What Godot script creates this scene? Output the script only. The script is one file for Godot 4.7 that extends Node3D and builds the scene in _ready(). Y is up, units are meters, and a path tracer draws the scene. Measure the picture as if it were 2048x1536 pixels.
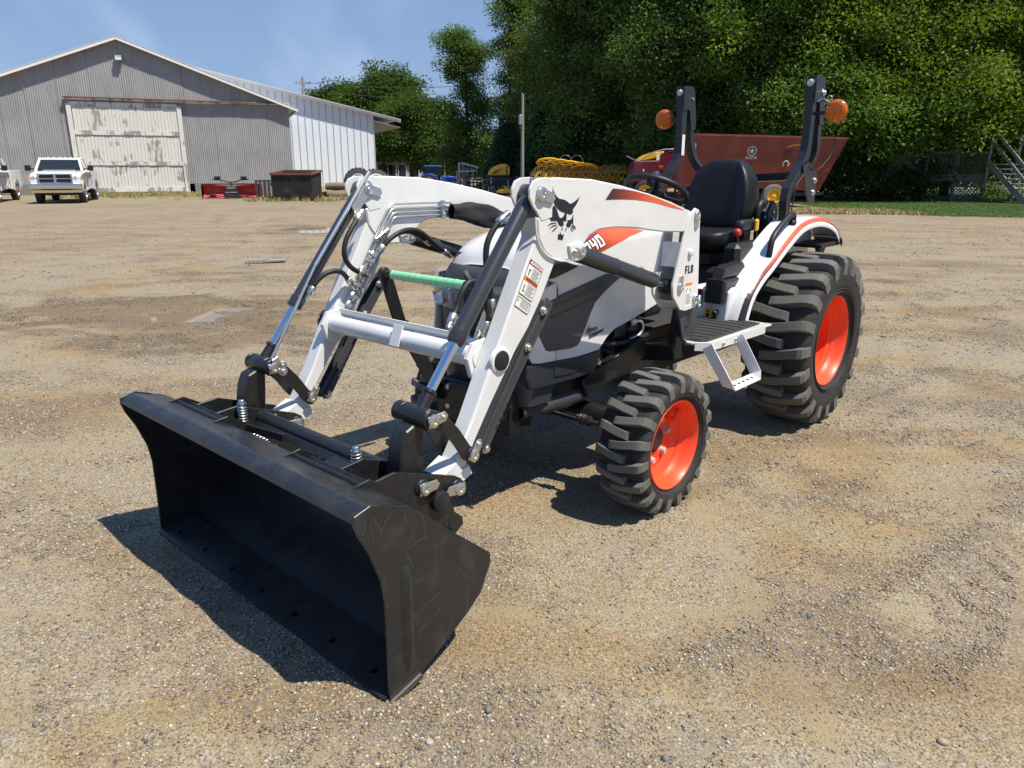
extends Node3D

var M := {}
var used := {}
var rng := RandomNumberGenerator.new()

# ------------------------------------------------------------------ mesh builder
class MB:
	var v := PackedVector3Array()
	var n := PackedVector3Array()
	var c := PackedColorArray()
	var col := Color(1, 1, 1)
	var colored := false
	var xf := Transform3D()

	func t3(a: Vector3, b: Vector3, d: Vector3, na: Vector3, nb: Vector3, nd: Vector3) -> void:
		var g := (b - a).cross(d - a)
		if g.length_squared() < 1e-16:
			return
		if g.dot(na + nb + nd) > 0.0:
			var s := b; b = d; d = s
			s = nb; nb = nd; nd = s
		v.append(xf * a); v.append(xf * b); v.append(xf * d)
		n.append((xf.basis * na).normalized()); n.append((xf.basis * nb).normalized()); n.append((xf.basis * nd).normalized())
		if colored:
			c.append(col); c.append(col); c.append(col)

	func f3(a: Vector3, b: Vector3, d: Vector3, out: Vector3) -> void:
		var g := (b - a).cross(d - a).normalized()
		if g.dot(out) < 0.0:
			g = -g
		t3(a, b, d, g, g, g)

	func q4(a: Vector3, b: Vector3, d: Vector3, e: Vector3, out: Vector3) -> void:
		f3(a, b, d, out)
		f3(a, d, e, out)

	func box(p: Vector3, s: Vector3, bev := 0.0, bs := Basis()) -> void:
		var ax := [bs.x, bs.y, bs.z]
		var hh := [s.x * 0.5, s.y * 0.5, s.z * 0.5]
		for i in 3:
			var j := (i + 1) % 3
			var k := (i + 2) % 3
			for sg in [-1.0, 1.0]:
				var o: Vector3 = p + ax[i] * hh[i] * sg
				var u: Vector3 = ax[j] * (hh[j] - bev)
				var w: Vector3 = ax[k] * (hh[k] - bev)
				q4(o - u - w, o + u - w, o + u + w, o - u + w, ax[i] * sg)
				if bev > 0.0:
					for sk in [-1.0, 1.0]:
						var a: Vector3 = p + ax[j] * hh[j] * sg + ax[k] * (hh[k] - bev) * sk
						var b: Vector3 = p + ax[j] * (hh[j] - bev) * sg + ax[k] * hh[k] * sk
						var e: Vector3 = ax[i] * (hh[i] - bev)
						q4(a - e, a + e, b + e, b - e, ax[j] * sg + ax[k] * sk)
		if bev > 0.0:
			for sx in [-1.0, 1.0]:
				for sy in [-1.0, 1.0]:
					for sz in [-1.0, 1.0]:
						var X: Vector3 = ax[0] * sx
						var Y: Vector3 = ax[1] * sy
						var Z: Vector3 = ax[2] * sz
						f3(p + X * hh[0] + Y * (hh[1] - bev) + Z * (hh[2] - bev), p + X * (hh[0] - bev) + Y * hh[1] + Z * (hh[2] - bev), p + X * (hh[0] - bev) + Y * (hh[1] - bev) + Z * hh[2], X + Y + Z)

	# box from a to b (its long axis), section w x h, up hint
	func bar(a: Vector3, b: Vector3, w: float, h: float, up := Vector3.UP, bev := 0.0) -> void:
		var x := (b - a).normalized()
		var z := x.cross(up).normalized()
		if z.length() < 0.5:
			z = x.cross(Vector3.RIGHT).normalized()
		var y := z.cross(x)
		box((a + b) * 0.5, Vector3(a.distance_to(b), h, w), bev, Basis(x, y, z))

	# profile: Vector2(radius, height along d)
	func lathe(o: Vector3, d: Vector3, pr: Array, seg := 20, a0 := 0.0, a1 := TAU) -> void:
		var ax := d.normalized()
		var u := ax.cross(Vector3.UP if absf(ax.y) < 0.9 else Vector3.RIGHT).normalized()
		var w := ax.cross(u)
		var nn := []
		for i in pr.size() - 1:
			var e: Vector2 = pr[i + 1] - pr[i]
			nn.append(Vector2(e.y, -e.x).normalized())
		for i in pr.size() - 1:
			var p: Vector2 = pr[i]
			var q: Vector2 = pr[i + 1]
			var np: Vector2 = nn[i]
			var nq: Vector2 = nn[i]
			if i > 0 and nn[i - 1].dot(nn[i]) > 0.7:
				np = (nn[i - 1] + nn[i]).normalized()
			if i < nn.size() - 1 and nn[i + 1].dot(nn[i]) > 0.7:
				nq = (nn[i + 1] + nn[i]).normalized()
			for k in seg:
				var t0 := a0 + (a1 - a0) * k / seg
				var t1 := a0 + (a1 - a0) * (k + 1) / seg
				var r0 := u * cos(t0) + w * sin(t0)
				var r1 := u * cos(t1) + w * sin(t1)
				var A := o + r0 * p.x + ax * p.y
				var B := o + r1 * p.x + ax * p.y
				var C := o + r1 * q.x + ax * q.y
				var D := o + r0 * q.x + ax * q.y
				var nA := r0 * np.x + ax * np.y
				var nB := r1 * np.x + ax * np.y
				var nC := r1 * nq.x + ax * nq.y
				var nD := r0 * nq.x + ax * nq.y
				t3(A, B, C, nA, nB, nC)
				t3(A, C, D, nA, nC, nD)

	func cyl(a: Vector3, b: Vector3, r0: float, r1 := -1.0, seg := 16, bev := 0.0) -> void:
		if r1 < 0.0:
			r1 = r0
		var l := a.distance_to(b)
		if bev > 0.0:
			lathe(a, b - a, [Vector2(0, 0), Vector2(r0 - bev, 0), Vector2(r0, bev), Vector2(r1, l - bev), Vector2(r1 - bev, l), Vector2(0, l)], seg)
		else:
			lathe(a, b - a, [Vector2(0, 0), Vector2(r0, 0), Vector2(r1, l), Vector2(0, l)], seg)

	# hexagonal bolt head: base a, axis d
	func bolt(a: Vector3, d: Vector3, r: float, h: float, washer := true) -> void:
		var x := d.normalized()
		if washer:
			cyl(a, a + x * h * 0.25, r * 1.35, -1.0, 14)
		lathe(a, x, [Vector2(r, 0), Vector2(r, h * 0.85), Vector2(r * 0.85, h), Vector2(0, h)], 6)

	func ellipsoid(p: Vector3, s: Vector3, seg := 14, rings := 8, e1 := 1.0, e2 := 1.0) -> void:
		var rows := []
		for i in rings + 1:
			var ph := -PI / 2 + PI * i / rings
			var row := PackedVector3Array()
			for k in seg:
				var th := TAU * k / seg
				var cx := signf(cos(th)) * pow(absf(cos(th)), e2) * pow(maxf(cos(ph), 0.0), e1)
				var cz := signf(sin(th)) * pow(absf(sin(th)), e2) * pow(maxf(cos(ph), 0.0), e1)
				var cy := signf(sin(ph)) * pow(absf(sin(ph)), e1)
				row.append(p + Vector3(cx * s.x, cy * s.y, cz * s.z))
			rows.append(row)
		grid(rows, true, -1.0)

	func frames(path: PackedVector3Array, closed := false) -> Array:
		var out := []
		var prev := Vector3.ZERO
		for i in path.size():
			var a := path[maxi(i - 1, 0)]
			var b := path[mini(i + 1, path.size() - 1)]
			if closed:
				a = path[(i - 1 + path.size()) % path.size()]
				b = path[(i + 1) % path.size()]
			var t := (b - a).normalized()
			var u := prev
			if i == 0:
				u = t.cross(Vector3.UP if absf(t.y) < 0.9 else Vector3.RIGHT).normalized()
			u = (u - t * u.dot(t)).normalized()
			prev = u
			out.append([t, u, t.cross(u)])
		return out

	func tube(path: PackedVector3Array, r, seg := 8, closed := false) -> void:
		var fr := frames(path, closed)
		var m := path.size()
		var last := m if closed else m - 1
		for i in last:
			var j := (i + 1) % m
			var ri: float = r[i] if r is Array else r
			var rj: float = r[j] if r is Array else r
			for k in seg:
				var t0 := TAU * k / seg
				var t1 := TAU * (k + 1) / seg
				var a0: Vector3 = fr[i][1] * cos(t0) + fr[i][2] * sin(t0)
				var a1: Vector3 = fr[i][1] * cos(t1) + fr[i][2] * sin(t1)
				var b0: Vector3 = fr[j][1] * cos(t0) + fr[j][2] * sin(t0)
				var b1: Vector3 = fr[j][1] * cos(t1) + fr[j][2] * sin(t1)
				t3(path[i] + a0 * ri, path[i] + a1 * ri, path[j] + b1 * rj, a0, a1, b1)
				t3(path[i] + a0 * ri, path[j] + b1 * rj, path[j] + b0 * rj, a0, b1, b0)
		if not closed:
			for e in [0, m - 1]:
				var re: float = r[e] if r is Array else r
				var tt: Vector3 = fr[e][0] * (-1.0 if e == 0 else 1.0)
				for k in seg:
					var t0 := TAU * k / seg
					var t1 := TAU * (k + 1) / seg
					f3(path[e], path[e] + (fr[e][1] * cos(t0) + fr[e][2] * sin(t0)) * re, path[e] + (fr[e][1] * cos(t1) + fr[e][2] * sin(t1)) * re, tt)

	# rectangular section swept along a path; side = fixed axis of the section
	func strap(path: PackedVector3Array, side: Vector3, w: float, h: float) -> void:
		var m := path.size()
		var ring := []
		for i in m:
			var a := path[maxi(i - 1, 0)]
			var b := path[mini(i + 1, m - 1)]
			var t := (b - a).normalized()
			var s := (side - t * side.dot(t)).normalized()
			var u := t.cross(s)
			var q := path[i]
			var k := 1.0
			if i > 0 and i < m - 1:
				k = 1.0 / maxf(0.5, sqrt((1.0 + (path[i] - a).normalized().dot((b - path[i]).normalized())) * 0.5))
			ring.append([q - s * w * 0.5 - u * h * 0.5 * k, q + s * w * 0.5 - u * h * 0.5 * k, q + s * w * 0.5 + u * h * 0.5 * k, q - s * w * 0.5 + u * h * 0.5 * k])
		for i in m - 1:
			var cc := (path[i] + path[i + 1]) * 0.5
			for k in 4:
				var k2 := (k + 1) % 4
				var mid: Vector3 = (ring[i][k] + ring[i][k2] + ring[i + 1][k] + ring[i + 1][k2]) * 0.25
				q4(ring[i][k], ring[i][k2], ring[i + 1][k2], ring[i + 1][k], mid - cc)
		q4(ring[0][0], ring[0][1], ring[0][2], ring[0][3], path[0] - path[1])
		q4(ring[m - 1][0], ring[m - 1][1], ring[m - 1][2], ring[m - 1][3], path[m - 1] - path[m - 2])

	# polygon in x,y pushed from z0 to z1
	func prism(poly: PackedVector2Array, z0: float, z1: float, bev := 0.0) -> void:
		var p := poly.duplicate()
		if p[0].distance_to(p[p.size() - 1]) < 1e-5:
			p.remove_at(p.size() - 1)
		var area := 0.0
		for i in p.size():
			area += p[i].cross(p[(i + 1) % p.size()])
		if area < 0.0:
			p.reverse()
		if z0 > z1:
			var s := z0; z0 = z1; z1 = s
		var m := p.size()
		var en := []
		for i in m:
			var e := (p[(i + 1) % m] - p[i]).normalized()
			en.append(Vector2(e.y, -e.x))
		var q := PackedVector2Array()
		for i in m:
			var a: Vector2 = en[(i - 1 + m) % m]
			var b: Vector2 = en[i]
			var k := (a + b)
			q.append(p[i] - k / maxf(0.5, 1.0 + a.dot(b)) * bev)
		var idx := Geometry2D.triangulate_polygon(q)
		for i in range(0, idx.size(), 3):
			for z in [z0, z1]:
				var o := Vector3(0, 0, -1 if z == z0 else 1)
				f3(Vector3(q[idx[i]].x, q[idx[i]].y, z), Vector3(q[idx[i + 1]].x, q[idx[i + 1]].y, z), Vector3(q[idx[i + 2]].x, q[idx[i + 2]].y, z), o)
		for i in m:
			var j := (i + 1) % m
			var na: Vector2 = en[i]
			var nb: Vector2 = en[i]
			if en[(i - 1 + m) % m].dot(en[i]) > 0.75:
				na = (en[(i - 1 + m) % m] + en[i]).normalized()
			if en[j].dot(en[i]) > 0.75:
				nb = (en[j] + en[i]).normalized()
			var A := Vector3(p[i].x, p[i].y, z0 + bev)
			var B := Vector3(p[j].x, p[j].y, z0 + bev)
			var C := Vector3(p[j].x, p[j].y, z1 - bev)
			var D := Vector3(p[i].x, p[i].y, z1 - bev)
			var n0 := Vector3(na.x, na.y, 0)
			var n1 := Vector3(nb.x, nb.y, 0)
			t3(A, B, C, n0, n1, n1)
			t3(A, C, D, n0, n1, n0)
			if bev > 0.0:
				for s in [-1.0, 1.0]:
					var zz := z0 if s < 0 else z1
					var za := z0 + bev if s < 0 else z1 - bev
					q4(Vector3(p[i].x, p[i].y, za), Vector3(p[j].x, p[j].y, za), Vector3(q[j].x, q[j].y, zz), Vector3(q[i].x, q[i].y, zz), Vector3(en[i].x, en[i].y, s))

	# smooth sheet; sg turns its normals round; thick gives it a second face and a rim
	func grid(rows: Array, wrap := false, sg := 1.0, thick := 0.0) -> void:
		var a := rows.size()
		var b: int = rows[0].size()
		var nr := []
		for i in a:
			var r := PackedVector3Array()
			for k in b:
				var du: Vector3 = rows[mini(i + 1, a - 1)][k] - rows[maxi(i - 1, 0)][k]
				var k0 := (k - 1 + b) % b if wrap else maxi(k - 1, 0)
				var k1 := (k + 1) % b if wrap else mini(k + 1, b - 1)
				var dv: Vector3 = rows[i][k1] - rows[i][k0]
				var g := du.cross(dv) * sg
				if g.length_squared() < 1e-14:
					var i2 := 1 if i == 0 else a - 2
					g = (rows[i2][(k + 1) % b] - rows[i2][(k - 1 + b) % b]).cross(rows[a - 1][k] - rows[0][k]) * -sg
					g = rows[i][k] - (rows[i2][0] + rows[i2][b / 2]) * 0.5
				r.append(g.normalized())
			nr.append(r)
		var last := b if wrap else b - 1
		for layer in (2 if thick > 0.0 else 1):
			var s := -1.0 if layer == 1 else 1.0
			for i in a - 1:
				for k in last:
					var k2 := (k + 1) % b
					var P := [rows[i][k], rows[i + 1][k], rows[i + 1][k2], rows[i][k2]]
					var N := [nr[i][k], nr[i + 1][k], nr[i + 1][k2], nr[i][k2]]
					if layer == 1:
						for q in 4:
							P[q] -= N[q] * thick
					t3(P[0], P[1], P[2], N[0] * s, N[1] * s, N[2] * s)
					t3(P[0], P[2], P[3], N[0] * s, N[2] * s, N[3] * s)
		if thick > 0.0 and not wrap:
			for i in a - 1:
				for k in [0, b - 1]:
					var o: Vector3 = rows[i][k] - rows[i][1 if k == 0 else b - 2]
					q4(rows[i][k], rows[i + 1][k], rows[i + 1][k] - nr[i + 1][k] * thick, rows[i][k] - nr[i][k] * thick, o)
			for k in b - 1:
				for i in [0, a - 1]:
					var o: Vector3 = rows[i][k] - rows[1 if i == 0 else a - 2][k]
					q4(rows[i][k], rows[i][k + 1], rows[i][k + 1] - nr[i][k + 1] * thick, rows[i][k] - nr[i][k] * thick, o)

	func mesh() -> ArrayMesh:
		var arr := []
		arr.resize(Mesh.ARRAY_MAX)
		arr[Mesh.ARRAY_VERTEX] = v
		arr[Mesh.ARRAY_NORMAL] = n
		if colored:
			arr[Mesh.ARRAY_COLOR] = c
		var m := ArrayMesh.new()
		m.add_surface_from_arrays(Mesh.PRIMITIVE_TRIANGLES, arr)
		return m

# ------------------------------------------------------------------ scene helpers
func numbered(s: String) -> String:
	if not used.has(s):
		used[s] = 0
		return s
	used[s] += 1
	return "%s_%03d" % [s, used[s]]

func mi(mesh: Mesh, called: String, m: Material, parent: Node) -> MeshInstance3D:
	var o := MeshInstance3D.new()
	o.mesh = mesh
	o.material_override = m
	o.name = numbered(called) if parent == self else called
	parent.add_child(o, true)
	return o

func mk(b: MB, called: String, m: Material, parent: Node) -> MeshInstance3D:
	return mi(b.mesh(), called, m, parent)

# the same, but every separate piece becomes a node of its own
func mks(b: MB, called: String, m: Material, parent: Node) -> void:
	var nt := b.v.size() / 3
	var root := PackedInt32Array()
	root.resize(nt)
	var seen := {}
	for i in nt:
		root[i] = i
	for i in nt:
		for k in 3:
			var key := Vector3i((b.v[i * 3 + k] * 20000.0).round())
			if seen.has(key):
				var x: int = seen[key]
				while root[x] != x:
					x = root[x]
				var y := i
				while root[y] != y:
					y = root[y]
				root[maxi(x, y)] = mini(x, y)
			else:
				seen[key] = i
	var box := {}
	var of := {}
	for i in nt:
		var x := i
		while root[x] != x:
			x = root[x]
		root[i] = x
		if not box.has(x):
			box[x] = AABB(b.v[i * 3], Vector3.ZERO)
			of[x] = []
		for k in 3:
			box[x] = (box[x] as AABB).expand(b.v[i * 3 + k])
		of[x].append(i)
	var keys := box.keys()
	var joined := true
	while joined:
		joined = false
		for i in keys.size():
			for j in range(i + 1, keys.size()):
				if (box[keys[i]] as AABB).grow(0.0008).intersects(box[keys[j]]):
					box[keys[i]] = (box[keys[i]] as AABB).merge(box[keys[j]])
					of[keys[i]].append_array(of[keys[j]])
					keys.remove_at(j)
					joined = true
					break
			if joined:
				break
	for k in keys:
		var c := MB.new()
		for i in of[k]:
			for q in 3:
				c.v.append(b.v[i * 3 + q])
				c.n.append(b.n[i * 3 + q])
		mk(c, called, m, parent)

func tag(o: Node, label: String, category := "", group := "", kind := "") -> Node:
	if label:
		o.set_meta("label", label)
	if category:
		o.set_meta("category", category)
	if group:
		o.set_meta("group", group)
	if kind:
		o.set_meta("kind", kind)
	return o

func thing(called: String, label: String, category: String, at := Vector3.ZERO, turn := 0.0, group := "") -> Node3D:
	var o := Node3D.new()
	o.name = numbered(called)
	add_child(o)
	o.position = at
	o.rotation.y = turn
	tag(o, label, category, group)
	return o

func part(called: String, parent: Node) -> Node3D:
	var o := Node3D.new()
	o.name = called
	parent.add_child(o, true)
	return o

func P(f: float, u: float, l: float) -> Vector3:
	return Vector3(f, u, -l)

func pv(a: Array) -> PackedVector2Array:
	var p := PackedVector2Array()
	for i in range(0, a.size(), 2):
		p.append(Vector2(a[i], a[i + 1]))
	return p

func p3(a: Array) -> PackedVector3Array:
	var p := PackedVector3Array()
	for i in range(0, a.size(), 3):
		p.append(P(a[i], a[i + 1], a[i + 2]))
	return p

# smooth curve through points
func curve(pts: PackedVector3Array, steps := 5) -> PackedVector3Array:
	var out := PackedVector3Array()
	for i in pts.size() - 1:
		var a := pts[maxi(i - 1, 0)]
		var b := pts[i]
		var c := pts[i + 1]
		var d := pts[mini(i + 2, pts.size() - 1)]
		for k in steps:
			out.append(b.cubic_interpolate(c, a, d, float(k) / steps))
	out.append(pts[-1])
	return out

func curve2(pts: PackedVector2Array, steps := 4) -> PackedVector2Array:
	var out := PackedVector2Array()
	for i in pts.size() - 1:
		var a := pts[maxi(i - 1, 0)]
		var d := pts[mini(i + 2, pts.size() - 1)]
		for k in steps:
			out.append(pts[i].cubic_interpolate(pts[i + 1], a, d, float(k) / steps))
	out.append(pts[-1])
	return out

func disc(cx: float, cy: float, r: float, a0 := 0.0, a1 := 360.0, k := 16) -> PackedVector2Array:
	var p := PackedVector2Array()
	var full := absf(a1 - a0) > 359.0
	for i in (k if full else k + 1):
		var t := deg_to_rad(a0 + (a1 - a0) * i / k)
		p.append(Vector2(cx + r * cos(t), cy + r * sin(t)))
	return p

func lerp_table(t: Array, x: float) -> float:
	# [x0, y0, x1, y1 ...] with x rising
	if x <= t[0]:
		return t[1]
	for i in range(2, t.size(), 2):
		if x <= t[i]:
			return lerpf(t[i - 1], t[i + 1], (x - t[i - 2]) / (t[i] - t[i - 2]))
	return t[t.size() - 1]

# text as a mesh lying in the plane of basis bs at p (centre left, baseline)
func text(s: String, size: float, p: Vector3, bs: Basis, called: String, m: Material, parent: Node, font := "Droid Sans", bold := true, squeeze := 1.0, depth := 0.0015) -> MeshInstance3D:
	var f := SystemFont.new()
	f.font_names = PackedStringArray([font])
	if bold:
		f.font_weight = 700
	var t := TextMesh.new()
	t.font = f
	t.text = s
	t.font_size = 64
	t.pixel_size = size / 46.0
	t.depth = depth
	t.curve_step = 4.0
	t.horizontal_alignment = HORIZONTAL_ALIGNMENT_CENTER
	t.vertical_alignment = VERTICAL_ALIGNMENT_CENTER
	var o := mi(t, called, m, parent)
	o.transform = Transform3D(Basis(bs.x * squeeze, bs.y, bs.z), p)
	return o

# ------------------------------------------------------------------ materials
func lin(r: float, g: float, b: float) -> Color:
	return Color(r, g, b).linear_to_srgb()

func mat(key: String, r: float, g: float, b: float, rough: float, metal := 0.0, coat := 0.0) -> StandardMaterial3D:
	var m := StandardMaterial3D.new()
	m.resource_name = key
	m.albedo_color = lin(r, g, b)
	m.roughness = rough
	m.metallic = metal
	if coat > 0.0:
		m.clearcoat_enabled = true
		m.clearcoat = coat
		m.clearcoat_roughness = 0.08
	M[key] = m
	return m

func noise_bytes(seed_: int, freq: float, oct: int, size: int, kind := FastNoiseLite.TYPE_SIMPLEX_SMOOTH) -> PackedByteArray:
	var f := FastNoiseLite.new()
	f.seed = seed_
	f.frequency = freq
	f.noise_type = kind
	f.fractal_octaves = oct
	f.fractal_type = FastNoiseLite.FRACTAL_FBM if oct > 1 else FastNoiseLite.FRACTAL_NONE
	if kind == FastNoiseLite.TYPE_CELLULAR:
		f.cellular_return_type = FastNoiseLite.RETURN_CELL_VALUE
	var im := f.get_seamless_image(size, size)
	im.convert(Image.FORMAT_L8)
	return im.get_data()

func tex_rgb(d: PackedByteArray, size: int) -> ImageTexture:
	var im := Image.create_from_data(size, size, false, Image.FORMAT_RGB8, d)
	return ImageTexture.create_from_image(im)

# gradient ramp (linear colours) over a noise field
func ramp_tex(d: PackedByteArray, size: int, stops: Array) -> ImageTexture:
	var lut := PackedByteArray()
	lut.resize(768)
	for i in 256:
		var x := i / 255.0
		var c: Color = stops[stops.size() - 1][1]
		for k in stops.size() - 1:
			if x <= stops[k + 1][0]:
				var t: float = clampf((x - stops[k][0]) / maxf(1e-5, stops[k + 1][0] - stops[k][0]), 0.0, 1.0)
				c = (stops[k][1] as Color).lerp(stops[k + 1][1], t)
				break
		c = c.linear_to_srgb()
		lut[i * 3] = int(clampf(c.r, 0, 1) * 255); lut[i * 3 + 1] = int(clampf(c.g, 0, 1) * 255); lut[i * 3 + 2] = int(clampf(c.b, 0, 1) * 255)
	var o := PackedByteArray()
	o.resize(size * size * 3)
	for i in size * size:
		var k := d[i] * 3
		var j := i * 3
		o[j] = lut[k]; o[j + 1] = lut[k + 1]; o[j + 2] = lut[k + 2]
	return tex_rgb(o, size)

func gray_tex(d: PackedByteArray, size: int) -> ImageTexture:
	return ImageTexture.create_from_image(Image.create_from_data(size, size, false, Image.FORMAT_L8, d))

func normal_tex(d: PackedByteArray, size: int, k: float) -> ImageTexture:
	var im := Image.create_from_data(size, size, false, Image.FORMAT_L8, d)
	im.convert(Image.FORMAT_RGBA8)
	im.bump_map_to_normal_map(k)
	return ImageTexture.create_from_image(im)

func tri(m: StandardMaterial3D, tile: Vector3, world := false) -> void:
	m.uv1_triplanar = true
	m.uv1_world_triplanar = world
	m.uv1_scale = Vector3(1.0 / tile.x, 1.0 / tile.y, 1.0 / tile.z)

func make_materials() -> void:
	var m: StandardMaterial3D
	# shared noise fields
	var fine := noise_bytes(3, 0.06, 4, 256)
	var coarse := noise_bytes(5, 0.012, 4, 256)
	var grain := noise_bytes(9, 0.25, 2, 256)
	# white paint with faint dust mottling
	m = mat("white", 1, 1, 1, 0.3, 0.0, 0.6)
	m.albedo_texture = ramp_tex(coarse, 256, [[0.0, Color(0.62, 0.63, 0.625)], [0.5, Color(0.69, 0.70, 0.70)], [1.0, Color(0.72, 0.73, 0.73)]])
	tri(m, Vector3.ONE * 0.9)
	m = mat("white_cool", 0.72, 0.74, 0.76, 0.42)
	# black chassis paint
	m = mat("black", 1, 1, 1, 0.42, 0.0, 0.12)
	m.albedo_texture = ramp_tex(fine, 256, [[0.0, Color(0.008, 0.008, 0.0095)], [0.6, Color(0.0125, 0.013, 0.0145)], [1.0, Color(0.024, 0.0245, 0.026)]])
	tri(m, Vector3.ONE * 0.5)
	# bucket steel: satin black paint with scratches and dust
	m = mat("bucket_paint", 1, 1, 1, 0.42)
	m.albedo_texture = bucket_tex()
	m.roughness_texture = ramp_tex(coarse, 256, [[0.0, Color(0.2, 0.2, 0.2)], [1.0, Color(0.7, 0.7, 0.7)]])
	m.roughness = 0.46
	tri(m, Vector3.ONE * 0.8)
	m = mat("worn_steel", 0.12, 0.11, 0.10, 0.45, 0.6)
	m = mat("grey_panel", 0.045, 0.053, 0.066, 0.34)
	m = mat("label_orange", 0.80, 0.24, 0.04, 0.4)
	m = mat("dark_panel", 0.022, 0.026, 0.034, 0.42)
	m = mat("cylinder_grey", 0.03, 0.033, 0.04, 0.34, 0.0, 0.3)
	m = mat("guide_grey", 0.045, 0.05, 0.056, 0.5)
	m = mat("plastic_black", 0.012, 0.012, 0.014, 0.5)
	m = mat("vinyl", 0.009, 0.009, 0.010, 0.45)
	m.metallic_specular = 0.4
	m = mat("chrome", 0.78, 0.79, 0.8, 0.08, 1.0)
	m = mat("zinc", 0.66, 0.66, 0.63, 0.36, 1.0)
	m = mat("zinc_blue", 0.5, 0.56, 0.6, 0.34, 1.0)
	m = mat("nut_grey", 0.42, 0.41, 0.37, 0.4)
	m = mat("rusty_hole", 0.05, 0.025, 0.012, 0.9)
	m = mat("orange", 0.86, 0.075, 0.018, 0.42, 0.0, 0.12)
	m = mat("orange_print", 0.62, 0.09, 0.03, 0.35)
	m = mat("red_knob", 0.5, 0.02, 0.02, 0.35)
	m = mat("yellow_plastic", 0.68, 0.36, 0.02, 0.4)
	m = mat("tape_green", 0.25, 0.62, 0.37, 0.5)
	m = mat("tape_dark", 0.15, 0.45, 0.27, 0.5)
	m = mat("hose", 0.012, 0.012, 0.012, 0.55)
	m = mat("sleeve", 0.012, 0.013, 0.016, 0.75)
	m = mat("sticker", 0.78, 0.78, 0.76, 0.4)
	m = mat("ink", 0.01, 0.012, 0.018, 0.4)
	m = mat("red_print", 0.28, 0.02, 0.03, 0.4)
	m = mat("yellow_print", 0.6, 0.38, 0.04, 0.4)
	m = mat("tail_red", 0.25, 0.01, 0.015, 0.25)
	m = mat("engine", 0.02, 0.018, 0.022, 0.45)
	m = mat("mat_rubber", 0.03, 0.029, 0.028, 0.8)
	# tyre rubber with yard dust
	m = mat("rubber", 1, 1, 1, 0.72)
	m.albedo_texture = ramp_tex(fine, 256, [[0.0, Color(0.012, 0.012, 0.012)], [0.55, Color(0.02, 0.0195, 0.019)], [0.75, Color(0.035, 0.032, 0.028)], [1.0, Color(0.075, 0.066, 0.052)]])
	m.normal_enabled = true
	m.normal_texture = normal_tex(grain, 256, 2.0)
	m.normal_scale = 0.25
	tri(m, Vector3.ONE * 0.35)
	m = mat("lug_rubber", 1, 1, 1, 0.8)
	m.albedo_texture = ramp_tex(grain, 256, [[0.0, Color(0.055, 0.055, 0.053)], [0.5, Color(0.115, 0.112, 0.105)], [0.8, Color(0.18, 0.172, 0.155)], [1.0, Color(0.32, 0.30, 0.26)]])
	m.normal_enabled = true
	m.normal_texture = normal_tex(grain, 256, 3.0)
	m.normal_scale = 0.5
	tri(m, Vector3.ONE * 0.22)
	# lamp glass
	m = mat("amber", 0.95, 0.27, 0.006, 0.2, 0.0, 0.8)
	m.backlight_enabled = true
	m.backlight = Color(1.0, 0.42, 0.02)
	m = mat("lens_clear", 0.75, 0.8, 0.85, 0.04)
	m.transparency = BaseMaterial3D.TRANSPARENCY_ALPHA
	m.albedo_color.a = 0.12
	m = mat("reflector", 0.85, 0.86, 0.88, 0.12, 1.0)
	# print that runs from dark to orange along the thing (dye, set per vertex)
	m = mat("print_run", 1, 1, 1, 0.35, 0.0, 0.3)
	m.vertex_color_use_as_albedo = true
	# --- background materials
	m = mat("barn_metal", 1, 1, 1, 0.5, 0.0)
	m.albedo_texture = ramp_tex(coarse, 256, [[0.0, Color(0.26, 0.26, 0.268)], [0.5, Color(0.31, 0.31, 0.318)], [1.0, Color(0.345, 0.345, 0.35)]])
	tri(m, Vector3(3, 6, 3))
	m = mat("white_metal", 0.72, 0.78, 0.86, 0.42)
	m = mat("rib_blue", 0.42, 0.48, 0.56, 0.5)
	m = mat("trim_white", 0.78, 0.78, 0.77, 0.5)
	m = mat("roof_metal", 0.55, 0.55, 0.55, 0.45)
	m = mat("peeling", 1, 1, 1, 0.8)
	m.albedo_texture = peel_tex(1)
	tri(m, Vector3(6.5, 7.5, 6.5))
	m = mat("peeling_more", 1, 1, 1, 0.85)
	m.albedo_texture = peel_tex(2)
	tri(m, Vector3(5.0, 6.0, 5.0))
	m = mat("concrete", 1, 1, 1, 0.9)
	m.albedo_texture = ramp_tex(fine, 256, [[0.0, Color(0.14, 0.13, 0.115)], [1.0, Color(0.3, 0.28, 0.25)]])
	tri(m, Vector3.ONE)
	m = mat("soffit", 0.3, 0.29, 0.28, 0.8)
	m = mat("glass_dark", 0.02, 0.025, 0.03, 0.06)
	m = mat("truck_white", 0.78, 0.78, 0.77, 0.25, 0.0, 0.7)
	m = mat("truck_bed", 0.52, 0.50, 0.62, 0.3, 0.0, 0.5)
	m = mat("chrome_far", 0.7, 0.7, 0.7, 0.2, 1.0)
	m = mat("plow_red", 0.52, 0.04, 0.04, 0.45)
	m = mat("dumpster", 1, 1, 1, 0.8)
	m.albedo_texture = ramp_tex(coarse, 256, [[0.0, Color(0.008, 0.009, 0.009)], [0.55, Color(0.013, 0.013, 0.013)], [0.8, Color(0.03, 0.02, 0.015)], [1.0, Color(0.1, 0.05, 0.03)]])
	tri(m, Vector3.ONE * 2.0)
	m = mat("rust", 1, 1, 1, 0.9)
	m.albedo_texture = ramp_tex(fine, 256, [[0.0, Color(0.06, 0.028, 0.018)], [0.5, Color(0.13, 0.06, 0.04)], [1.0, Color(0.26, 0.15, 0.1)]])
	tri(m, Vector3.ONE)
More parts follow.
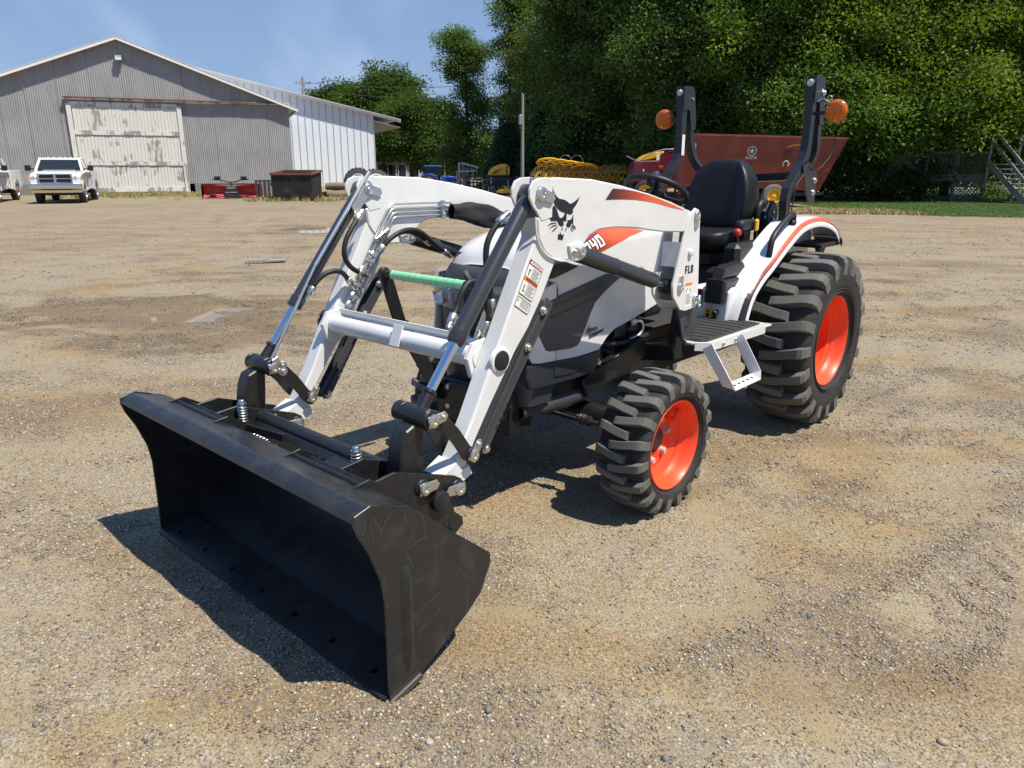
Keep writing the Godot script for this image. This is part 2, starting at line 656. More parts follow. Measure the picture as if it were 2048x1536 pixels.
	m = mat("log_bark", 1, 1, 1, 0.9)
	m.albedo_texture = ramp_tex(fine, 256, [[0.0, Color(0.10, 0.07, 0.05)], [1.0, Color(0.32, 0.25, 0.18)]])
	tri(m, Vector3(0.8, 0.3, 0.8))
	m = mat("grey_wood", 1, 1, 1, 0.9)
	m.albedo_texture = ramp_tex(fine, 256, [[0.0, Color(0.13, 0.12, 0.11)], [1.0, Color(0.42, 0.4, 0.37)]])
	tri(m, Vector3(0.5, 2.0, 0.5))
	m = mat("dark_wood", 1, 1, 1, 0.9)
	m.albedo_texture = ramp_tex(fine, 256, [[0.0, Color(0.09, 0.076, 0.06)], [1.0, Color(0.27, 0.235, 0.195)]])
	tri(m, Vector3(0.4, 1.6, 0.4))
	m = mat("pole_wood", 0.26, 0.24, 0.2, 0.9)
	m = mat("bark", 1, 1, 1, 0.95)
	m.albedo_texture = ramp_tex(fine, 256, [[0.0, Color(0.03, 0.024, 0.018)], [1.0, Color(0.11, 0.09, 0.07)]])
	tri(m, Vector3(0.6, 1.6, 0.6))
	m = mat("maroon", 0.115, 0.012, 0.022, 0.35, 0.0, 0.4)
	m = mat("wagon_red", 1, 1, 1, 0.45, 0.0, 0.25)
	m.albedo_texture = ramp_tex(coarse, 256, [[0.0, Color(0.20, 0.034, 0.024)], [0.6, Color(0.24, 0.042, 0.03)], [1.0, Color(0.29, 0.07, 0.05)]])
	tri(m, Vector3.ONE * 2.4)
	m = mat("wagon_seam", 0.3, 0.1, 0.08, 0.5)
	m = mat("implement_red", 0.24, 0.012, 0.025, 0.4, 0.0, 0.3)
	m = mat("implement_blue", 0.012, 0.07, 0.42, 0.35, 0.0, 0.4)
	m = mat("implement_dark", 0.02, 0.022, 0.024, 0.5)
	m = mat("implement_green", 0.03, 0.14, 0.06, 0.5)
	m = mat("implement_yellow", 0.78, 0.43, 0.015, 0.4, 0.0, 0.3)
	m = mat("rake_yellow", 0.55, 0.33, 0.02, 0.45)
	m = mat("rake_tine", 0.46, 0.31, 0.09, 0.55)
	m = mat("grey_metal", 0.35, 0.36, 0.37, 0.4, 0.6)
	m = mat("wheel_cream", 0.7, 0.69, 0.6, 0.5)
	m = mat("tyre_far", 0.04, 0.04, 0.04, 0.8)
	m = mat("tyre_dusty", 0.16, 0.155, 0.145, 0.85)
	m = mat("house_white", 0.5, 0.5, 0.5, 0.7)
	m = mat("cable", 0.03, 0.03, 0.03, 0.6)
	m = mat("straw", 1, 1, 1, 0.9)
	m.vertex_color_use_as_albedo = true
	m = mat("leaf", 1, 1, 1, 0.62)
	m.metallic_specular = 0.3
	m.vertex_color_use_as_albedo = true
	m.backlight_enabled = true
	m.backlight = Color(0.85, 0.95, 0.35)
	m = mat("grass", 1, 1, 1, 0.6)
	m.vertex_color_use_as_albedo = true
	m.backlight_enabled = true
	m.backlight = Color(0.4, 0.45, 0.15)
	m = mat("pebble", 1, 1, 1, 0.75)
	m.vertex_color_use_as_albedo = true
	m = mat("water", 0.24, 0.185, 0.11, 0.03)
	m.metallic_specular = 0.5

# satin black plate with thin scratches in all directions and rubbed patches
func bucket_tex() -> ImageTexture:
	var s := 512
	var a := noise_bytes(21, 0.012, 5, s)
	var im := Image.create(s, s, false, Image.FORMAT_RGB8)
	for y in s:
		for x in s:
			var k := a[y * s + x] / 255.0
			var g := 0.018 + 0.013 * smoothstep(0.5, 0.95, k)
			im.set_pixel(x, y, Color(g, g * 1.05, g * 1.12).linear_to_srgb())
	var r := RandomNumberGenerator.new()
	r.seed = 77
	for i in 260:
		var p := Vector2(r.randf() * s, r.randf() * s)
		var d := Vector2.from_angle(r.randf_range(-0.5, 0.5) + (PI / 2 if r.randf() < 0.5 else 0.3))
		var l := r.randf_range(10, 110) * r.randf()
		var g := r.randf_range(0.03, 0.09)
		var bend := r.randf_range(-0.01, 0.01)
		for t in int(l):
			p += d
			d = d.rotated(bend)
			im.set_pixel(posmod(int(p.x), s), posmod(int(p.y), s), Color(g, g, g * 1.05).linear_to_srgb())
	return ImageTexture.create_from_image(im)

# old white paint flaking off grey boards: long thin flakes along the boards, in patches
func peel_tex(lv: int) -> ImageTexture:
	var s := 512
	var a := noise_bytes(31 + lv, 0.05, 4, s)
	var b := noise_bytes(41 + lv, 0.008, 3, s)
	var o := PackedByteArray()
	o.resize(s * s * 3)
	for y in s:
		for x in s:
			var k := a[(y / 5 % s) * s + x] / 255.0
			var g := b[y * s + x] / 255.0
			var e := k * 0.55 + g * 0.62 + (0.14 if lv == 2 else 0.0)
			var c := Color(0.70, 0.695, 0.65) * (0.92 + 0.12 * k)
			if e > 0.77:
				c = Color(0.24, 0.225, 0.20).lerp(Color(0.40, 0.375, 0.33), k)
			elif e > 0.73:
				c = Color(0.56, 0.55, 0.50)
			c = c.linear_to_srgb()
			var i := (y * s + x) * 3
			o[i] = int(clampf(c.r, 0, 1) * 255); o[i + 1] = int(clampf(c.g, 0, 1) * 255); o[i + 2] = int(clampf(c.b, 0, 1) * 255)
	return tex_rgb(o, s)

# ------------------------------------------------------------------ camera, sky, sun
func make_view() -> void:
	var cam := Camera3D.new()
	cam.name = "camera"
	cam.position = Vector3(0, 1.4832, 0)
	cam.rotation = Vector3(-0.28291, 0, 0)
	cam.fov = rad_to_deg(2.0 * atan(768.0 / 1474.75))
	cam.near = 0.05
	cam.far = 1500.0
	add_child(cam)
	cam.current = true
	var sun := DirectionalLight3D.new()
	sun.name = "sun"
	sun.light_color = Color(1.0, 0.965, 0.90)
	sun.light_energy = 1.6
	sun.light_angular_distance = 0.53
	sun.shadow_enabled = true
	add_child(sun)
	sun.look_at_from_position(Vector3.ZERO, Vector3(-0.395, -0.89, -0.225), Vector3.UP)
	var env := Environment.new()
	env.background_mode = Environment.BG_SKY
	var sk := ProceduralSkyMaterial.new()
	sk.sky_top_color = Color(0.32, 0.51, 0.78)
	sk.sky_horizon_color = Color(0.66, 0.765, 0.89)
	sk.sky_curve = 0.22
	sk.ground_bottom_color = Color(0.34, 0.29, 0.22)
	sk.ground_horizon_color = Color(0.5, 0.56, 0.66)
	sk.sky_cover = cloud_cover()
	sk.sky_cover_modulate = Color(1, 1, 1, 0.22)
	sk.energy_multiplier = 0.74
	var sky := Sky.new()
	sky.sky_material = sk
	env.sky = sky
	env.tonemap_mode = Environment.TONE_MAPPER_LINEAR
	env.tonemap_exposure = 1.32
	env.sdfgi_enabled = true
	env.ssao_enabled = true
	env.ssil_enabled = true
	var we := WorldEnvironment.new()
	we.name = "environment"
	we.environment = env
	add_child(we)

# thin high cirrus, streaked, the same all round
func cloud_cover() -> ImageTexture:
	var f := FastNoiseLite.new()
	f.seed = 12
	f.frequency = 1.6
	f.fractal_octaves = 5
	var w := 1024
	var h := 512
	var o := PackedByteArray()
	o.resize(w * h * 4)
	for y in h:
		var up := (0.5 - (y + 0.5) / h) * PI
		for x in w:
			var az := (x + 0.5) / w * TAU
			var d := Vector3(cos(az) * cos(up), sin(up), sin(az) * cos(up))
			var i := (y * w + x) * 4
			var a := 0.0
			if d.y > 0.0:
				var q := Vector3(d.x, 0, d.z) / (d.y + 0.35)
				var k := f.get_noise_3d(q.x * 0.6 + q.z * 0.35, q.z * 1.7, 4.0)
				a = smoothstep(-0.15, 0.55, k)
			o[i] = 255; o[i + 1] = 255; o[i + 2] = 255
			o[i + 3] = int(a * 140)
	return ImageTexture.create_from_image(Image.create_from_data(w, h, false, Image.FORMAT_RGBA8, o))

# ------------------------------------------------------------------ the tractor
const HT := [1.0, 1.272, 1.3, 1.268, 1.5, 1.262, 1.7, 1.252, 1.93, 1.228, 2.0, 1.212, 2.06, 1.188, 2.1, 1.163, 2.13, 1.13, 2.155, 1.085, 2.3, 1.085]
const HW := [1.0, 0.275, 1.3, 0.288, 1.6, 0.292, 1.9, 0.29, 2.0, 0.286, 2.06, 0.28, 2.1, 0.272, 2.13, 0.262, 2.155, 0.245, 2.3, 0.24]

# half width of the hood's skin at height u
func hood_l(f: float, u: float) -> float:
	var t := lerp_table(HT, f)
	var w := lerp_table(HW, f)
	var r := 0.10
	if u < t - r:
		return w
	var k := clampf((u - (t - r)) / r, 0.0, 1.0)
	return 0.06 + (w - 0.06) * pow(maxf(0.0, 1.0 - pow(k, 2.3)), 1.0 / 2.3)

# flat print laid on the hood's skin: polygon in (F,U) cut small and bent to it
func hood_print(b: MB, poly: PackedVector2Array, side: float, off: float, fc := false) -> void:
	var idx := Geometry2D.triangulate_polygon(poly)
	for i in range(0, idx.size(), 3):
		_print_tri(b, poly[idx[i]], poly[idx[i + 1]], poly[idx[i + 2]], side, off, fc, 3)

func _print_tri(b: MB, p: Vector2, q: Vector2, r: Vector2, side: float, off: float, fc: bool, lv: int) -> void:
	if lv > 0:
		var a := (p + q) * 0.5
		var c := (q + r) * 0.5
		var d := (r + p) * 0.5
		_print_tri(b, p, a, d, side, off, fc, lv - 1)
		_print_tri(b, a, q, c, side, off, fc, lv - 1)
		_print_tri(b, d, c, r, side, off, fc, lv - 1)
		_print_tri(b, a, c, d, side, off, fc, lv - 1)
		return
	var V := []
	for s in [p, q, r]:
		V.append(P(s.x, s.y, side * (hood_l(s.x, s.y) + off)))
	if fc:
		b.col = run_color(clampf((1.92 - (p.x + q.x + r.x) / 3.0) / 0.36, 0.0, 1.0) * 0.95 + 0.05)
	b.f3(V[0], V[1], V[2], Vector3(0, 0.2, -side))

func run_color(k: float) -> Color:
	# dark ink running to orange
	var a := Color(0.03, 0.012, 0.014)
	var m := Color(0.26, 0.03, 0.02)
	var o := Color(0.72, 0.115, 0.03)
	return a.lerp(m, smoothstep(0.0, 0.45, k)).lerp(o, smoothstep(0.3, 1.0, k))

func pin_flag(parent: Node, f: float, u: float, l: float, ang: float, len_: float, r := 0.021, hole := true) -> void:
	# zinc retaining plate: round washer on the pin and a flat tail with a bolt
	var b := MB.new()
	b.xf = Transform3D(Basis(Vector3(0, 0, 1), ang), P(f, u, l))
	b.prism(pv([-r, -r * 0.9, len_, -r * 0.75, len_ + r * 0.5, 0.0, len_, r * 0.75, -r, r * 0.9]), -0.005, 0.0, 0.001)
	b.lathe(Vector3(0, 0, -0.003), Vector3(0, 0, -1), [Vector2(r * 1.05, 0), Vector2(r * 1.0, 0.006), Vector2(r * 0.75, 0.009), Vector2(r * 0.45, 0.009), Vector2(r * 0.4, 0.004), Vector2(0, 0.004)], 18)
	mks(b, "pin_plate", M.zinc, parent)
	if hole:
		var h := MB.new()
		h.xf = b.xf
		h.bolt(Vector3(len_ * 0.82, 0, -0.005), Vector3(0, 0, -1), 0.008, 0.008)
		mks(h, "bolt", M.zinc, parent)

func hose(parent: Node, pts: Array, r := 0.011, called := "hose") -> void:
	var c := curve(p3(pts), 6)
	var b := MB.new()
	b.tube(c, r, 9)
	var o := mk(b, called, M.hose, parent)
	var e := MB.new()
	var m := c.size()
	e.cyl(c[0], c[0].lerp(c[1], 1.0) + (c[1] - c[0]).normalized() * 0.03, r * 1.35, -1, 10, 0.002)
	e.cyl(c[m - 1], c[m - 2] + (c[m - 2] - c[m - 1]).normalized() * 0.03, r * 1.35, -1, 10, 0.002)
	e.cyl(c[0] - (c[1] - c[0]).normalized() * 0.022, c[0], r * 1.05, -1, 6)
	e.cyl(c[m - 1] + (c[m - 1] - c[m - 2]).normalized() * 0.022, c[m - 1], r * 1.05, -1, 6)
	mks(e, "fitting", M.zinc, o)

func loader_side(T: Node3D, s: float) -> void:
	var b := MB.new()
	# solid boom and lower beam
	b.prism(pv([2.40, 1.455, 2.338, 1.457, 2.139, 1.449, 1.947, 1.424, 1.732, 1.386, 1.553, 1.347, 1.43, 1.314, 1.39, 1.305, 1.365, 1.27, 1.38, 1.225, 1.45, 1.214, 1.624, 1.226, 1.83, 1.253, 1.966, 1.263, 2.083, 1.262, 2.143, 1.243, 2.175, 1.215, 2.20, 1.17, 2.279, 1.16, 2.335, 1.163, 2.405, 1.20, 2.44, 1.25, 2.45, 1.32, 2.395, 1.35, 2.385, 1.40]), -0.446 * s, -0.534 * s, 0.005)
	b.prism(pv([2.335, 1.163, 2.419, 1.025, 2.485, 0.935, 2.55, 0.865, 2.677, 0.699, 2.763, 0.577, 2.81, 0.49, 2.845, 0.42, 2.885, 0.405, 2.912, 0.43, 2.885, 0.488, 2.773, 0.66, 2.711, 0.775, 2.415, 1.318, 2.36, 1.30]), -0.452 * s, -0.528 * s, 0.007)
	# elbow ears
	for z in [[0.536, 0.526], [0.444, 0.454]]:
		b.prism(pv([2.37, 1.45, 2.40, 1.458, 2.445, 1.456, 2.475, 1.445, 2.492, 1.42, 2.492, 1.39, 2.475, 1.362, 2.452, 1.34, 2.43, 1.31, 2.37, 1.32]), -z[0] * s, -z[1] * s, 0.002)
	# lift cylinder ears
	for z in [[0.545, 0.533], [0.447, 0.435]]:
		b.prism(pv([2.28, 1.215, 2.225, 1.22, 2.19, 1.212, 2.178, 1.187, 2.19, 1.163, 2.215, 1.155, 2.26, 1.158]), -z[0] * s, -z[1] * s, 0.002)
	var arm := mk(b, "loader_arm", M.white, T)
	# torn bracket at the foot of the beam
	b = MB.new()
	b.prism(pv([2.93, 0.50, 2.86, 0.535, 2.835, 0.50, 2.80, 0.505, 2.785, 0.47, 2.83, 0.452, 2.90, 0.45]), -0.445 * s, -0.537 * s, 0.003)
	mk(b, "foot_bracket", M.white, arm)
	# weld bead along the gusset
	b = MB.new()
	b.tube(curve(p3([2.46, 1.325, 0.5335 * s, 2.45, 1.252, 0.5335 * s, 2.405, 1.195, 0.5335 * s, 2.335, 1.166, 0.5335 * s, 2.286, 1.159, 0.5335 * s]), 4), 0.004, 6)
	mk(b, "weld_seam", M.white, arm)
	# round cap of the cross tube on the outside of the beam
	b = MB.new()
	b.lathe(P(2.635, 0.845, 0.527 * s), P(0, 0, s), [Vector2(0.05, -0.002), Vector2(0.046, 0.006), Vector2(0.036, 0.008)], 24)
	mk(b, "tube_flange", M.white, arm)
	b = MB.new()
	b.lathe(P(2.635, 0.845, 0.527 * s), P(0, 0, s), [Vector2(0.036, 0.0), Vector2(0.035, 0.012), Vector2(0.031, 0.015), Vector2(0.0, 0.016)], 24)
	mk(b, "end_plug", M.plastic_black, arm)
	var lo := 0.545 if s > 0 else -0.435
	pin_flag(arm, 2.437, 1.402, lo - 0.004 * 1.0, PI + 0.25, 0.062, 0.024, false)
	pin_flag(arm, 2.207, 1.187, lo, 0.1, 0.05, 0.02, true)
	# bucket cylinder
	var A := P(2.437, 1.404, 0.49 * s)
	var B := P(2.986, 0.716, 0.49 * s)
	var d := (B - A).normalized()
	var L := A.distance_to(B)
	b = MB.new()
	b.lathe(A, d, [Vector2(0, 0.01), Vector2(0.02, 0.01), Vector2(0.027, 0.04), Vector2(0.028, 0.05), Vector2(0.028, 0.555), Vector2(0.031, 0.557), Vector2(0.031, 0.60), Vector2(0.027, 0.605), Vector2(0.019, 0.605)], 22)
	b.cyl(A - P(0, 0, 0.03), A + P(0, 0, 0.03), 0.032, -1, 18, 0.003)
	var cy := mk(b, "bucket_cylinder", M.cylinder_grey, T)
	b = MB.new()
	b.cyl(A + d * 0.60, A + d * (L - 0.09), 0.0165, -1, 18)
	mk(b, "piston_rod", M.chrome, cy)
	b = MB.new()
	b.lathe(A, d, [Vector2(0.02, L - 0.10), Vector2(0.023, L - 0.098), Vector2(0.024, L - 0.088), Vector2(0.02, L - 0.085), Vector2(0.022, L - 0.03), Vector2(0.0, L - 0.02)], 16)
	mk(b, "rod_eye", M.black, cy)
	# ports
	b = MB.new()
	var side := P(0, 0, -1.0)
	b.cyl(A + d * 0.12, A + d * 0.12 + side * 0.045, 0.012, -1, 10)
	b.cyl(A + d * 0.56, A + d * 0.56 + side * 0.045, 0.012, -1, 10)
	mks(b, "port", M.zinc, cy)
	# lift cylinder
	A = P(2.205, 1.187, 0.49 * s)
	B = P(1.465, 0.968, 0.49 * s)
	d = (B - A).normalized()
	L = A.distance_to(B)
	b = MB.new()
	b.lathe(A, d, [Vector2(0, 0.0), Vector2(0.028, 0.01), Vector2(0.034, 0.05), Vector2(0.034, 0.30), Vector2(0.0352, 0.302), Vector2(0.0352, 0.308), Vector2(0.034, 0.31), Vector2(0.034, 0.62), Vector2(0.03, 0.632), Vector2(0.018, 0.633)], 24)
	b.cyl(A - P(0, 0, 0.035), A + P(0, 0, 0.035), 0.03, -1, 16, 0.003)
	cy = mk(b, "lift_cylinder", M.cylinder_grey, T)
	b = MB.new()
	b.cyl(A + d * 0.62, A + d * (L - 0.04), 0.016, -1, 16)
	mk(b, "piston_rod", M.chrome, cy)
	b = MB.new()
	b.cyl(B - P(0, 0, 0.038), B + P(0, 0, 0.038), 0.034, -1, 18, 0.003)
	b.cyl(B - d * 0.055, B, 0.022, -1, 14)
	mk(b, "rod_eye", M.plastic_black, cy)
	# upright: two plates, web and pins
	b = MB.new()
	var up := pv([1.395, 1.30, 1.365, 1.317, 1.335, 1.308, 1.318, 1.28, 1.318, 1.24, 1.293, 0.955, 1.292, 0.88, 1.305, 0.858, 1.40, 0.852, 1.447, 0.862, 1.515, 0.93, 1.527, 0.985, 1.51, 1.02, 1.455, 1.19, 1.41, 1.275])
	b.prism(up, -0.545 * s, -0.533 * s, 0.002)
	b.prism(up, -0.44 * s, -0.428 * s, 0.002)
	b.bar(P(1.46, 1.17, 0.487 * s), P(1.475, 1.06, 0.487 * s), 0.086, 0.006, P(0.9, 0.2, 0))
	b.bar(P(1.47, 0.90, 0.487 * s), P(1.41, 0.86, 0.487 * s), 0.086, 0.006, P(0.5, -0.8, 0))
	var ur := mk(b, "loader_upright", M.white, T)
	b = MB.new()
	b.bar(P(1.31, 1.19, 0.487 * s), P(1.31, 0.88, 0.487 * s), 0.09, 0.01, P(1, 0, 0))
	b.prism(pv([1.44, 0.87, 1.25, 0.87, 1.243, 0.83, 1.256, 0.74, 1.275, 0.70, 1.30, 0.675, 1.325, 0.668, 1.35, 0.68, 1.375, 0.715, 1.40, 0.79]), -0.525 * s, -0.513 * s, 0.002)
	mk(b, "mounting_tongue", M.guide_grey, ur)
	pin_flag(ur, 1.354, 1.28, (0.546 if s > 0 else -0.427), -PI * 0.5, 0.05, 0.02, false)
	pin_flag(ur, 1.465, 0.968, (0.546 if s > 0 else -0.427), PI * 0.55, 0.05, 0.021, false)
	b = MB.new()
	b.lathe(P(1.395, 1.12, 0.545 * s), P(0, 0, s), [Vector2(0.016, 0), Vector2(0.016, 0.012), Vector2(0.013, 0.014), Vector2(0, 0.014)], 16)
	mk(b, "bushing", M.white, ur)
	b = MB.new()
	b.cyl(P(1.33, 0.905, 0.545 * s), P(1.315, 0.905, 0.575 * s), 0.016, -1, 14, 0.002)
	var ring := PackedVector3Array()
	for k in 20:
		var t := TAU * k / 20
		ring.append(P(1.322 + 0.026 * cos(t), 0.888 + 0.026 * sin(t), (0.572 + 0.01 * cos(t)) * s))
	b.tube(ring, 0.0032, 6, true)
	mk(b, "ring_pin", M.chrome, ur)
	# bell crank: two curved plates
	b = MB.new()
	var lev := pv([3.018, 0.735, 3.005, 0.752, 2.985, 0.757, 2.95, 0.742, 2.905, 0.706, 2.86, 0.655, 2.82, 0.595, 2.79, 0.55, 2.783, 0.53, 2.795, 0.516, 2.815, 0.518, 2.85, 0.557, 2.894, 0.62, 2.927, 0.656, 2.965, 0.68, 3.0, 0.692, 3.02, 0.712])
	b.prism(lev, -0.556 * s, -0.543 * s, 0.002)
	b.prism(lev, -0.437 * s, -0.424 * s, 0.002)
	b.cyl(P(2.806, 0.55, 0.42 * s), P(2.806, 0.55, 0.56 * s), 0.026, -1, 18, 0.002)
	b.cyl(P(2.986, 0.72, 0.395 * s), P(2.986, 0.72, 0.563 * s), 0.034, -1, 20, 0.004)
	var bc := mk(b, "bell_crank", M.black, T)
	pin_flag(bc, 2.986, 0.72, (0.568 if s > 0 else -0.39), PI - 0.1, 0.05, 0.022, true)
	pin_flag(bc, 2.806, 0.55, (0.563 if s > 0 else -0.417), 2.15, 0.05, 0.021, true)
	# link down to the hitch
	b = MB.new()
	b.prism(pv([3.078, 0.655, 3.06, 0.692, 3.03, 0.705, 2.985, 0.70, 2.998, 0.55, 3.0, 0.50, 3.09, 0.48, 3.095, 0.56]), -0.455 * s, -0.525 * s, 0.005)
	mk(b, "hitch_link", M.black, T)
	# levelling guide behind the lower beam: channel with bolts and holes
	b = MB.new()
	b.bar(P(2.35, 1.0, 0.487 * s), P(2.716, 0.535, 0.487 * s), 0.075, 0.008, P(-0.78, -0.62, 0), 0.0)
	b.prism(pv([2.365, 1.03, 2.33, 1.005, 2.44, 0.87, 2.675, 0.53, 2.695, 0.508, 2.72, 0.515, 2.725, 0.545, 2.48, 0.885, 2.42, 0.96]), -0.512 * s, -0.505 * s, 0.001)
	b.prism(pv([2.365, 1.03, 2.33, 1.005, 2.44, 0.87, 2.675, 0.53, 2.695, 0.508, 2.72, 0.515, 2.725, 0.545, 2.48, 0.885, 2.42, 0.96]), -0.462 * s, -0.469 * s, 0.001)
	var gd := mk(b, "stand_leg", M.guide_grey, T)
	b = MB.new()
	for q in [[2.39, 0.985], [2.475, 0.86], [2.697, 0.53]]:
		b.bolt(P(q[0], q[1], (0.513 if s > 0 else -0.461)), P(0, 0, 1), 0.013, 0.014)
	mks(b, "bolt", M.zinc, gd)
	b = MB.new()
	for k in 4:
		b.cyl(P(2.585 + 0.018 * k, 0.675 - 0.026 * k, (0.5125 if s > 0 else -0.4615)), P(2.585 + 0.018 * k, 0.675 - 0.026 * k, (0.514 if s > 0 else -0.460)), 0.008, -1, 12)
	mks(b, "hole_plug", M.plastic_black, gd)
	# hitch side plates
	b = MB.new()
	var qa := pv([3.30, 0.570, 3.24, 0.588, 3.15, 0.597, 2.90, 0.507, 2.872, 0.488, 2.87, 0.455, 2.92, 0.420, 2.906, 0.378, 2.872, 0.348, 2.868, 0.32, 2.905, 0.296, 2.945, 0.305, 3.262, 0.565])
	b.prism(qa, -0.573 * s, -0.561 * s, 0.0015)
	b.prism(qa, -0.412 * s, -0.400 * s, 0.0015)
	b.bar(P(2.935, 0.325, 0.4 * s), P(2.935, 0.325, 0.575 * s), 0.05, 0.012, P(1, 0.4, 0))
	b.bar(P(3.22, 0.565, 0.4 * s), P(3.22, 0.565, 0.575 * s), 0.10, 0.01, P(0.65, -0.75, 0) * -1.0)
	for q in [[3.044, 0.512], [2.894, 0.463]]:
		b.cyl(P(q[0], q[1], 0.395 * s), P(q[0], q[1], 0.581 * s), 0.03, -1, 18, 0.003)
	b.lathe(P(2.98, 0.448, 0.572 * s), P(0, 0, s), [Vector2(0.035, 0), Vector2(0.035, 0.02), Vector2(0.03, 0.024), Vector2(0, 0.024)], 20)
	var hp := mk(b, "hitch_frame", M.black, T)
	pin_flag(hp, 3.044, 0.512, (0.584 if s > 0 else -0.393), PI + 0.0, 0.05, 0.022, false)
	pin_flag(hp, 2.894, 0.463, (0.584 if s > 0 else -0.393), 0.1, 0.05, 0.022, false)
	# latch spring
	b = MB.new()
	var sp := PackedVector3Array()
	for k in 60:
		var t := k / 59.0
		sp.append(P(3.145 + 0.016 * cos(t * 40.0), 0.535 + 0.07 * t, (0.37 + 0.016 * sin(t * 40.0) / 1.0) * s))
	b.tube(sp, 0.0035, 5)
	mk(b, "latch_spring", M.zinc, hp)
	b = MB.new()
	b.cyl(P(3.145, 0.50, 0.37 * s), P(3.145, 0.625, 0.37 * s), 0.009, -1, 10)
	b.bolt(P(3.145, 0.61, 0.37 * s), Vector3.UP, 0.013, 0.018)
	mk(b, "latch_rod", M.zinc_blue, hp)

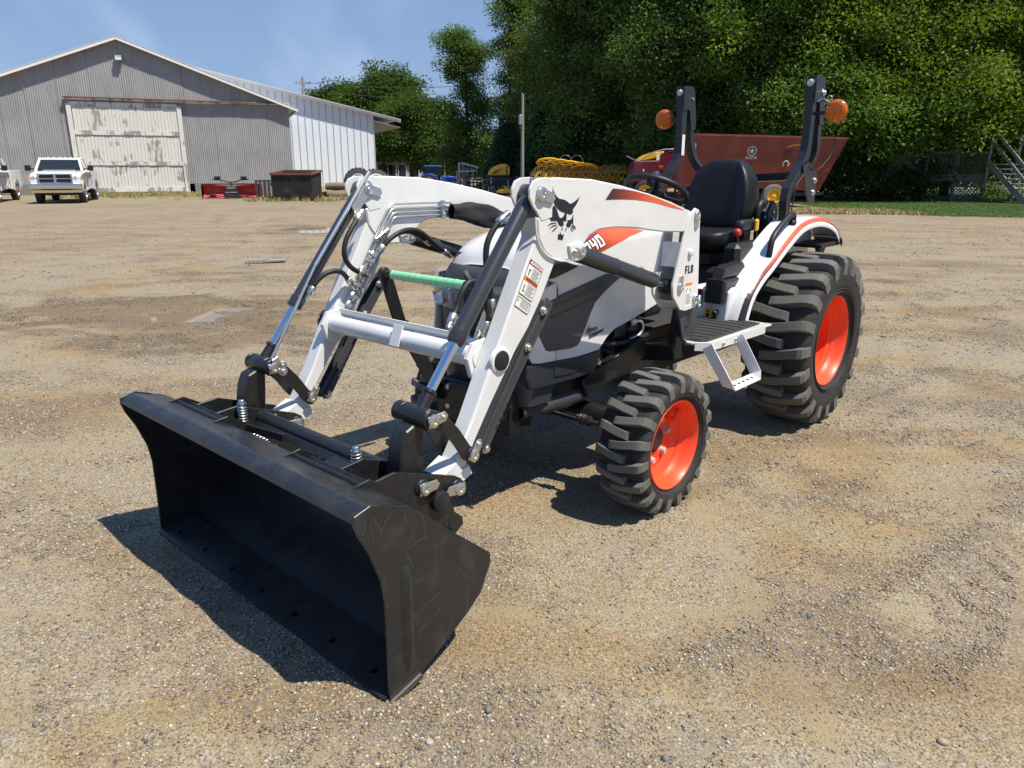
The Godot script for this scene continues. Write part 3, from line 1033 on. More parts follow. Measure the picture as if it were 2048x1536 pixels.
func build_loader(T: Node3D) -> void:
	loader_side(T, 1.0)
	loader_side(T, -1.0)
	var b := MB.new()
	# cross tube between the arms
	b.cyl(P(2.655, 0.845, -0.455), P(2.655, 0.845, 0.455), 0.039, -1, 28)
	for s in [-1.0, 1.0]:
		b.prism(pv([2.62, 0.91, 2.69, 0.90, 2.72, 0.85, 2.70, 0.78, 2.66, 0.755, 2.62, 0.78, 2.60, 0.84]), -0.43 * s, -0.452 * s, 0.003)
	var ct := mk(b, "cross_tube", M.white, T)
	b = MB.new()
	b.bar(P(2.645, 0.900, -0.40), P(2.645, 0.900, 0.36), 0.004, 0.034, P(0.3, 1, 0))
	b.bar(P(2.628, 0.900, -0.40), P(2.628, 0.900, 0.36), 0.03, 0.004, P(0, 1, 0))
	mk(b, "line_cover", M.white, ct)
	b = MB.new()
	b.box(P(2.692, 0.868, 0.03), Vector3(0.006, 0.085, 0.055), 0.001, Basis(Vector3(0, 0, 1), 0.35))
	mk(b, "bracket_plate", M.white, ct)
	# hitch tube and rail between the two hitch frames
	b = MB.new()
	b.cyl(P(3.05, 0.525, -0.40), P(3.05, 0.525, 0.40), 0.030, -1, 22)
	b.bar(P(3.098, 0.520, -0.36), P(3.098, 0.520, 0.38), 0.03, 0.008, P(0.8, 0.6, 0))
	b.bar(P(3.12, 0.50, 0.18), P(3.12, 0.50, 0.40), 0.05, 0.06, P(0.3, 1, 0), 0.004)
	var ht := mk(b, "hitch_tube", M.black, T)
	b = MB.new()
	var sp := PackedVector3Array()
	for k in 70:
		var t := k / 69.0
		sp.append(P(3.165 - 0.065 * t + 0.011 * cos(t * 60.0), 0.51 - 0.05 * t + 0.013 * sin(t * 60.0), -0.33 + 0.1 * t))
	b.tube(sp, 0.003, 5)
	mk(b, "handle_spring", M.zinc, ht)
	b = MB.new()
	b.box(P(3.17, 0.50, -0.36), Vector3(0.05, 0.05, 0.05), 0.006)
	b.box(P(3.06, 0.43, -0.05), Vector3(0.09, 0.05, 0.10), 0.006)
	b.bar(P(3.17, 0.53, -0.40), P(3.13, 0.535, -0.1), 0.012, 0.03, Vector3.UP, 0.002)
	mks(b, "latch_block", M.black, ht)
	# steel lines along the inner face of the far arm
	for k in 4:
		b = MB.new()
		var o := 0.0187 * k
		b.tube(curve(p3([1.96, 1.331 - o, -0.434, 2.05, 1.334 - o, -0.434, 2.20, 1.335 - o, -0.434, 2.305 - 0.004 * k, 1.335 - o, -0.434, 2.335 - 0.006 * k, 1.322 - o, -0.434, 2.36 - 0.008 * k, 1.29 - o, -0.434, 2.41 - 0.0165 * k, 1.216 - 0.010 * k, -0.434, 2.50 - 0.0165 * k, 1.07 - 0.010 * k, -0.434, 2.58 - 0.0165 * k, 0.94 - 0.010 * k, -0.434, 2.605 - 0.0155 * k, 0.90 - 0.010 * k, -0.43]), 4), 0.0048, 8)
		mk(b, "hydraulic_line", M.zinc, T)
	for q in [[2.02, 1.303, 0.0], [2.385, 1.205, 1.05]]:
		b = MB.new()
		var bs := Basis(Vector3(0, 0, 1), q[2])
		b.box(P(q[0], q[1], -0.428), Vector3(0.022, 0.085, 0.022), 0.003, bs)
		b.bolt(P(q[0], q[1], -0.428) + bs.y * 0.018, P(0, 0, 1), 0.007, 0.018)
		b.bolt(P(q[0], q[1], -0.428) - bs.y * 0.022, P(0, 0, 1), 0.007, 0.018)
		mk(b, "line_clamp", M.zinc_blue, T)
	# valve block fittings where hoses leave the lines
	b = MB.new()
	for q in [[2.50, 1.06, 0.0], [2.535, 1.0, 0.4], [2.56, 0.95, 0.2], [2.455, 1.095, 0.5], [2.44, 1.12, 0.0], [2.585, 0.915, 0.3]]:
		var bs := Basis(Vector3(0, 0, 1), 1.0 + q[2])
		b.box(P(q[0], q[1], -0.424), Vector3(0.045, 0.02, 0.02), 0.004, bs)
		b.cyl(P(q[0], q[1], -0.43), P(q[0] + 0.012, q[1] + 0.006, -0.395), 0.0105, -1, 6)
	mks(b, "line_fitting", M.zinc, T)
	# fabric sleeve on the hoses at the rear of the far arm
	var rows := []
	rng.seed = 4
	for i in 25:
		var t := i / 24.0
		var row := PackedVector3Array()
		var cx := lerpf(1.985, 1.62, t)
		var cyy := 1.292 - 0.02 * t - 0.045 * t * t
		for k in 26:
			var a := TAU * k / 26
			var h := lerpf(0.034, 0.052, smoothstep(0.0, 0.35, t))
			var fold := 0.13 * sin(a * 2.0 + t * 8.0) + 0.06 * sin(a * 5.0 - t * 6.0) + rng.randf_range(-0.02, 0.02)
			var ca := signf(cos(a)) * pow(absf(cos(a)), 0.7)
			row.append(P(cx + 0.10 * h * sin(a), cyy + h * (1.0 + fold) * sin(a), -0.405 + 0.022 * (1.0 + fold * 1.6) * ca))
		rows.append(row)
	b = MB.new()
	b.grid(rows, true, 1.0)
	mk(b, "hose_sleeve", M.sleeve, T)
	hose(T, [2.50, 1.30, -0.42, 2.56, 1.25, -0.40, 2.603, 1.19, -0.395, 2.61, 1.13, -0.395, 2.575, 1.08, -0.40, 2.505, 1.045, -0.41])
	hose(T, [2.765, 0.985, -0.44, 2.735, 1.035, -0.43, 2.685, 1.068, -0.42, 2.62, 1.066, -0.415, 2.565, 1.005, -0.42])
	hose(T, [2.44, 1.11, -0.41, 2.40, 1.165, -0.40, 2.32, 1.208, -0.40, 2.235, 1.212, -0.405, 2.165, 1.185, -0.42, 2.105, 1.152, -0.44])
	hose(T, [2.43, 1.135, -0.40, 2.375, 1.19, -0.385, 2.29, 1.222, -0.385, 2.19, 1.21, -0.40, 2.09, 1.15, -0.42, 1.98, 1.085, -0.44])
	hose(T, [2.50, 1.325, 0.425, 2.545, 1.29, 0.42, 2.582, 1.235, 0.418, 2.59, 1.17, 0.42, 2.575, 1.10, 0.42, 2.57, 1.0, 0.43])
	hose(T, [2.775, 0.985, 0.43, 2.735, 1.03, 0.42, 2.705, 1.085, 0.42, 2.665, 1.112, 0.42, 2.62, 1.09, 0.43, 2.60, 1.0, 0.435, 2.61, 0.93, 0.43])
	b = MB.new()
	b.cyl(P(2.62, 0.90, 0.40), P(2.62, 0.935, 0.415), 0.014, -1, 10)
	b.cyl(P(2.665, 0.895, 0.33), P(2.64, 0.895, 0.44), 0.013, -1, 10)
	b.cyl(P(2.62, 0.93, 0.41), P(2.60, 1.0, 0.43), 0.012, -1, 10)
	mks(b, "tee_fitting", M.zinc, T)
	# level indicator rod on the far bucket cylinder
	b = MB.new()
	b.cyl(P(2.425, 1.475, -0.445), P(2.725, 1.10, -0.445), 0.0085, -1, 12)
	b.cyl(P(2.725, 1.10, -0.445), P(2.97, 0.745, -0.43), 0.0065, -1, 10)
	var ir := mk(b, "level_rod", M.zinc, T)
	b = MB.new()
	b.prism(pv([2.42, 1.43, 2.44, 1.44, 2.53, 1.33, 2.515, 1.30, 2.49, 1.315, 2.42, 1.40]), 0.435, 0.44, 0.001)
	b.prism(pv([2.99, 0.755, 2.965, 0.765, 2.935, 0.70, 2.95, 0.685, 2.985, 0.705]), 0.385, 0.39, 0.001)
	b.bolt(P(2.948, 0.70, -0.385), P(0, 0, 1), 0.013, 0.014)
	b.bolt(P(2.44, 1.40, -0.434), P(0, 0, 1), 0.012, 0.012)
	mks(b, "rod_bracket", M.zinc, ir)
	# decals on the near arm
	var near: Node = T.get_node("loader_arm")
	b = MB.new()
	b.colored = true
	var st := pv([2.051, 1.372, 2.005, 1.413, 1.93, 1.409, 1.842, 1.399, 1.75, 1.384, 1.662, 1.365, 1.55, 1.338, 1.449, 1.310, 1.55, 1.324, 1.659, 1.344, 1.75, 1.357, 1.839, 1.366, 1.94, 1.371])
	var ti := Geometry2D.triangulate_polygon(st)
	for i in range(0, ti.size(), 3):
		_flat_run(b, st[ti[i]], st[ti[i + 1]], st[ti[i + 2]], 0.5352, 4)
	mk(b, "stripe", M.print_run, near)
	b = MB.new()
	for a in LOGO:
		b.prism(pv(a), -0.5342, -0.5354)
	mk(b, "emblem", M.ink, near)
	warning_sticker(near)
	var ur: Node = T.get_node("loader_upright")
	var side := Basis(Vector3(-1, 0, 0), Vector3(0, 1, 0), Vector3(0, 0, -1))
	text("FL8", 0.036, P(1.392, 1.044, 0.5462), side, "model_lettering", M.ink, ur, "Droid Sans", true, 0.95)
	b = MB.new()
	b.box(P(1.385, 0.975, 0.5455), Vector3(0.06, 0.014, 0.001))
	mk(b, "warning_band", M.label_orange, ur)
	b = MB.new()
	b.box(P(1.385, 0.918, 0.5455), Vector3(0.062, 0.096, 0.0008))
	mk(b, "instruction_sticker", M.sticker, ur)
	b = MB.new()
	for k in 9:
		b.box(P(1.385, 0.928 - 0.0055 * k, 0.5462), Vector3(0.05 - 0.006 * (k % 3), 0.0014, 0.0006))
	for k in 2:
		b.box(P(1.40 - 0.03 * k, 0.948, 0.5462), Vector3(0.004, 0.022, 0.0006), 0, Basis(Vector3(0, 0, 1), 0.5 - k))
	mk(b, "sticker_print", M.ink, ur)

func _flat_run(b: MB, p: Vector2, q: Vector2, r: Vector2, l: float, lv: int) -> void:
	if lv > 0:
		var a := (p + q) * 0.5
		var c := (q + r) * 0.5
		var d := (r + p) * 0.5
		_flat_run(b, p, a, d, l, lv - 1)
		_flat_run(b, a, q, c, l, lv - 1)
		_flat_run(b, d, c, r, l, lv - 1)
		_flat_run(b, a, c, d, l, lv - 1)
		return
	b.col = run_color(clampf((2.04 - (p.x + q.x + r.x) / 3.0) / 0.35, 0.0, 1.0))
	b.f3(P(p.x, p.y, l), P(q.x, q.y, l), P(r.x, r.y, l), P(0, 0, 1))

func _slip(fr: Transform3D, cx: float, cy: float, sx: float, sy: float, lift: float, b: MB) -> void:
	b.box(fr * Vector3(cx, -cy, lift), Vector3(sx, sy, 0.0006), 0.0, fr.basis)

func warning_sticker(parent: Node) -> void:
	# two printed stickers, tilted along the beam
	var o := P(2.448, 1.155, 0.5292)
	var x := (P(2.413, 1.134, 0) - P(2.481, 1.176, 0)).normalized()
	var y := P(0, 0, 0) - (P(2.543, 1.067, 0) - P(2.481, 1.176, 0)).normalized()
	var z := P(0, 0, 1)
	var bs := Basis(x, y, z)
	var w := 0.080
	var h := 0.125
	var fr := Transform3D(bs, o)
	var b := MB.new()
	_slip(fr, 0.0, h * 0.5 - 0.006, w, h, 0.0, b)
	_slip(fr, 0.002, h + 0.024, w, 0.036, 0.0, b)
	mk(b, "warning_sticker", M.sticker, parent)
	b = MB.new()
	for q in [[-w / 2, h * 0.5 - 0.006, 0.0018, h], [w / 2, h * 0.5 - 0.006, 0.0018, h], [0, h - 0.006, w, 0.0018], [0.002 - w / 2, h + 0.024, 0.0018, 0.036], [0.002 + w / 2, h + 0.024, 0.0018, 0.036], [0.002, h + 0.006, w, 0.0018], [0.002, h + 0.042, w, 0.0018], [-0.008, 0.035, 0.001, 0.044], [-0.008, 0.093, 0.001, 0.046]]:
		_slip(fr, q[0], q[1], q[2], q[3], 0.0006, b)
	for k in 8:
		_slip(fr, 0.015 - 0.002 * (k % 3), 0.016 + 0.0052 * k, 0.04 - 0.005 * (k % 3), 0.0014, 0.0006, b)
		_slip(fr, 0.015 - 0.002 * (k % 3), 0.075 + 0.0052 * k, 0.04 - 0.005 * (k % 3), 0.0014, 0.0006, b)
	for k in 5:
		_slip(fr, 0.012, h + 0.0115 + 0.0055 * k, 0.05, 0.0013, 0.0006, b)
	_slip(fr, -0.024, 0.036, 0.004, 0.022, 0.0006, b)
	_slip(fr, -0.022, 0.026, 0.012, 0.003, 0.0006, b)
	_slip(fr, -0.024, 0.094, 0.004, 0.024, 0.0006, b)
	_slip(fr, -0.02, 0.105, 0.014, 0.003, 0.0006, b)
	mk(b, "sticker_print", M.ink, parent)
	b = MB.new()
	_slip(fr, 0.0, 0.0, w, 0.017, 0.0008, b)
	mk(b, "danger_band", M.red_print, parent)
	b = MB.new()
	_slip(fr, 0.0, 0.0605, w, 0.015, 0.0008, b)
	mk(b, "warning_band", M.label_orange, parent)
	b = MB.new()
	b.xf = Transform3D(bs, o + x * -0.03 - y * (h + 0.014) + z * 0.0007)
	b.prism(pv([-0.006, -0.005, 0.006, -0.005, 0, 0.006]), 0, 0.0006)
	mk(b, "caution_triangle", M.yellow_print, parent)
	text("▲DANGER".substr(1), 0.0125, o + x * 0.005 + z * 0.0015, bs, "danger_lettering", M.sticker, parent, "Droid Sans", true, 0.95, 0.0006)
	text("WARNING", 0.011, o + x * 0.006 - y * 0.0605 + z * 0.0015, bs, "warning_lettering", M.ink, parent, "Droid Sans", true, 0.95, 0.0006)
	b = MB.new()
	b.xf = Transform3D(bs, o + x * -0.03 + z * 0.0012)
	b.prism(pv([-0.005, -0.005, 0.005, -0.005, 0, 0.005]), 0, 0.0006)
	mk(b, "danger_triangle", M.sticker, parent)

const LOGO := [
	[2.371, 1.428, 2.367, 1.415, 2.360, 1.405, 2.348, 1.393, 2.333, 1.384, 2.319, 1.382, 2.302, 1.379, 2.282, 1.371, 2.270, 1.363, 2.250, 1.368, 2.230, 1.377, 2.213, 1.388, 2.222, 1.372, 2.237, 1.356, 2.253, 1.344, 2.250, 1.334, 2.258, 1.327, 2.271, 1.326, 2.286, 1.331, 2.301, 1.334, 2.320, 1.339, 2.335, 1.346, 2.352, 1.358, 2.361, 1.370, 2.369, 1.387, 2.373, 1.410],
	[2.361, 1.362, 2.346, 1.348, 2.339, 1.337, 2.334, 1.325, 2.327, 1.317, 2.317, 1.316, 2.307, 1.320, 2.300, 1.328, 2.298, 1.334, 2.288, 1.331, 2.288, 1.317, 2.290, 1.302, 2.302, 1.305, 2.307, 1.300, 2.303, 1.292, 2.309, 1.287, 2.319, 1.286, 2.331, 1.292, 2.338, 1.303, 2.343, 1.307, 2.376, 1.308, 2.391, 1.328, 2.382, 1.342],
	[2.249, 1.326, 2.248, 1.293, 2.261, 1.293, 2.264, 1.283, 2.277, 1.280, 2.288, 1.287, 2.289, 1.292, 2.282, 1.299, 2.282, 1.307, 2.268, 1.306, 2.258, 1.310],
	[2.322, 1.266, 2.319, 1.259, 2.310, 1.254, 2.302, 1.258, 2.305, 1.246, 2.309, 1.237, 2.337, 1.242, 2.334, 1.259, 2.325, 1.259],
	[2.397, 1.292, 2.376, 1.301, 2.346, 1.302, 2.345, 1.299, 2.375, 1.297], [2.386, 1.280, 2.369, 1.291, 2.343, 1.294, 2.343, 1.291, 2.367, 1.288], [2.373, 1.268, 2.359, 1.279, 2.340, 1.288, 2.339, 1.286, 2.356, 1.275],
	[2.256, 1.291, 2.239, 1.284, 2.230, 1.271, 2.244, 1.280, 2.256, 1.288], [2.257, 1.284, 2.245, 1.276, 2.239, 1.268, 2.250, 1.275, 2.259, 1.281], [2.264, 1.278, 2.254, 1.271, 2.249, 1.262, 2.259, 1.270],
	[2.313, 1.282, 2.309, 1.282, 2.312, 1.270, 2.316, 1.273], [2.289, 1.280, 2.285, 1.278, 2.292, 1.267, 2.295, 1.268]]

func _edge(A: Vector2, B: Vector2, nrm: Vector2, u: float, l: float, h: float) -> Vector3:
	var q := A.lerp(B, u) + nrm * h
	return P(q.x, q.y, l)

func build_bucket(T: Node3D) -> void:
	var W := 0.765
	# shell: bent sheet
	var prof := curve2(pv([3.335, 0.004, 3.245, 0.034, 3.10, 0.118, 3.045, 0.155, 2.985, 0.215, 2.962, 0.285, 2.985, 0.345, 3.10, 0.45, 3.258, 0.587, 3.335, 0.613, 3.385, 0.630, 3.405, 0.632, 3.437, 0.618, 3.446, 0.600]), 3)
	var rows := []
	for p in prof:
		var row := PackedVector3Array()
		for l in [-W, -W * 0.5, 0.0, W * 0.5, W]:
			row.append(P(p.x, p.y, l))
		rows.append(row)
	var b := MB.new()
	b.grid(rows, false, 1.0, 0.007)
	var bk := mk(b, "bucket", M.bucket_paint, T)
	# turned-up stiffener under the top lip
	b = MB.new()
	b.bar(P(3.425, 0.597, -W), P(3.425, 0.597, W), 0.022, 0.012, Vector3.UP, 0.003)
	b.bar(P(3.34, 0.600, -W), P(3.34, 0.600, W), 0.05, 0.008, P(-0.25, 0.97, 0))
	mk(b, "top_bar", M.bucket_paint, bk)
	# end plates
	var ep := pv([3.446, 0.595, 3.444, 0.622, 3.392, 0.636, 3.345, 0.621, 3.268, 0.592, 2.945, 0.318, 2.941, 0.282, 2.986, 0.195, 3.043, 0.150, 3.246, 0.030, 3.362, 0.001, 3.360, 0.147, 3.359, 0.325, 3.369, 0.399, 3.402, 0.494, 3.433, 0.556])
	for s in [-1.0, 1.0]:
		b = MB.new()
		b.prism(ep, -W * s, -(W + 0.009) * s, 0.0015)
		mk(b, "end_plate", M.bucket_paint, bk)
		# pressed rib and wear strip
		b = MB.new()
		var rr := []
		for i in 13:
			var t := i / 12.0
			var env := smoothstep(0.0, 0.15, t) * smoothstep(0.0, 0.12, 1.0 - t)
			var row := PackedVector3Array()
			for k in 7:
				var x := (k - 3) / 3.0
				row.append(P(3.285 + 0.024 * x * (0.4 + 0.6 * env), lerpf(0.06, 0.42, t), (W + 0.0085 + 0.016 * env * maxf(0.0, 1.0 - x * x)) * s))
			rr.append(row)
		b.grid(rr, false, s)
		mk(b, "pressed_rib", M.bucket_paint, bk)
		b = MB.new()
		b.prism(pv([3.372, -0.002, 3.366, 0.012, 3.25, 0.044, 3.24, 0.026, 3.30, 0.008]), -(W + 0.009) * s, -(W + 0.019) * s, 0.0015)
		mk(b, "wear_strip", M.worn_steel, bk)
	# cutting edge: plate with a row of bolt holes
	b = MB.new()
	var A := Vector2(3.372, 0.003)
	var B := Vector2(3.235, 0.0475)
	var nrm := Vector2(-(B - A).y, (B - A).x).normalized() * -1.0
	if nrm.y < 0:
		nrm = -nrm
	var cells := 7
	for i in cells:
		var l0 := -W + 2 * W * i / cells
		var l1 := -W + 2 * W * (i + 1) / cells
		var cl := (l0 + l1) * 0.5
		var outer := []
		var inner := []
		for k in 16:
			var t := TAU * k / 16
			var dx := cos(t)
			var dy := sin(t)
			var m := maxf(absf(dx), absf(dy))
			outer.append(Vector2(0.5 + 0.5 * dy / m if absf(dy) >= absf(dx) else 0.5 + 0.5 * dy / m, cl + (l1 - l0) * 0.5 * dx / m))
			inner.append(Vector2(0.36 + 0.075 * dy, cl + 0.0105 * dx))
		for k in 16:
			var j := (k + 1) % 16
			for h in [0.006, 0.014]:
				b.q4(_edge(A, B, nrm, outer[k].x, outer[k].y, h), _edge(A, B, nrm, outer[j].x, outer[j].y, h), _edge(A, B, nrm, inner[j].x, inner[j].y, h), _edge(A, B, nrm, inner[k].x, inner[k].y, h), Vector3(0, 1 if h > 0.01 else -1, 0))
			b.q4(_edge(A, B, nrm, inner[k].x, inner[k].y, 0.006), _edge(A, B, nrm, inner[j].x, inner[j].y, 0.006), _edge(A, B, nrm, inner[j].x, inner[j].y, 0.014), _edge(A, B, nrm, inner[k].x, inner[k].y, 0.014), _edge(A, B, nrm, 0.36, cl, 0.01) - _edge(A, B, nrm, inner[k].x, inner[k].y, 0.01))
	b.q4(_edge(A, B, nrm, 0, -W, 0.0), _edge(A, B, nrm, 0, W, 0.0), _edge(A, B, nrm, 0, W, 0.014), _edge(A, B, nrm, 0, -W, 0.014), P(1, 0, 0))
	b.q4(_edge(A, B, nrm, 1, -W, 0.005), _edge(A, B, nrm, 1, W, 0.005), _edge(A, B, nrm, 1, W, 0.014), _edge(A, B, nrm, 1, -W, 0.014), P(-1, 0.3, 0))
	mk(b, "cutting_edge", M.bucket_paint, bk)
	# mounting plates on the bucket's back
	for s in [-1.0, 1.0]:
		b = MB.new()
		b.bar(P(3.275, 0.597, 0.24 * s), P(3.275, 0.597, 0.60 * s), 0.055, 0.012, P(-0.55, 0.83, 0), 0.002)
		b.bar(P(3.235, 0.58, 0.27 * s), P(3.235, 0.58, 0.57 * s), 0.05, 0.014, P(-0.65, 0.76, 0), 0.002)
		b.prism(pv([3.33, 0.612, 3.27, 0.622, 3.20, 0.58, 3.21, 0.55, 3.27, 0.59]), -0.236 * s, -0.244 * s, 0.001)
		b.prism(pv([3.33, 0.612, 3.27, 0.622, 3.20, 0.58, 3.21, 0.55, 3.27, 0.59]), -0.598 * s, -0.606 * s, 0.001)
		b.bar(P(2.945, 0.30, 0.27 * s), P(2.945, 0.30, 0.6 * s), 0.07, 0.012, P(1, 0.2, 0))
		mks(b, "mounting_plate", M.black, bk)

# ------------------------------------------------------------------ wheels
func lug_mesh(R: float, Rb: float, W: float, flip: float, half: float, lead: float) -> ArrayMesh:
	var b := MB.new()
	# stations from beyond the middle out to the shoulder and down the side wall: z, top radius, base radius, angle
	var k := Rb / R
	var S := [[-0.17, 0.992, k - 0.01, 0.046], [-0.10, 0.999, k - 0.01, 0.042], [0.0, 1.0, k - 0.01, 0.036], [0.11, 1.0, k - 0.01, 0.026], [0.22, 0.999, k - 0.012, 0.013], [0.33, 0.994, k - 0.016, 0.0], [0.42, 0.984, k - 0.04, -0.008], [0.485, 0.960, k - 0.09, -0.012], [0.52, 0.905, k - 0.14, -0.014]]
	var ring := []
	for i in S.size():
		var z: float = S[i][0] * W * flip
		var a: float = S[i][3] * lead * 1.35
		var wt: float = half * (1.0 if i < 6 else 1.12)
		var q := []
		for e in [[-1.22, S[i][2]], [-1.0, S[i][1] - 0.006], [-0.86, S[i][1]], [0.86, S[i][1]], [1.0, S[i][1] - 0.006], [1.22, S[i][2]]]:
			var t: float = a + e[0] * wt
			var r: float = R * e[1]
			q.append(Vector3(r * sin(t), r * cos(t), z))
		ring.append(q)
	for i in ring.size() - 1:
		var cc := Vector3.ZERO
		for q in [ring[i], ring[i + 1]]:
			for p in q:
				cc += p / 12.0
		for j in 5:
			var mid: Vector3 = (ring[i][j] + ring[i][j + 1] + ring[i + 1][j] + ring[i + 1][j + 1]) * 0.25
			b.q4(ring[i][j], ring[i][j + 1], ring[i + 1][j + 1], ring[i + 1][j], mid - cc)
	for e in [0, ring.size() - 1]:
		var o := Vector3(0, 0, -flip) if e == 0 else Vector3(0, -0.3, flip)
		for j in range(1, 5):
			b.f3(ring[e][0], ring[e][j], ring[e][j + 1], o)
	return b.mesh()

func make_wheel(T: Node3D, called: String, at: Vector3, R: float, W: float, rim: float, nl: int, outward: float, front: bool) -> Node3D:
	var w := part(called, T)
	w.position = at
	w.rotation.y = 0.0 if outward > 0 else PI   # outward: +z of the wheel
	var h := 0.033 if front else 0.047
	var Rb := R - h
	var b := MB.new()
	# carcass: from the inner bead over the tread to the outer bead
	var pr := []
	for q in [[rim + 0.002, -0.40], [rim + 0.018, -0.455], [lerpf(rim, Rb, 0.35), -0.505], [lerpf(rim, Rb, 0.65), -0.512], [lerpf(rim, Rb, 0.86), -0.49], [lerpf(rim, Rb, 0.965), -0.42], [Rb, -0.32], [Rb + 0.003, 0.0], [Rb, 0.32], [lerpf(rim, Rb, 0.965), 0.42], [lerpf(rim, Rb, 0.86), 0.49], [lerpf(rim, Rb, 0.65), 0.512], [lerpf(rim, Rb, 0.35), 0.505], [rim + 0.018, 0.455], [rim + 0.002, 0.40]]:
		pr.append(Vector2(q[0], q[1] * W))
	b.lathe(Vector3.ZERO, Vector3(0, 0, 1), pr, 64)
	# ribs round the side wall near the bead
	for k in 2:
		b.lathe(Vector3.ZERO, Vector3(0, 0, 1), [Vector2(rim + 0.024 + 0.016 * k, 0.468 * W), Vector2(rim + 0.026 + 0.016 * k, 0.486 * W + 0.004), Vector2(rim + 0.03 + 0.016 * k, 0.484 * W + 0.003), Vector2(rim + 0.032 + 0.016 * k, 0.46 * W)], 64)
	mk(b, "tyre", M.rubber, w)
	var half := PI / nl * 0.33
	var lm := [lug_mesh(R, Rb, W, 1.0, half, outward), lug_mesh(R, Rb, W, -1.0, half, outward)]
	for i in nl:
		for k in 2:
			var o := mi(lm[k], "tread_lug", M.lug_rubber, w)
			o.rotation.z = TAU * (i + 0.5 * k) / nl
	# rim: deep barrel open to the outside, disc and hub
	b = MB.new()
	var zf := 0.42 * W
	var zd := zf - (0.105 if front else 0.27)
	b.lathe(Vector3.ZERO, Vector3(0, 0, 1), [Vector2(rim + 0.004, zf - 0.012), Vector2(rim + 0.006, zf + 0.002), Vector2(rim, zf + 0.007), Vector2(rim - 0.007, zf + 0.001), Vector2(rim - 0.012, zf - 0.02), Vector2(rim - 0.022, zf - 0.04), Vector2(rim - 0.024, zf - 0.06), Vector2(rim - 0.030, zf - 0.066), Vector2(rim - 0.031, zf - 0.082), Vector2(rim - 0.046, zf - 0.092), Vector2(rim - 0.052, minf(zf - 0.094, zd + 0.02)), Vector2(rim - 0.062, zd), Vector2(rim - 0.075, zd - 0.004)], 56)
	b.lathe(Vector3.ZERO, Vector3(0, 0, 1), [Vector2(rim - 0.06, zd), Vector2(rim - 0.085, zd + 0.006), Vector2(rim - 0.10, zd - 0.002), Vector2(0.115, zd - 0.006), Vector2(0.11, zd + 0.001), Vector2(0.062, zd + 0.001), Vector2(0.06, zd - 0.025)], 56)
	b.lathe(Vector3.ZERO, Vector3(0, 0, 1), [Vector2(rim - 0.05, zd - 0.01), Vector2(rim - 0.03, -0.2 * W), Vector2(rim - 0.01, -0.36 * W), Vector2(rim + 0.004, -0.42 * W)], 40)
	var rm := mk(b, "rim", M.orange, w)
	b = MB.new()
	b.lathe(Vector3(0, 0, zd - 0.06), Vector3(0, 0, 1), [Vector2(0, 0), Vector2(0.07, 0), Vector2(0.066, 0.03), Vector2(0.04, 0.035), Vector2(0.036, 0.045), Vector2(0, 0.046)], 20)
	mk(b, "hub", M.plastic_black, w)
	b = MB.new()
	for k in 6:
		var t := TAU * k / 6 + 0.25
		b.bolt(Vector3(0.094 * cos(t), 0.094 * sin(t), zd - 0.006), Vector3(0, 0, 1), 0.015, 0.03)
	mks(b, "wheel_nut", M.nut_grey, w)
	if front:
		b = MB.new()
		b.xf = Transform3D(Basis(Vector3(0, 0, 1), PI + (0.75 if outward < 0 else -0.75)), Vector3.ZERO)
		b.prism(pv([-(rim - 0.035), -0.016, -(rim - 0.075), -0.014, -(rim - 0.085), 0.0, -(rim - 0.075), 0.014, -(rim - 0.035), 0.016]), zf - 0.065, zf - 0.05, 0.002)
		b.prism(pv([-(rim - 0.075), -0.014, -(rim - 0.085), -0.01, -(rim - 0.085), 0.01, -(rim - 0.075), 0.014]), zf - 0.065, zd, 0.0)
		mk(b, "valve_guard", M.orange, w)
	else:
		b = MB.new()
		b.cyl(Vector3(0.13, rim * 0.62, zd), Vector3(0.135, rim * 0.62, zd + 0.05), 0.006, -1, 8)
		mk(b, "valve", M.plastic_black, w)
	return w

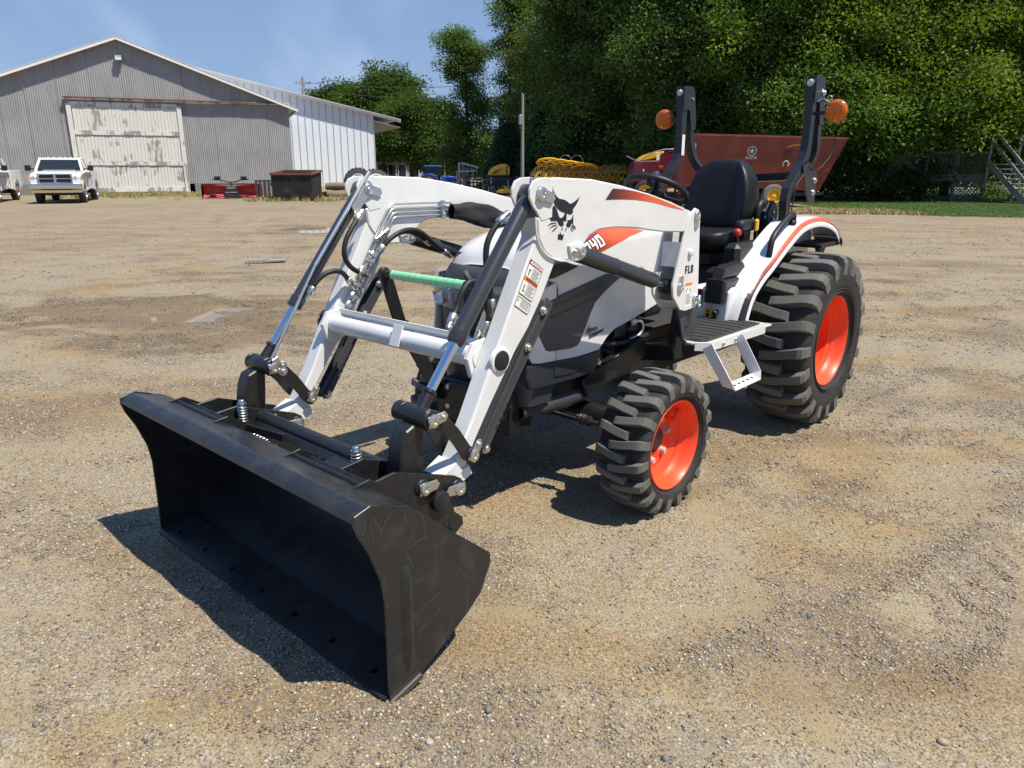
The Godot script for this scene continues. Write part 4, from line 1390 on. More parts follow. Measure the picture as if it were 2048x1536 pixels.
func build_body(T: Node3D) -> void:
	var b := MB.new()
	# ---- hood skin
	var rows := []
	for i in 26:
		var f: float = [1.20, 1.25, 1.3, 1.36, 1.42, 1.48, 1.54, 1.6, 1.66, 1.72, 1.78, 1.84, 1.88, 1.92, 1.96, 2.0, 2.03, 2.06, 2.08, 2.10, 2.115, 2.13, 2.14, 2.148, 2.153, 2.157][i]
		var t := lerp_table(HT, f)
		var bot := lerp_table([1.2, 0.835, 1.246, 0.829, 1.428, 0.792, 1.622, 0.76, 1.66, 0.735, 1.70, 0.684, 1.888, 0.679, 2.06, 0.69, 2.10, 0.70, 2.16, 0.70], f)
		var row := PackedVector3Array()
		var us := []
		for k in 9:
			us.append(lerpf(bot, t - 0.1, k / 8.0))
		for k in 9:
			us.append(t - 0.1 + 0.1 * sin((k + 1) / 9.0 * PI * 0.5))
		for k in us.size():
			row.append(P(f, us[k], hood_l(f, us[k])))
		row.append(P(f, t + 0.004, 0.03))
		for k in range(us.size() - 1, -1, -1):
			row.append(P(f, us[k], -hood_l(f, us[k])))
		rows.append(row)
	b.grid(rows, false, -1.0, 0.006)
	var hood := mk(b, "hood", M.white, T)
	# nose: dark rounded grille wrapped below the hood's lip
	b = MB.new()
	rows = []
	for i in 12:
		var u: float = [0.50, 0.56, 0.64, 0.72, 0.80, 0.88, 0.95, 1.0, 1.03, 1.055, 1.07, 1.077][i]
		var w := lerp_table([0.5, 0.262, 0.64, 0.284, 0.9, 0.296, 1.0, 0.293, 1.077, 0.262], u)
		var ff := lerp_table([0.5, 2.20, 0.64, 2.225, 0.9, 2.222, 1.0, 2.205, 1.04, 2.19, 1.06, 2.178, 1.077, 2.158], u)
		var row := PackedVector3Array()
		for k in 25:
			var t := (k - 12) / 12.0 * 1.5
			# rounded front, straight sides running back to the side panels
			var a := clampf(t, -1.0, 1.0) * PI * 0.5
			var l := w * signf(sin(a)) * pow(absf(sin(a)), 0.62)
			var f := ff - (ff - 2.10) * (1.0 - pow(absf(cos(a)), 0.45))
			if absf(t) > 1.0:
				f = lerpf(2.10, 2.03, (absf(t) - 1.0) / 0.5)
			row.append(P(f, u, l))
		rows.append(row)
	b.grid(rows, false, -1.0, 0.006)
	var nose := mk(b, "grille", M.grey_panel, T)
	# raised emblem on the nose
	b = MB.new()
	for a in LOGO.slice(0, 4):
		var q := PackedVector2Array()
		for i in range(0, a.size(), 2):
			q.append(Vector2((a[i] - 2.305) * 0.85, (a[i + 1] - 1.33) * 0.85))
		b.xf = Transform3D(Basis(Vector3(0, 0, 1), Vector3(0, 1, 0), Vector3(-1, 0, 0)), P(2.222, 0.985, -0.01))
		b.prism(q, -0.012, 0.012, 0.002)
	mk(b, "nose_emblem", M.grey_panel, nose)
	b = MB.new()
	for k in 5:
		b.bar(P(2.226, 0.66 + 0.045 * k, -0.17), P(2.226, 0.66 + 0.045 * k, 0.17), 0.012, 0.012, Vector3.UP, 0.002)
	mks(b, "grille_slat", M.plastic_black, nose)
	for s in [-1.0, 1.0]:
		# headlight: chrome bowl behind a clear wrap-round lens
		b = MB.new()
		b.prism(pv([2.10, 1.055, 2.19, 1.05, 2.205, 1.0, 2.205, 0.90, 2.18, 0.86, 2.12, 0.90]), -0.288 * s, -0.303 * s, 0.004)
		var hl := mk(b, "headlight", M.lens_clear, T)
		b = MB.new()
		b.lathe(P(2.20, 0.945, 0.235 * s), P(1, 0, 0.25 * s), [Vector2(0, -0.02), Vector2(0.03, -0.012), Vector2(0.045, 0.012), Vector2(0.05, 0.03)], 18)
		b.lathe(P(2.20, 0.945, 0.13 * s), P(1, 0.1, 0.1 * s), [Vector2(0, -0.02), Vector2(0.03, -0.012), Vector2(0.042, 0.012), Vector2(0.046, 0.03)], 18)
		b.prism(pv([2.12, 1.04, 2.18, 1.035, 2.195, 0.99, 2.195, 0.91, 2.175, 0.875, 2.13, 0.91]), -0.285 * s, -0.291 * s, 0.001)
		mks(b, "reflector_bowl", M.reflector, hl)
		b = MB.new()
		var lr := []
		for i in 5:
			var row := PackedVector3Array()
			for k in 9:
				row.append(P(2.228 - 0.02 * pow(k / 8.0, 2), lerpf(0.88, 1.01, i / 4.0) + 0.02 * (k / 8.0), lerpf(0.075, 0.288, k / 8.0) * s))
			lr.append(row)
		b.grid(lr, false, s, 0.003)
		mk(b, "lens", M.lens_clear, hl)
		b = MB.new()
		b.prism(pv([2.04, 1.03, 2.16, 1.0, 2.20, 0.93, 2.215, 0.80, 2.216, 0.742, 2.19, 0.706, 2.15, 0.697, 2.04, 0.69]), -0.282 * s, -0.2955 * s, 0.004)
		mk(b, "side_panel", M.white, hood)
		# dark wedge and vent panel of the hood side, bottom skirt
		b = MB.new()
		hood_print(b, pv([2.12, 1.125, 2.035, 1.127, 1.894, 1.083, 2.042, 1.048, 2.12, 1.04]), s, 0.0035)
		mk(b, "side_wedge", M.dark_panel, hood)
		b = MB.new()
		b.prism(pv([2.136, 0.968, 2.098, 0.955, 1.900, 0.992, 1.686, 1.030, 1.60, 1.018, 1.568, 1.003, 1.62, 0.985, 1.703, 0.947, 1.768, 0.908, 1.80, 0.865, 1.87, 0.75, 1.89, 0.732, 1.93, 0.728, 2.08, 0.738, 2.11, 0.748, 2.157, 0.819, 2.16, 0.9]), -0.285 * s, -0.2985 * s, 0.003)
		mk(b, "vent_panel", M.grey_panel, hood)
		b = MB.new()
		for k in 2:
			b.bar(P(2.13, 0.925 - 0.045 * k, 0.298 * s), P(1.70 + 0.05 * k, 0.985 - 0.05 * k, 0.298 * s), 0.003, 0.007, Vector3.UP, 0.001)
		mks(b, "vent_louver", M.dark_panel, hood)
		b = MB.new()
		b.prism(pv([2.19, 0.702, 2.15, 0.695, 1.888, 0.676, 1.70, 0.680, 1.715, 0.64, 1.755, 0.582, 1.90, 0.578, 2.06, 0.583, 2.20, 0.592, 2.225, 0.64, 2.225, 0.70]), -0.262 * s, -0.2935 * s, 0.006)
		var sk := mk(b, "lower_skirt", M.dark_panel, T)
		b = MB.new()
		b.prism(pv([2.05, 0.665, 1.93, 0.658, 1.80, 0.655, 1.79, 0.63, 1.93, 0.61, 2.05, 0.62]), -0.2935 * s, -0.2985 * s, 0.002)
		mk(b, "skirt_rib", M.dark_panel, sk)
		# printed stripe with the model number on the hood shoulder
		b = MB.new()
		b.colored = true
		hood_print(b, pv([1.90, 1.10, 1.848, 1.176, 1.832, 1.197, 1.75, 1.216, 1.666, 1.2315, 1.58, 1.231, 1.493, 1.224, 1.40, 1.214, 1.36, 1.205, 1.493, 1.187, 1.62, 1.158, 1.74, 1.128, 1.82, 1.105]), s, 0.0015, true)
		mk(b, "hood_stripe", M.print_run, hood)
		number_2040(hood, s)
	dealer_mark(hood)
	# ---- engine, frame, transmission (seen in the gap under the hood)
	b = MB.new()
	b.box(P(1.72, 0.72, 0), Vector3(0.62, 0.42, 0.36), 0.03)
	b.box(P(1.62, 0.50, 0), Vector3(0.7, 0.16, 0.30), 0.03)
	b.cyl(P(1.52, 0.60, 0.14), P(1.44, 0.60, 0.14), 0.055, -1, 16, 0.006)
	var en := mk(b, "engine_block", M.engine, T)
	b = MB.new()
	b.lathe(P(1.58, 0.745, 0.23), P(-1, 0, 0), [Vector2(0, 0), Vector2(0.05, 0), Vector2(0.055, 0.02), Vector2(0.055, 0.09), Vector2(0.04, 0.11), Vector2(0, 0.11)], 20)
	b.box(P(1.36, 0.74, 0.21), Vector3(0.10, 0.07, 0.07), 0.01)
	mks(b, "alternator", M.plastic_black, en)
	b = MB.new()
	b.lathe(P(1.42, 0.755, 0.245), P(-1, 0.1, 0.1), [Vector2(0, 0), Vector2(0.022, 0), Vector2(0.024, 0.012), Vector2(0.018, 0.016), Vector2(0.018, 0.05), Vector2(0, 0.05)], 14)
	b.tube(curve(p3([1.36, 0.76, 0.255, 1.32, 0.75, 0.26, 1.30, 0.71, 0.255, 1.33, 0.68, 0.25, 1.40, 0.672, 0.245])), 0.008, 8)
	mk(b, "fuel_pump", M.zinc, en)
	b = MB.new()
	b.tube(curve(p3([1.66, 0.70, 0.22, 1.58, 0.68, 0.255, 1.50, 0.67, 0.26, 1.40, 0.665, 0.26, 1.25, 0.67, 0.25])), 0.014, 8)
	b.tube(curve(p3([1.6, 0.66, 0.2, 1.55, 0.63, 0.25, 1.42, 0.62, 0.255, 1.2, 0.64, 0.22])), 0.010, 8)
	mks(b, "engine_hose", M.hose, en)
	b = MB.new()
	b.box(P(0.75, 0.55, 0), Vector3(1.1, 0.30, 0.34), 0.04)
	b.box(P(0.15, 0.60, 0), Vector3(0.5, 0.42, 0.40), 0.05)
	b.cyl(P(0, 0.519, -0.52), P(0, 0.519, 0.52), 0.085, -1, 20)
	b.cyl(P(0, 0.519, 0.30), P(0, 0.519, 0.44), 0.14, -1, 20, 0.02)
	b.cyl(P(0, 0.519, -0.30), P(0, 0.519, -0.44), 0.14, -1, 20, 0.02)
	mk(b, "transmission", M.engine, T)
	b = MB.new()
	for s in [-1.0, 1.0]:
		b.bar(P(2.12, 0.53, 0.17 * s), P(0.9, 0.53, 0.17 * s), 0.02, 0.14, Vector3.UP, 0.003)
		b.bar(P(1.31, 0.86, 0.47 * s), P(1.31, 0.60, 0.44 * s), 0.05, 0.07, P(1, 0, 0), 0.006)
		b.bar(P(1.31, 0.63, 0.47 * s), P(1.31, 0.58, 0.16 * s), 0.08, 0.08, Vector3.UP, 0.006)
		b.bar(P(1.36, 0.645, 0.30 * s), P(1.78, 0.50, 0.24 * s), 0.05, 0.10, Vector3.UP, 0.006)
		b.box(P(1.70, 0.585, 0.235 * s), Vector3(0.10, 0.12, 0.03), 0.004)
		b.bar(P(1.70, 0.53, 0.22 * s), P(2.14, 0.47, 0.20 * s), 0.025, 0.09, Vector3.UP, 0.004)
	b.box(P(2.17, 0.47, 0), Vector3(0.16, 0.20, 0.42), 0.012)
	b.box(P(2.24, 0.50, 0), Vector3(0.05, 0.12, 0.30), 0.01)
	b.box(P(1.95, 0.52, 0), Vector3(0.4, 0.12, 0.46), 0.02)
	var fr := mk(b, "loader_frame", M.black, T)
	b = MB.new()
	b.bolt(P(1.72, 0.605, 0.251), P(0, 0, 1), 0.015, 0.016)
	b.bolt(P(1.675, 0.605, 0.251), P(0, 0, 1), 0.015, 0.016)
	for q in [[0.44, 0.16], [0.53, 0.16], [0.44, -0.16], [0.53, -0.16]]:
		b.bolt(P(2.251, q[0], q[1]), P(1, 0, 0), 0.014, 0.016)
	mks(b, "frame_bolt", M.zinc, fr)
	# exhaust tail pipe pointing forward
	b = MB.new()
	b.lathe(P(1.75, 0.46, 0.20), P(1, 0.02, 0.02), [Vector2(0.045, 0), Vector2(0.045, 0.30), Vector2(0.030, 0.33), Vector2(0.030, 0.43), Vector2(0.027, 0.431), Vector2(0.026, 0.35), Vector2(0, 0.34)], 22)
	mk(b, "exhaust_pipe", M.guide_grey, T)
	# front axle
	b = MB.new()
	b.cyl(P(1.711, 0.36, -0.42), P(1.711, 0.36, 0.42), 0.055, -1, 18)
	b.box(P(1.711, 0.40, 0), Vector3(0.16, 0.14, 0.24), 0.03)
	for s in [-1.0, 1.0]:
		b.lathe(P(1.711, 0.36, 0.36 * s), P(0, 0, s), [Vector2(0.055, 0), Vector2(0.085, 0.03), Vector2(0.09, 0.09), Vector2(0.06, 0.12), Vector2(0, 0.12)], 18)
		b.cyl(P(1.711, 0.22, 0.42 * s), P(1.711, 0.46, 0.42 * s), 0.05, -1, 16, 0.01)
		b.cyl(P(1.711, 0.322, 0.42 * s), P(1.711, 0.322, 0.62 * s), 0.05, -1, 16)
	var ax := mk(b, "front_axle", M.black, T)
	b = MB.new()
	b.cyl(P(1.86, 0.39, -0.1), P(1.86, 0.39, 0.12), 0.03, -1, 16)
	b.lathe(P(1.86, 0.385, 0.29), P(-0.1, -0.1, 1), [Vector2(0.016, 0), Vector2(0.026, 0.01), Vector2(0.022, 0.02), Vector2(0.028, 0.03), Vector2(0.022, 0.045), Vector2(0.026, 0.06), Vector2(0.012, 0.07), Vector2(0.012, 0.12), Vector2(0, 0.12)], 14)
	mk(b, "steering_cylinder", M.plastic_black, ax)
	b = MB.new()
	b.cyl(P(1.86, 0.39, 0.12), P(1.86, 0.388, 0.30), 0.012, -1, 14)
	mk(b, "steering_rod", M.chrome, ax)
	# ---- brush guard with green tape on its bar
	b = MB.new()
	b.cyl(P(2.50, 1.06, -0.285), P(2.50, 1.06, 0.285), 0.0165, -1, 18)
	for s in [-1.0, 1.0]:
		b.cyl(P(2.50, 1.06, 0.265 * s), P(2.50, 1.06, 0.29 * s), 0.028, -1, 18, 0.003)
		b.bar(P(2.495, 1.06, 0.278 * s), P(2.42, 0.82, 0.278 * s), 0.012, 0.062, P(1, 0.3, 0), 0.002)
		b.bar(P(2.42, 0.83, 0.27 * s), P(2.25, 0.47, 0.21 * s), 0.012, 0.075, P(1, 0.4, 0), 0.002)
	b.box(P(2.255, 0.45, 0), Vector3(0.012, 0.14, 0.46), 0.003)
	var gu := mk(b, "brush_guard", M.black, T)
	b = MB.new()
	var pr := []
	rng.seed = 11
	for k in 41:
		pr.append(Vector2(0.0178 + (0.0013 if k % 3 == 0 else 0.0) + rng.randf_range(0, 0.0007), -0.215 + 0.435 * k / 40.0))
	b.lathe(P(2.50, 1.06, 0), P(0, 0, 1), pr, 18)
	mk(b, "green_tape", M.tape_green, gu)
	b = MB.new()
	for k in [7, 11, 14, 19, 23, 26, 31, 35]:
		var l: float = -0.215 + 0.435 * k / 40.0
		b.lathe(P(2.50, 1.06, l), P(0.02, 0.03, 1), [Vector2(0.0188, 0), Vector2(0.0199, 0.001), Vector2(0.0199, 0.004), Vector2(0.0188, 0.005)], 18)
	mks(b, "tape_edge", M.tape_dark, gu)
	# ---- wheels
	make_wheel(T, "rear_wheel", P(0, 0.506, 0.587), 0.511, 0.362, 0.268, 20, -1.0, false)
	make_wheel(T, "rear_wheel", P(0, 0.506, -0.587), 0.511, 0.362, 0.268, 20, 1.0, false)
	make_wheel(T, "front_wheel", P(1.711, 0.316, 0.613), 0.321, 0.226, 0.2, 19, -1.0, true)
	make_wheel(T, "front_wheel", P(1.711, 0.316, -0.613), 0.321, 0.226, 0.2, 19, 1.0, true)
	platform(T)
	fender(T, 1.0)
	fender(T, -1.0)
	station(T)
	rops(T)

# the maker's number on the stripe, blocky outlined digits standing along the stripe
func number_2040(hood: Node, s: float) -> void:
	var D := {"2": [[0, 0, 1, 0.22], [0, 0.22, 0.3, 0.5], [0, 0.4, 1, 0.6], [0.7, 0.6, 1, 0.8], [0, 0.8, 1, 1]], "0": [[0, 0, 1, 0.2], [0, 0.2, 0.3, 0.8], [0.7, 0.2, 1, 0.8], [0, 0.8, 1, 1]], "4": [[0.68, 0, 1, 1], [0, 0.42, 0.3, 1.0], [0.3, 0.42, 0.68, 0.62]]}
	var a := Vector2(1.851, 1.146)
	var dx := (Vector2(1.704, 1.186) - Vector2(1.851, 1.146)).normalized()
	var dy := (Vector2(1.705, 1.210) - Vector2(1.684, 1.160)).normalized()
	for ink in [true, false]:
		var b := MB.new()
		var g := 0.004 if ink else 0.0
		var i := 0
		for ch in "2040":
			for r in D[ch]:
				var poly := PackedVector2Array()
				for q in [[r[0], r[1], -1, -1], [r[2], r[1], 1, -1], [r[2], r[3], 1, 1], [r[0], r[3], -1, 1]]:
					poly.append(a + dx * ((i + (q[0] if s > 0 else 1.0 - q[0]) * 0.8) * 0.05 - 0.045 + (q[2] if s > 0 else -q[2]) * g) + dy * ((q[1] - 0.5) * 0.052 + q[3] * g))
				hood_print(b, poly, s, 0.0022 if ink else 0.003)
			i += 1
		mk(b, "number_outline" if ink else "number_lettering", M.ink if ink else M.sticker, hood)

# dealer's script on the hood side: two lines of lettering, a swoosh and an underline
func dealer_mark(hood: Node) -> void:
	var x := (P(1.704, 0.763, 0) - P(1.817, 0.788, 0)).normalized()
	x = Vector3(-0.995, 0.09, 0).normalized()
	var y := Vector3(-0.05, 0.995, 0).normalized()
	var bs := Basis(x, y, P(0, 0, 1))
	var l := 0.2932
	text("Ellens", 0.021, P(1.783, 0.787, l), bs, "dealer_lettering", M.ink, hood, "Droid Serif", true, 0.95, 0.001)
	text("Equipment", 0.016, P(1.748, 0.768, l), bs, "dealer_lettering", M.ink, hood, "Droid Serif", true, 0.9, 0.001)
	var b := MB.new()
	b.bar(P(1.805, 0.752, l), P(1.735, 0.757, l), 0.0015, 0.0025, Vector3.UP)
	var arc := PackedVector3Array()
	for k in 12:
		var t := 2.2 + k * 0.16
		arc.append(P(1.79 - 0.0 * k + 0.018 * cos(PI - t), 0.797 + 0.024 * sin(t), l))
	b.tube(arc, 0.0012, 5)
	mk(b, "dealer_swoosh", M.ink, hood)

func platform(T: Node3D) -> void:
	for s in [-1.0, 1.0]:
		var b := MB.new()
		b.prism(pv([0.95, 0.16, 1.02, 0.28, 1.22, 0.42, 1.395, 0.56, 1.40, 0.60, 1.36, 0.655, 0.72, 0.675, 0.70, 0.30, 0.70, 0.16]), 0.0, 0.012, 0.003)
		var v2 := PackedVector3Array()
		for q in b.v:
			v2.append(P(q.x, 0.695 + q.z, q.y * s))
		var n2 := PackedVector3Array()
		for q in b.n:
			n2.append(P(q.x, q.z, q.y * s))
		b.v = v2
		b.n = n2
		b.bar(P(1.40, 0.692, 0.605 * s), P(1.35, 0.690, 0.662 * s), 0.006, 0.042, Vector3.UP, 0.001)
		b.bar(P(1.35, 0.690, 0.662 * s), P(0.80, 0.690, 0.676 * s), 0.006, 0.042, Vector3.UP, 0.001)
		var pl := mk(b, "platform", M.white, T)
		if s < 0:
			for i in range(0, b.v.size(), 3):
				var t := b.v[i]; b.v[i] = b.v[i + 1]; b.v[i + 1] = t
			pl.mesh = b.mesh()
		b = MB.new()
		for k in 9:
			var f := 1.335 - 0.066 * k
			var l0 := lerp_table([0.7, 0.29, 1.02, 0.30, 1.22, 0.44, 1.36, 0.56], f)
			b.box(P(f, 0.711, (l0 + 0.635) * 0.5 * s), Vector3(0.064, 0.008, 0.635 - l0), 0.002)
			b.box(P(f, 0.716, (l0 + 0.635) * 0.5 * s), Vector3(0.045, 0.006, 0.60 - l0), 0.002)
		b.box(P(0.98, 0.709, 0.14 * s), Vector3(0.5, 0.008, 0.27), 0.003)
		mk(b, "floor_mat", M.mat_rubber, pl)
		# hanging step: strap bent into a U, with a drilled tread
		b = MB.new()
		b.strap(p3([1.395, 0.70, 0.668 * s, 1.395, 0.675, 0.685 * s, 1.385, 0.535, 0.778 * s, 1.37, 0.52, 0.786 * s, 1.11, 0.52, 0.786 * s, 1.095, 0.535, 0.778 * s, 1.095, 0.675, 0.69 * s, 1.095, 0.70, 0.672 * s]), P(0, -0.55, 0.0) + P(0, 0.2, 1.0 * s), 0.055, 0.005)
		var stp := mk(b, "step", M.white, T)
		b = MB.new()
		for k in 5:
			b.cyl(P(1.33 - 0.045 * k, 0.523, 0.784 * s), P(1.33 - 0.045 * k, 0.5255, 0.784 * s), 0.008, -1, 10)
		mks(b, "step_hole_plug", M.plastic_black, stp)
		b = MB.new()
		for q in [1.36, 1.24, 1.12]:
			b.bolt(P(q, 0.69, 0.668 * s), P(0, 0, s), 0.009, 0.01)
		mks(b, "step_bolt", M.zinc, stp)
		# white inner panel under the fender with storage box
		b = MB.new()
		b.prism(pv([0.84, 0.70, 0.82, 0.86, 0.78, 0.88, 0.70, 0.88, 0.70, 0.70]), -0.26 * s, -0.475 * s, 0.008)
		var ip := mk(b, "seat_base_panel", M.white, T)
		b = MB.new()
		b.prism(pv([0.86, 0.80, 0.85, 0.925, 0.56, 0.925, 0.60, 0.79]), -0.345 * s, -0.46 * s, 0.012)
		b.prism(pv([0.83, 0.925, 0.80, 0.98, 0.60, 1.0, 0.55, 0.925]), -0.36 * s, -0.44 * s, 0.012)
		mk(b, "storage_box", M.plastic_black, ip)
		b = MB.new()
		b.box(P(0.843, 0.83, 0.315 * s), Vector3(0.01, 0.075, 0.03), 0.002)
		mk(b, "red_reflector", M.tail_red, ip)
		b = MB.new()
		b.box(P(0.848, 0.745, 0.375 * s), Vector3(0.012, 0.055, 0.04), 0.001)
		mk(b, "yellow_sticker", M.yellow_print, ip)
		b = MB.new()
		b.cyl(P(0.856, 0.735, 0.375 * s), P(0.8575, 0.735, 0.375 * s), 0.011, -1, 12)
		b.box(P(0.855, 0.758, 0.375 * s), Vector3(0.003, 0.01, 0.014))
		mk(b, "sticker_pictogram", M.ink, ip)
		b = MB.new()
		b.cyl(P(0.84, 0.755, 0.42 * s), P(0.875, 0.75, 0.42 * s), 0.014, 0.012, 12, 0.003)
		b.bar(P(0.86, 0.75, 0.42 * s), P(0.86, 0.70, 0.42 * s), 0.02, 0.012)
		mk(b, "pedal", M.plastic_black, ip)

const FEN := [0.80, 0.585, 0.79, 0.66, 0.765, 0.74, 0.71, 0.83, 0.61, 0.905, 0.49, 0.965, 0.328, 1.055, 0.15, 1.138, 0.0, 1.165, -0.15, 1.165, -0.28, 1.145, -0.385, 1.112, -0.445, 1.07, -0.46, 1.045]

# a point of the fender: i along it 0..1, t across it 0 (inside) .. 1 (outer edge)
func fen_pt(e: PackedVector2Array, i: int, t: float, s: float, lift := 0.0) -> Vector3:
	var a := e[maxi(i - 1, 0)]
	var c := e[mini(i + 1, e.size() - 1)]
	var tg := (c - a).normalized()
	var nr := Vector2(tg.y, -tg.x)
	if nr.dot(e[i] - Vector2(0, 0.5)) < 0:
		nr = -nr
	var k := i / float(e.size() - 1)
	var flare := lerp_table([0.0, 1.35, 0.2, 1.2, 0.4, 1.0, 1.0, 1.0], k)
	var off := 0.062 * pow(maxf(0.0, 1.0 - pow(t, 3.2)), 0.55) - 0.012 * (1.0 - t)
	var l := lerpf(0.375, 0.565, pow(t, 0.85)) if t < 1.0 else 0.565
	l = 0.375 + (l - 0.375) * (0.9 + 0.1 * flare)
	var q := e[i] + nr * (off + lift)
	return P(q.x, q.y, (l + lift * t * t) * s)

func fender(T: Node3D, s: float) -> void:
	var e := curve2(pv(FEN), 4)
	var rows := []
	for i in e.size():
		var row := PackedVector3Array()
		for k in 17:
			row.append(fen_pt(e, i, k / 16.0, s))
		# turned-in lip
		var last := row[16]
		row.append(last + P(0, -0.012, -0.004 * s))
		rows.append(row)
	var b := MB.new()
	b.grid(rows, false, -s, 0.006)
	# inner wall up to the seat
	var wall := PackedVector2Array()
	for p in e:
		wall.append(p + (p - Vector2(0, 0.5)).normalized() * 0.035)
	wall.append(Vector2(-0.42, 0.95))
	wall.append(Vector2(-0.2, 0.80))
	wall.append(Vector2(0.2, 0.80))
	wall.append(Vector2(0.6, 0.62))
	b.prism(wall, -0.368 * s, -0.378 * s, 0.0)
	var fd := mk(b, "fender", M.white, T)
	# stripe print along the outer shoulder, dark at the foot
	b = MB.new()
	b.colored = true
	for i in range(4, e.size() - 1):
		var k := i / float(e.size() - 1)
		var tr := lerp_table([0.0, 0.80, 0.12, 0.78, 0.2, 0.80, 0.24, 0.86, 0.6, 0.83, 1.0, 0.80], k)
		for j in 3:
			var t0 := lerpf(tr, 0.955, j / 3.0)
			var t1 := lerpf(tr, 0.955, (j + 1) / 3.0)
			b.col = run_color(clampf((k - 0.2) / 0.38, 0.0, 1.0))
			b.q4(fen_pt(e, i, t0, s, 0.0016), fen_pt(e, i + 1, t0, s, 0.0016), fen_pt(e, i + 1, t1, s, 0.0016), fen_pt(e, i, t1, s, 0.0016), P(0.3, 1, s))
	mk(b, "fender_stripe", M.print_run, fd)
	# dark tail cap
	b = MB.new()
	rows = []
	for q in [[0.0, 0.006], [0.35, 0.012], [0.7, 0.010], [1.0, 0.004]]:
		var row := PackedVector3Array()
		for k in 13:
			var p := fen_pt(e, e.size() - 2, k / 12.0, s, q[1])
			row.append(p + P(-0.055 * q[0] + 0.02, -0.05 * q[0] * q[0] + 0.012, 0))
		rows.append(row)
	b.grid(rows, false, -s, 0.005)
	b.prism(pv([-0.44, 1.05, -0.50, 1.045, -0.50, 1.02, -0.2, 1.02, -0.2, 1.04]), -0.38 * s, -0.55 * s, 0.003)
	b.prism(pv([-0.30, 1.02, -0.42, 1.02, -0.39, 0.975, -0.36, 0.965, -0.33, 0.975]), -0.47 * s, -0.50 * s, 0.002)
	mk(b, "fender_tail", M.plastic_black, fd)
	# grab handle
	b = MB.new()
	b.tube(curve(p3([0.47, 1.005, 0.515 * s, 0.472, 1.06, 0.52 * s, 0.455, 1.115, 0.52 * s, 0.40, 1.16, 0.52 * s, 0.30, 1.205, 0.515 * s, 0.22, 1.235, 0.51 * s, 0.18, 1.235, 0.51 * s, 0.16, 1.20, 0.505 * s, 0.16, 1.165, 0.50 * s]), 5), 0.0165, 12)
	b.box(P(0.165, 1.185, 0.503 * s), Vector3(0.045, 0.045, 0.04), 0.01)
	mk(b, "grab_handle", M.plastic_black, fd)

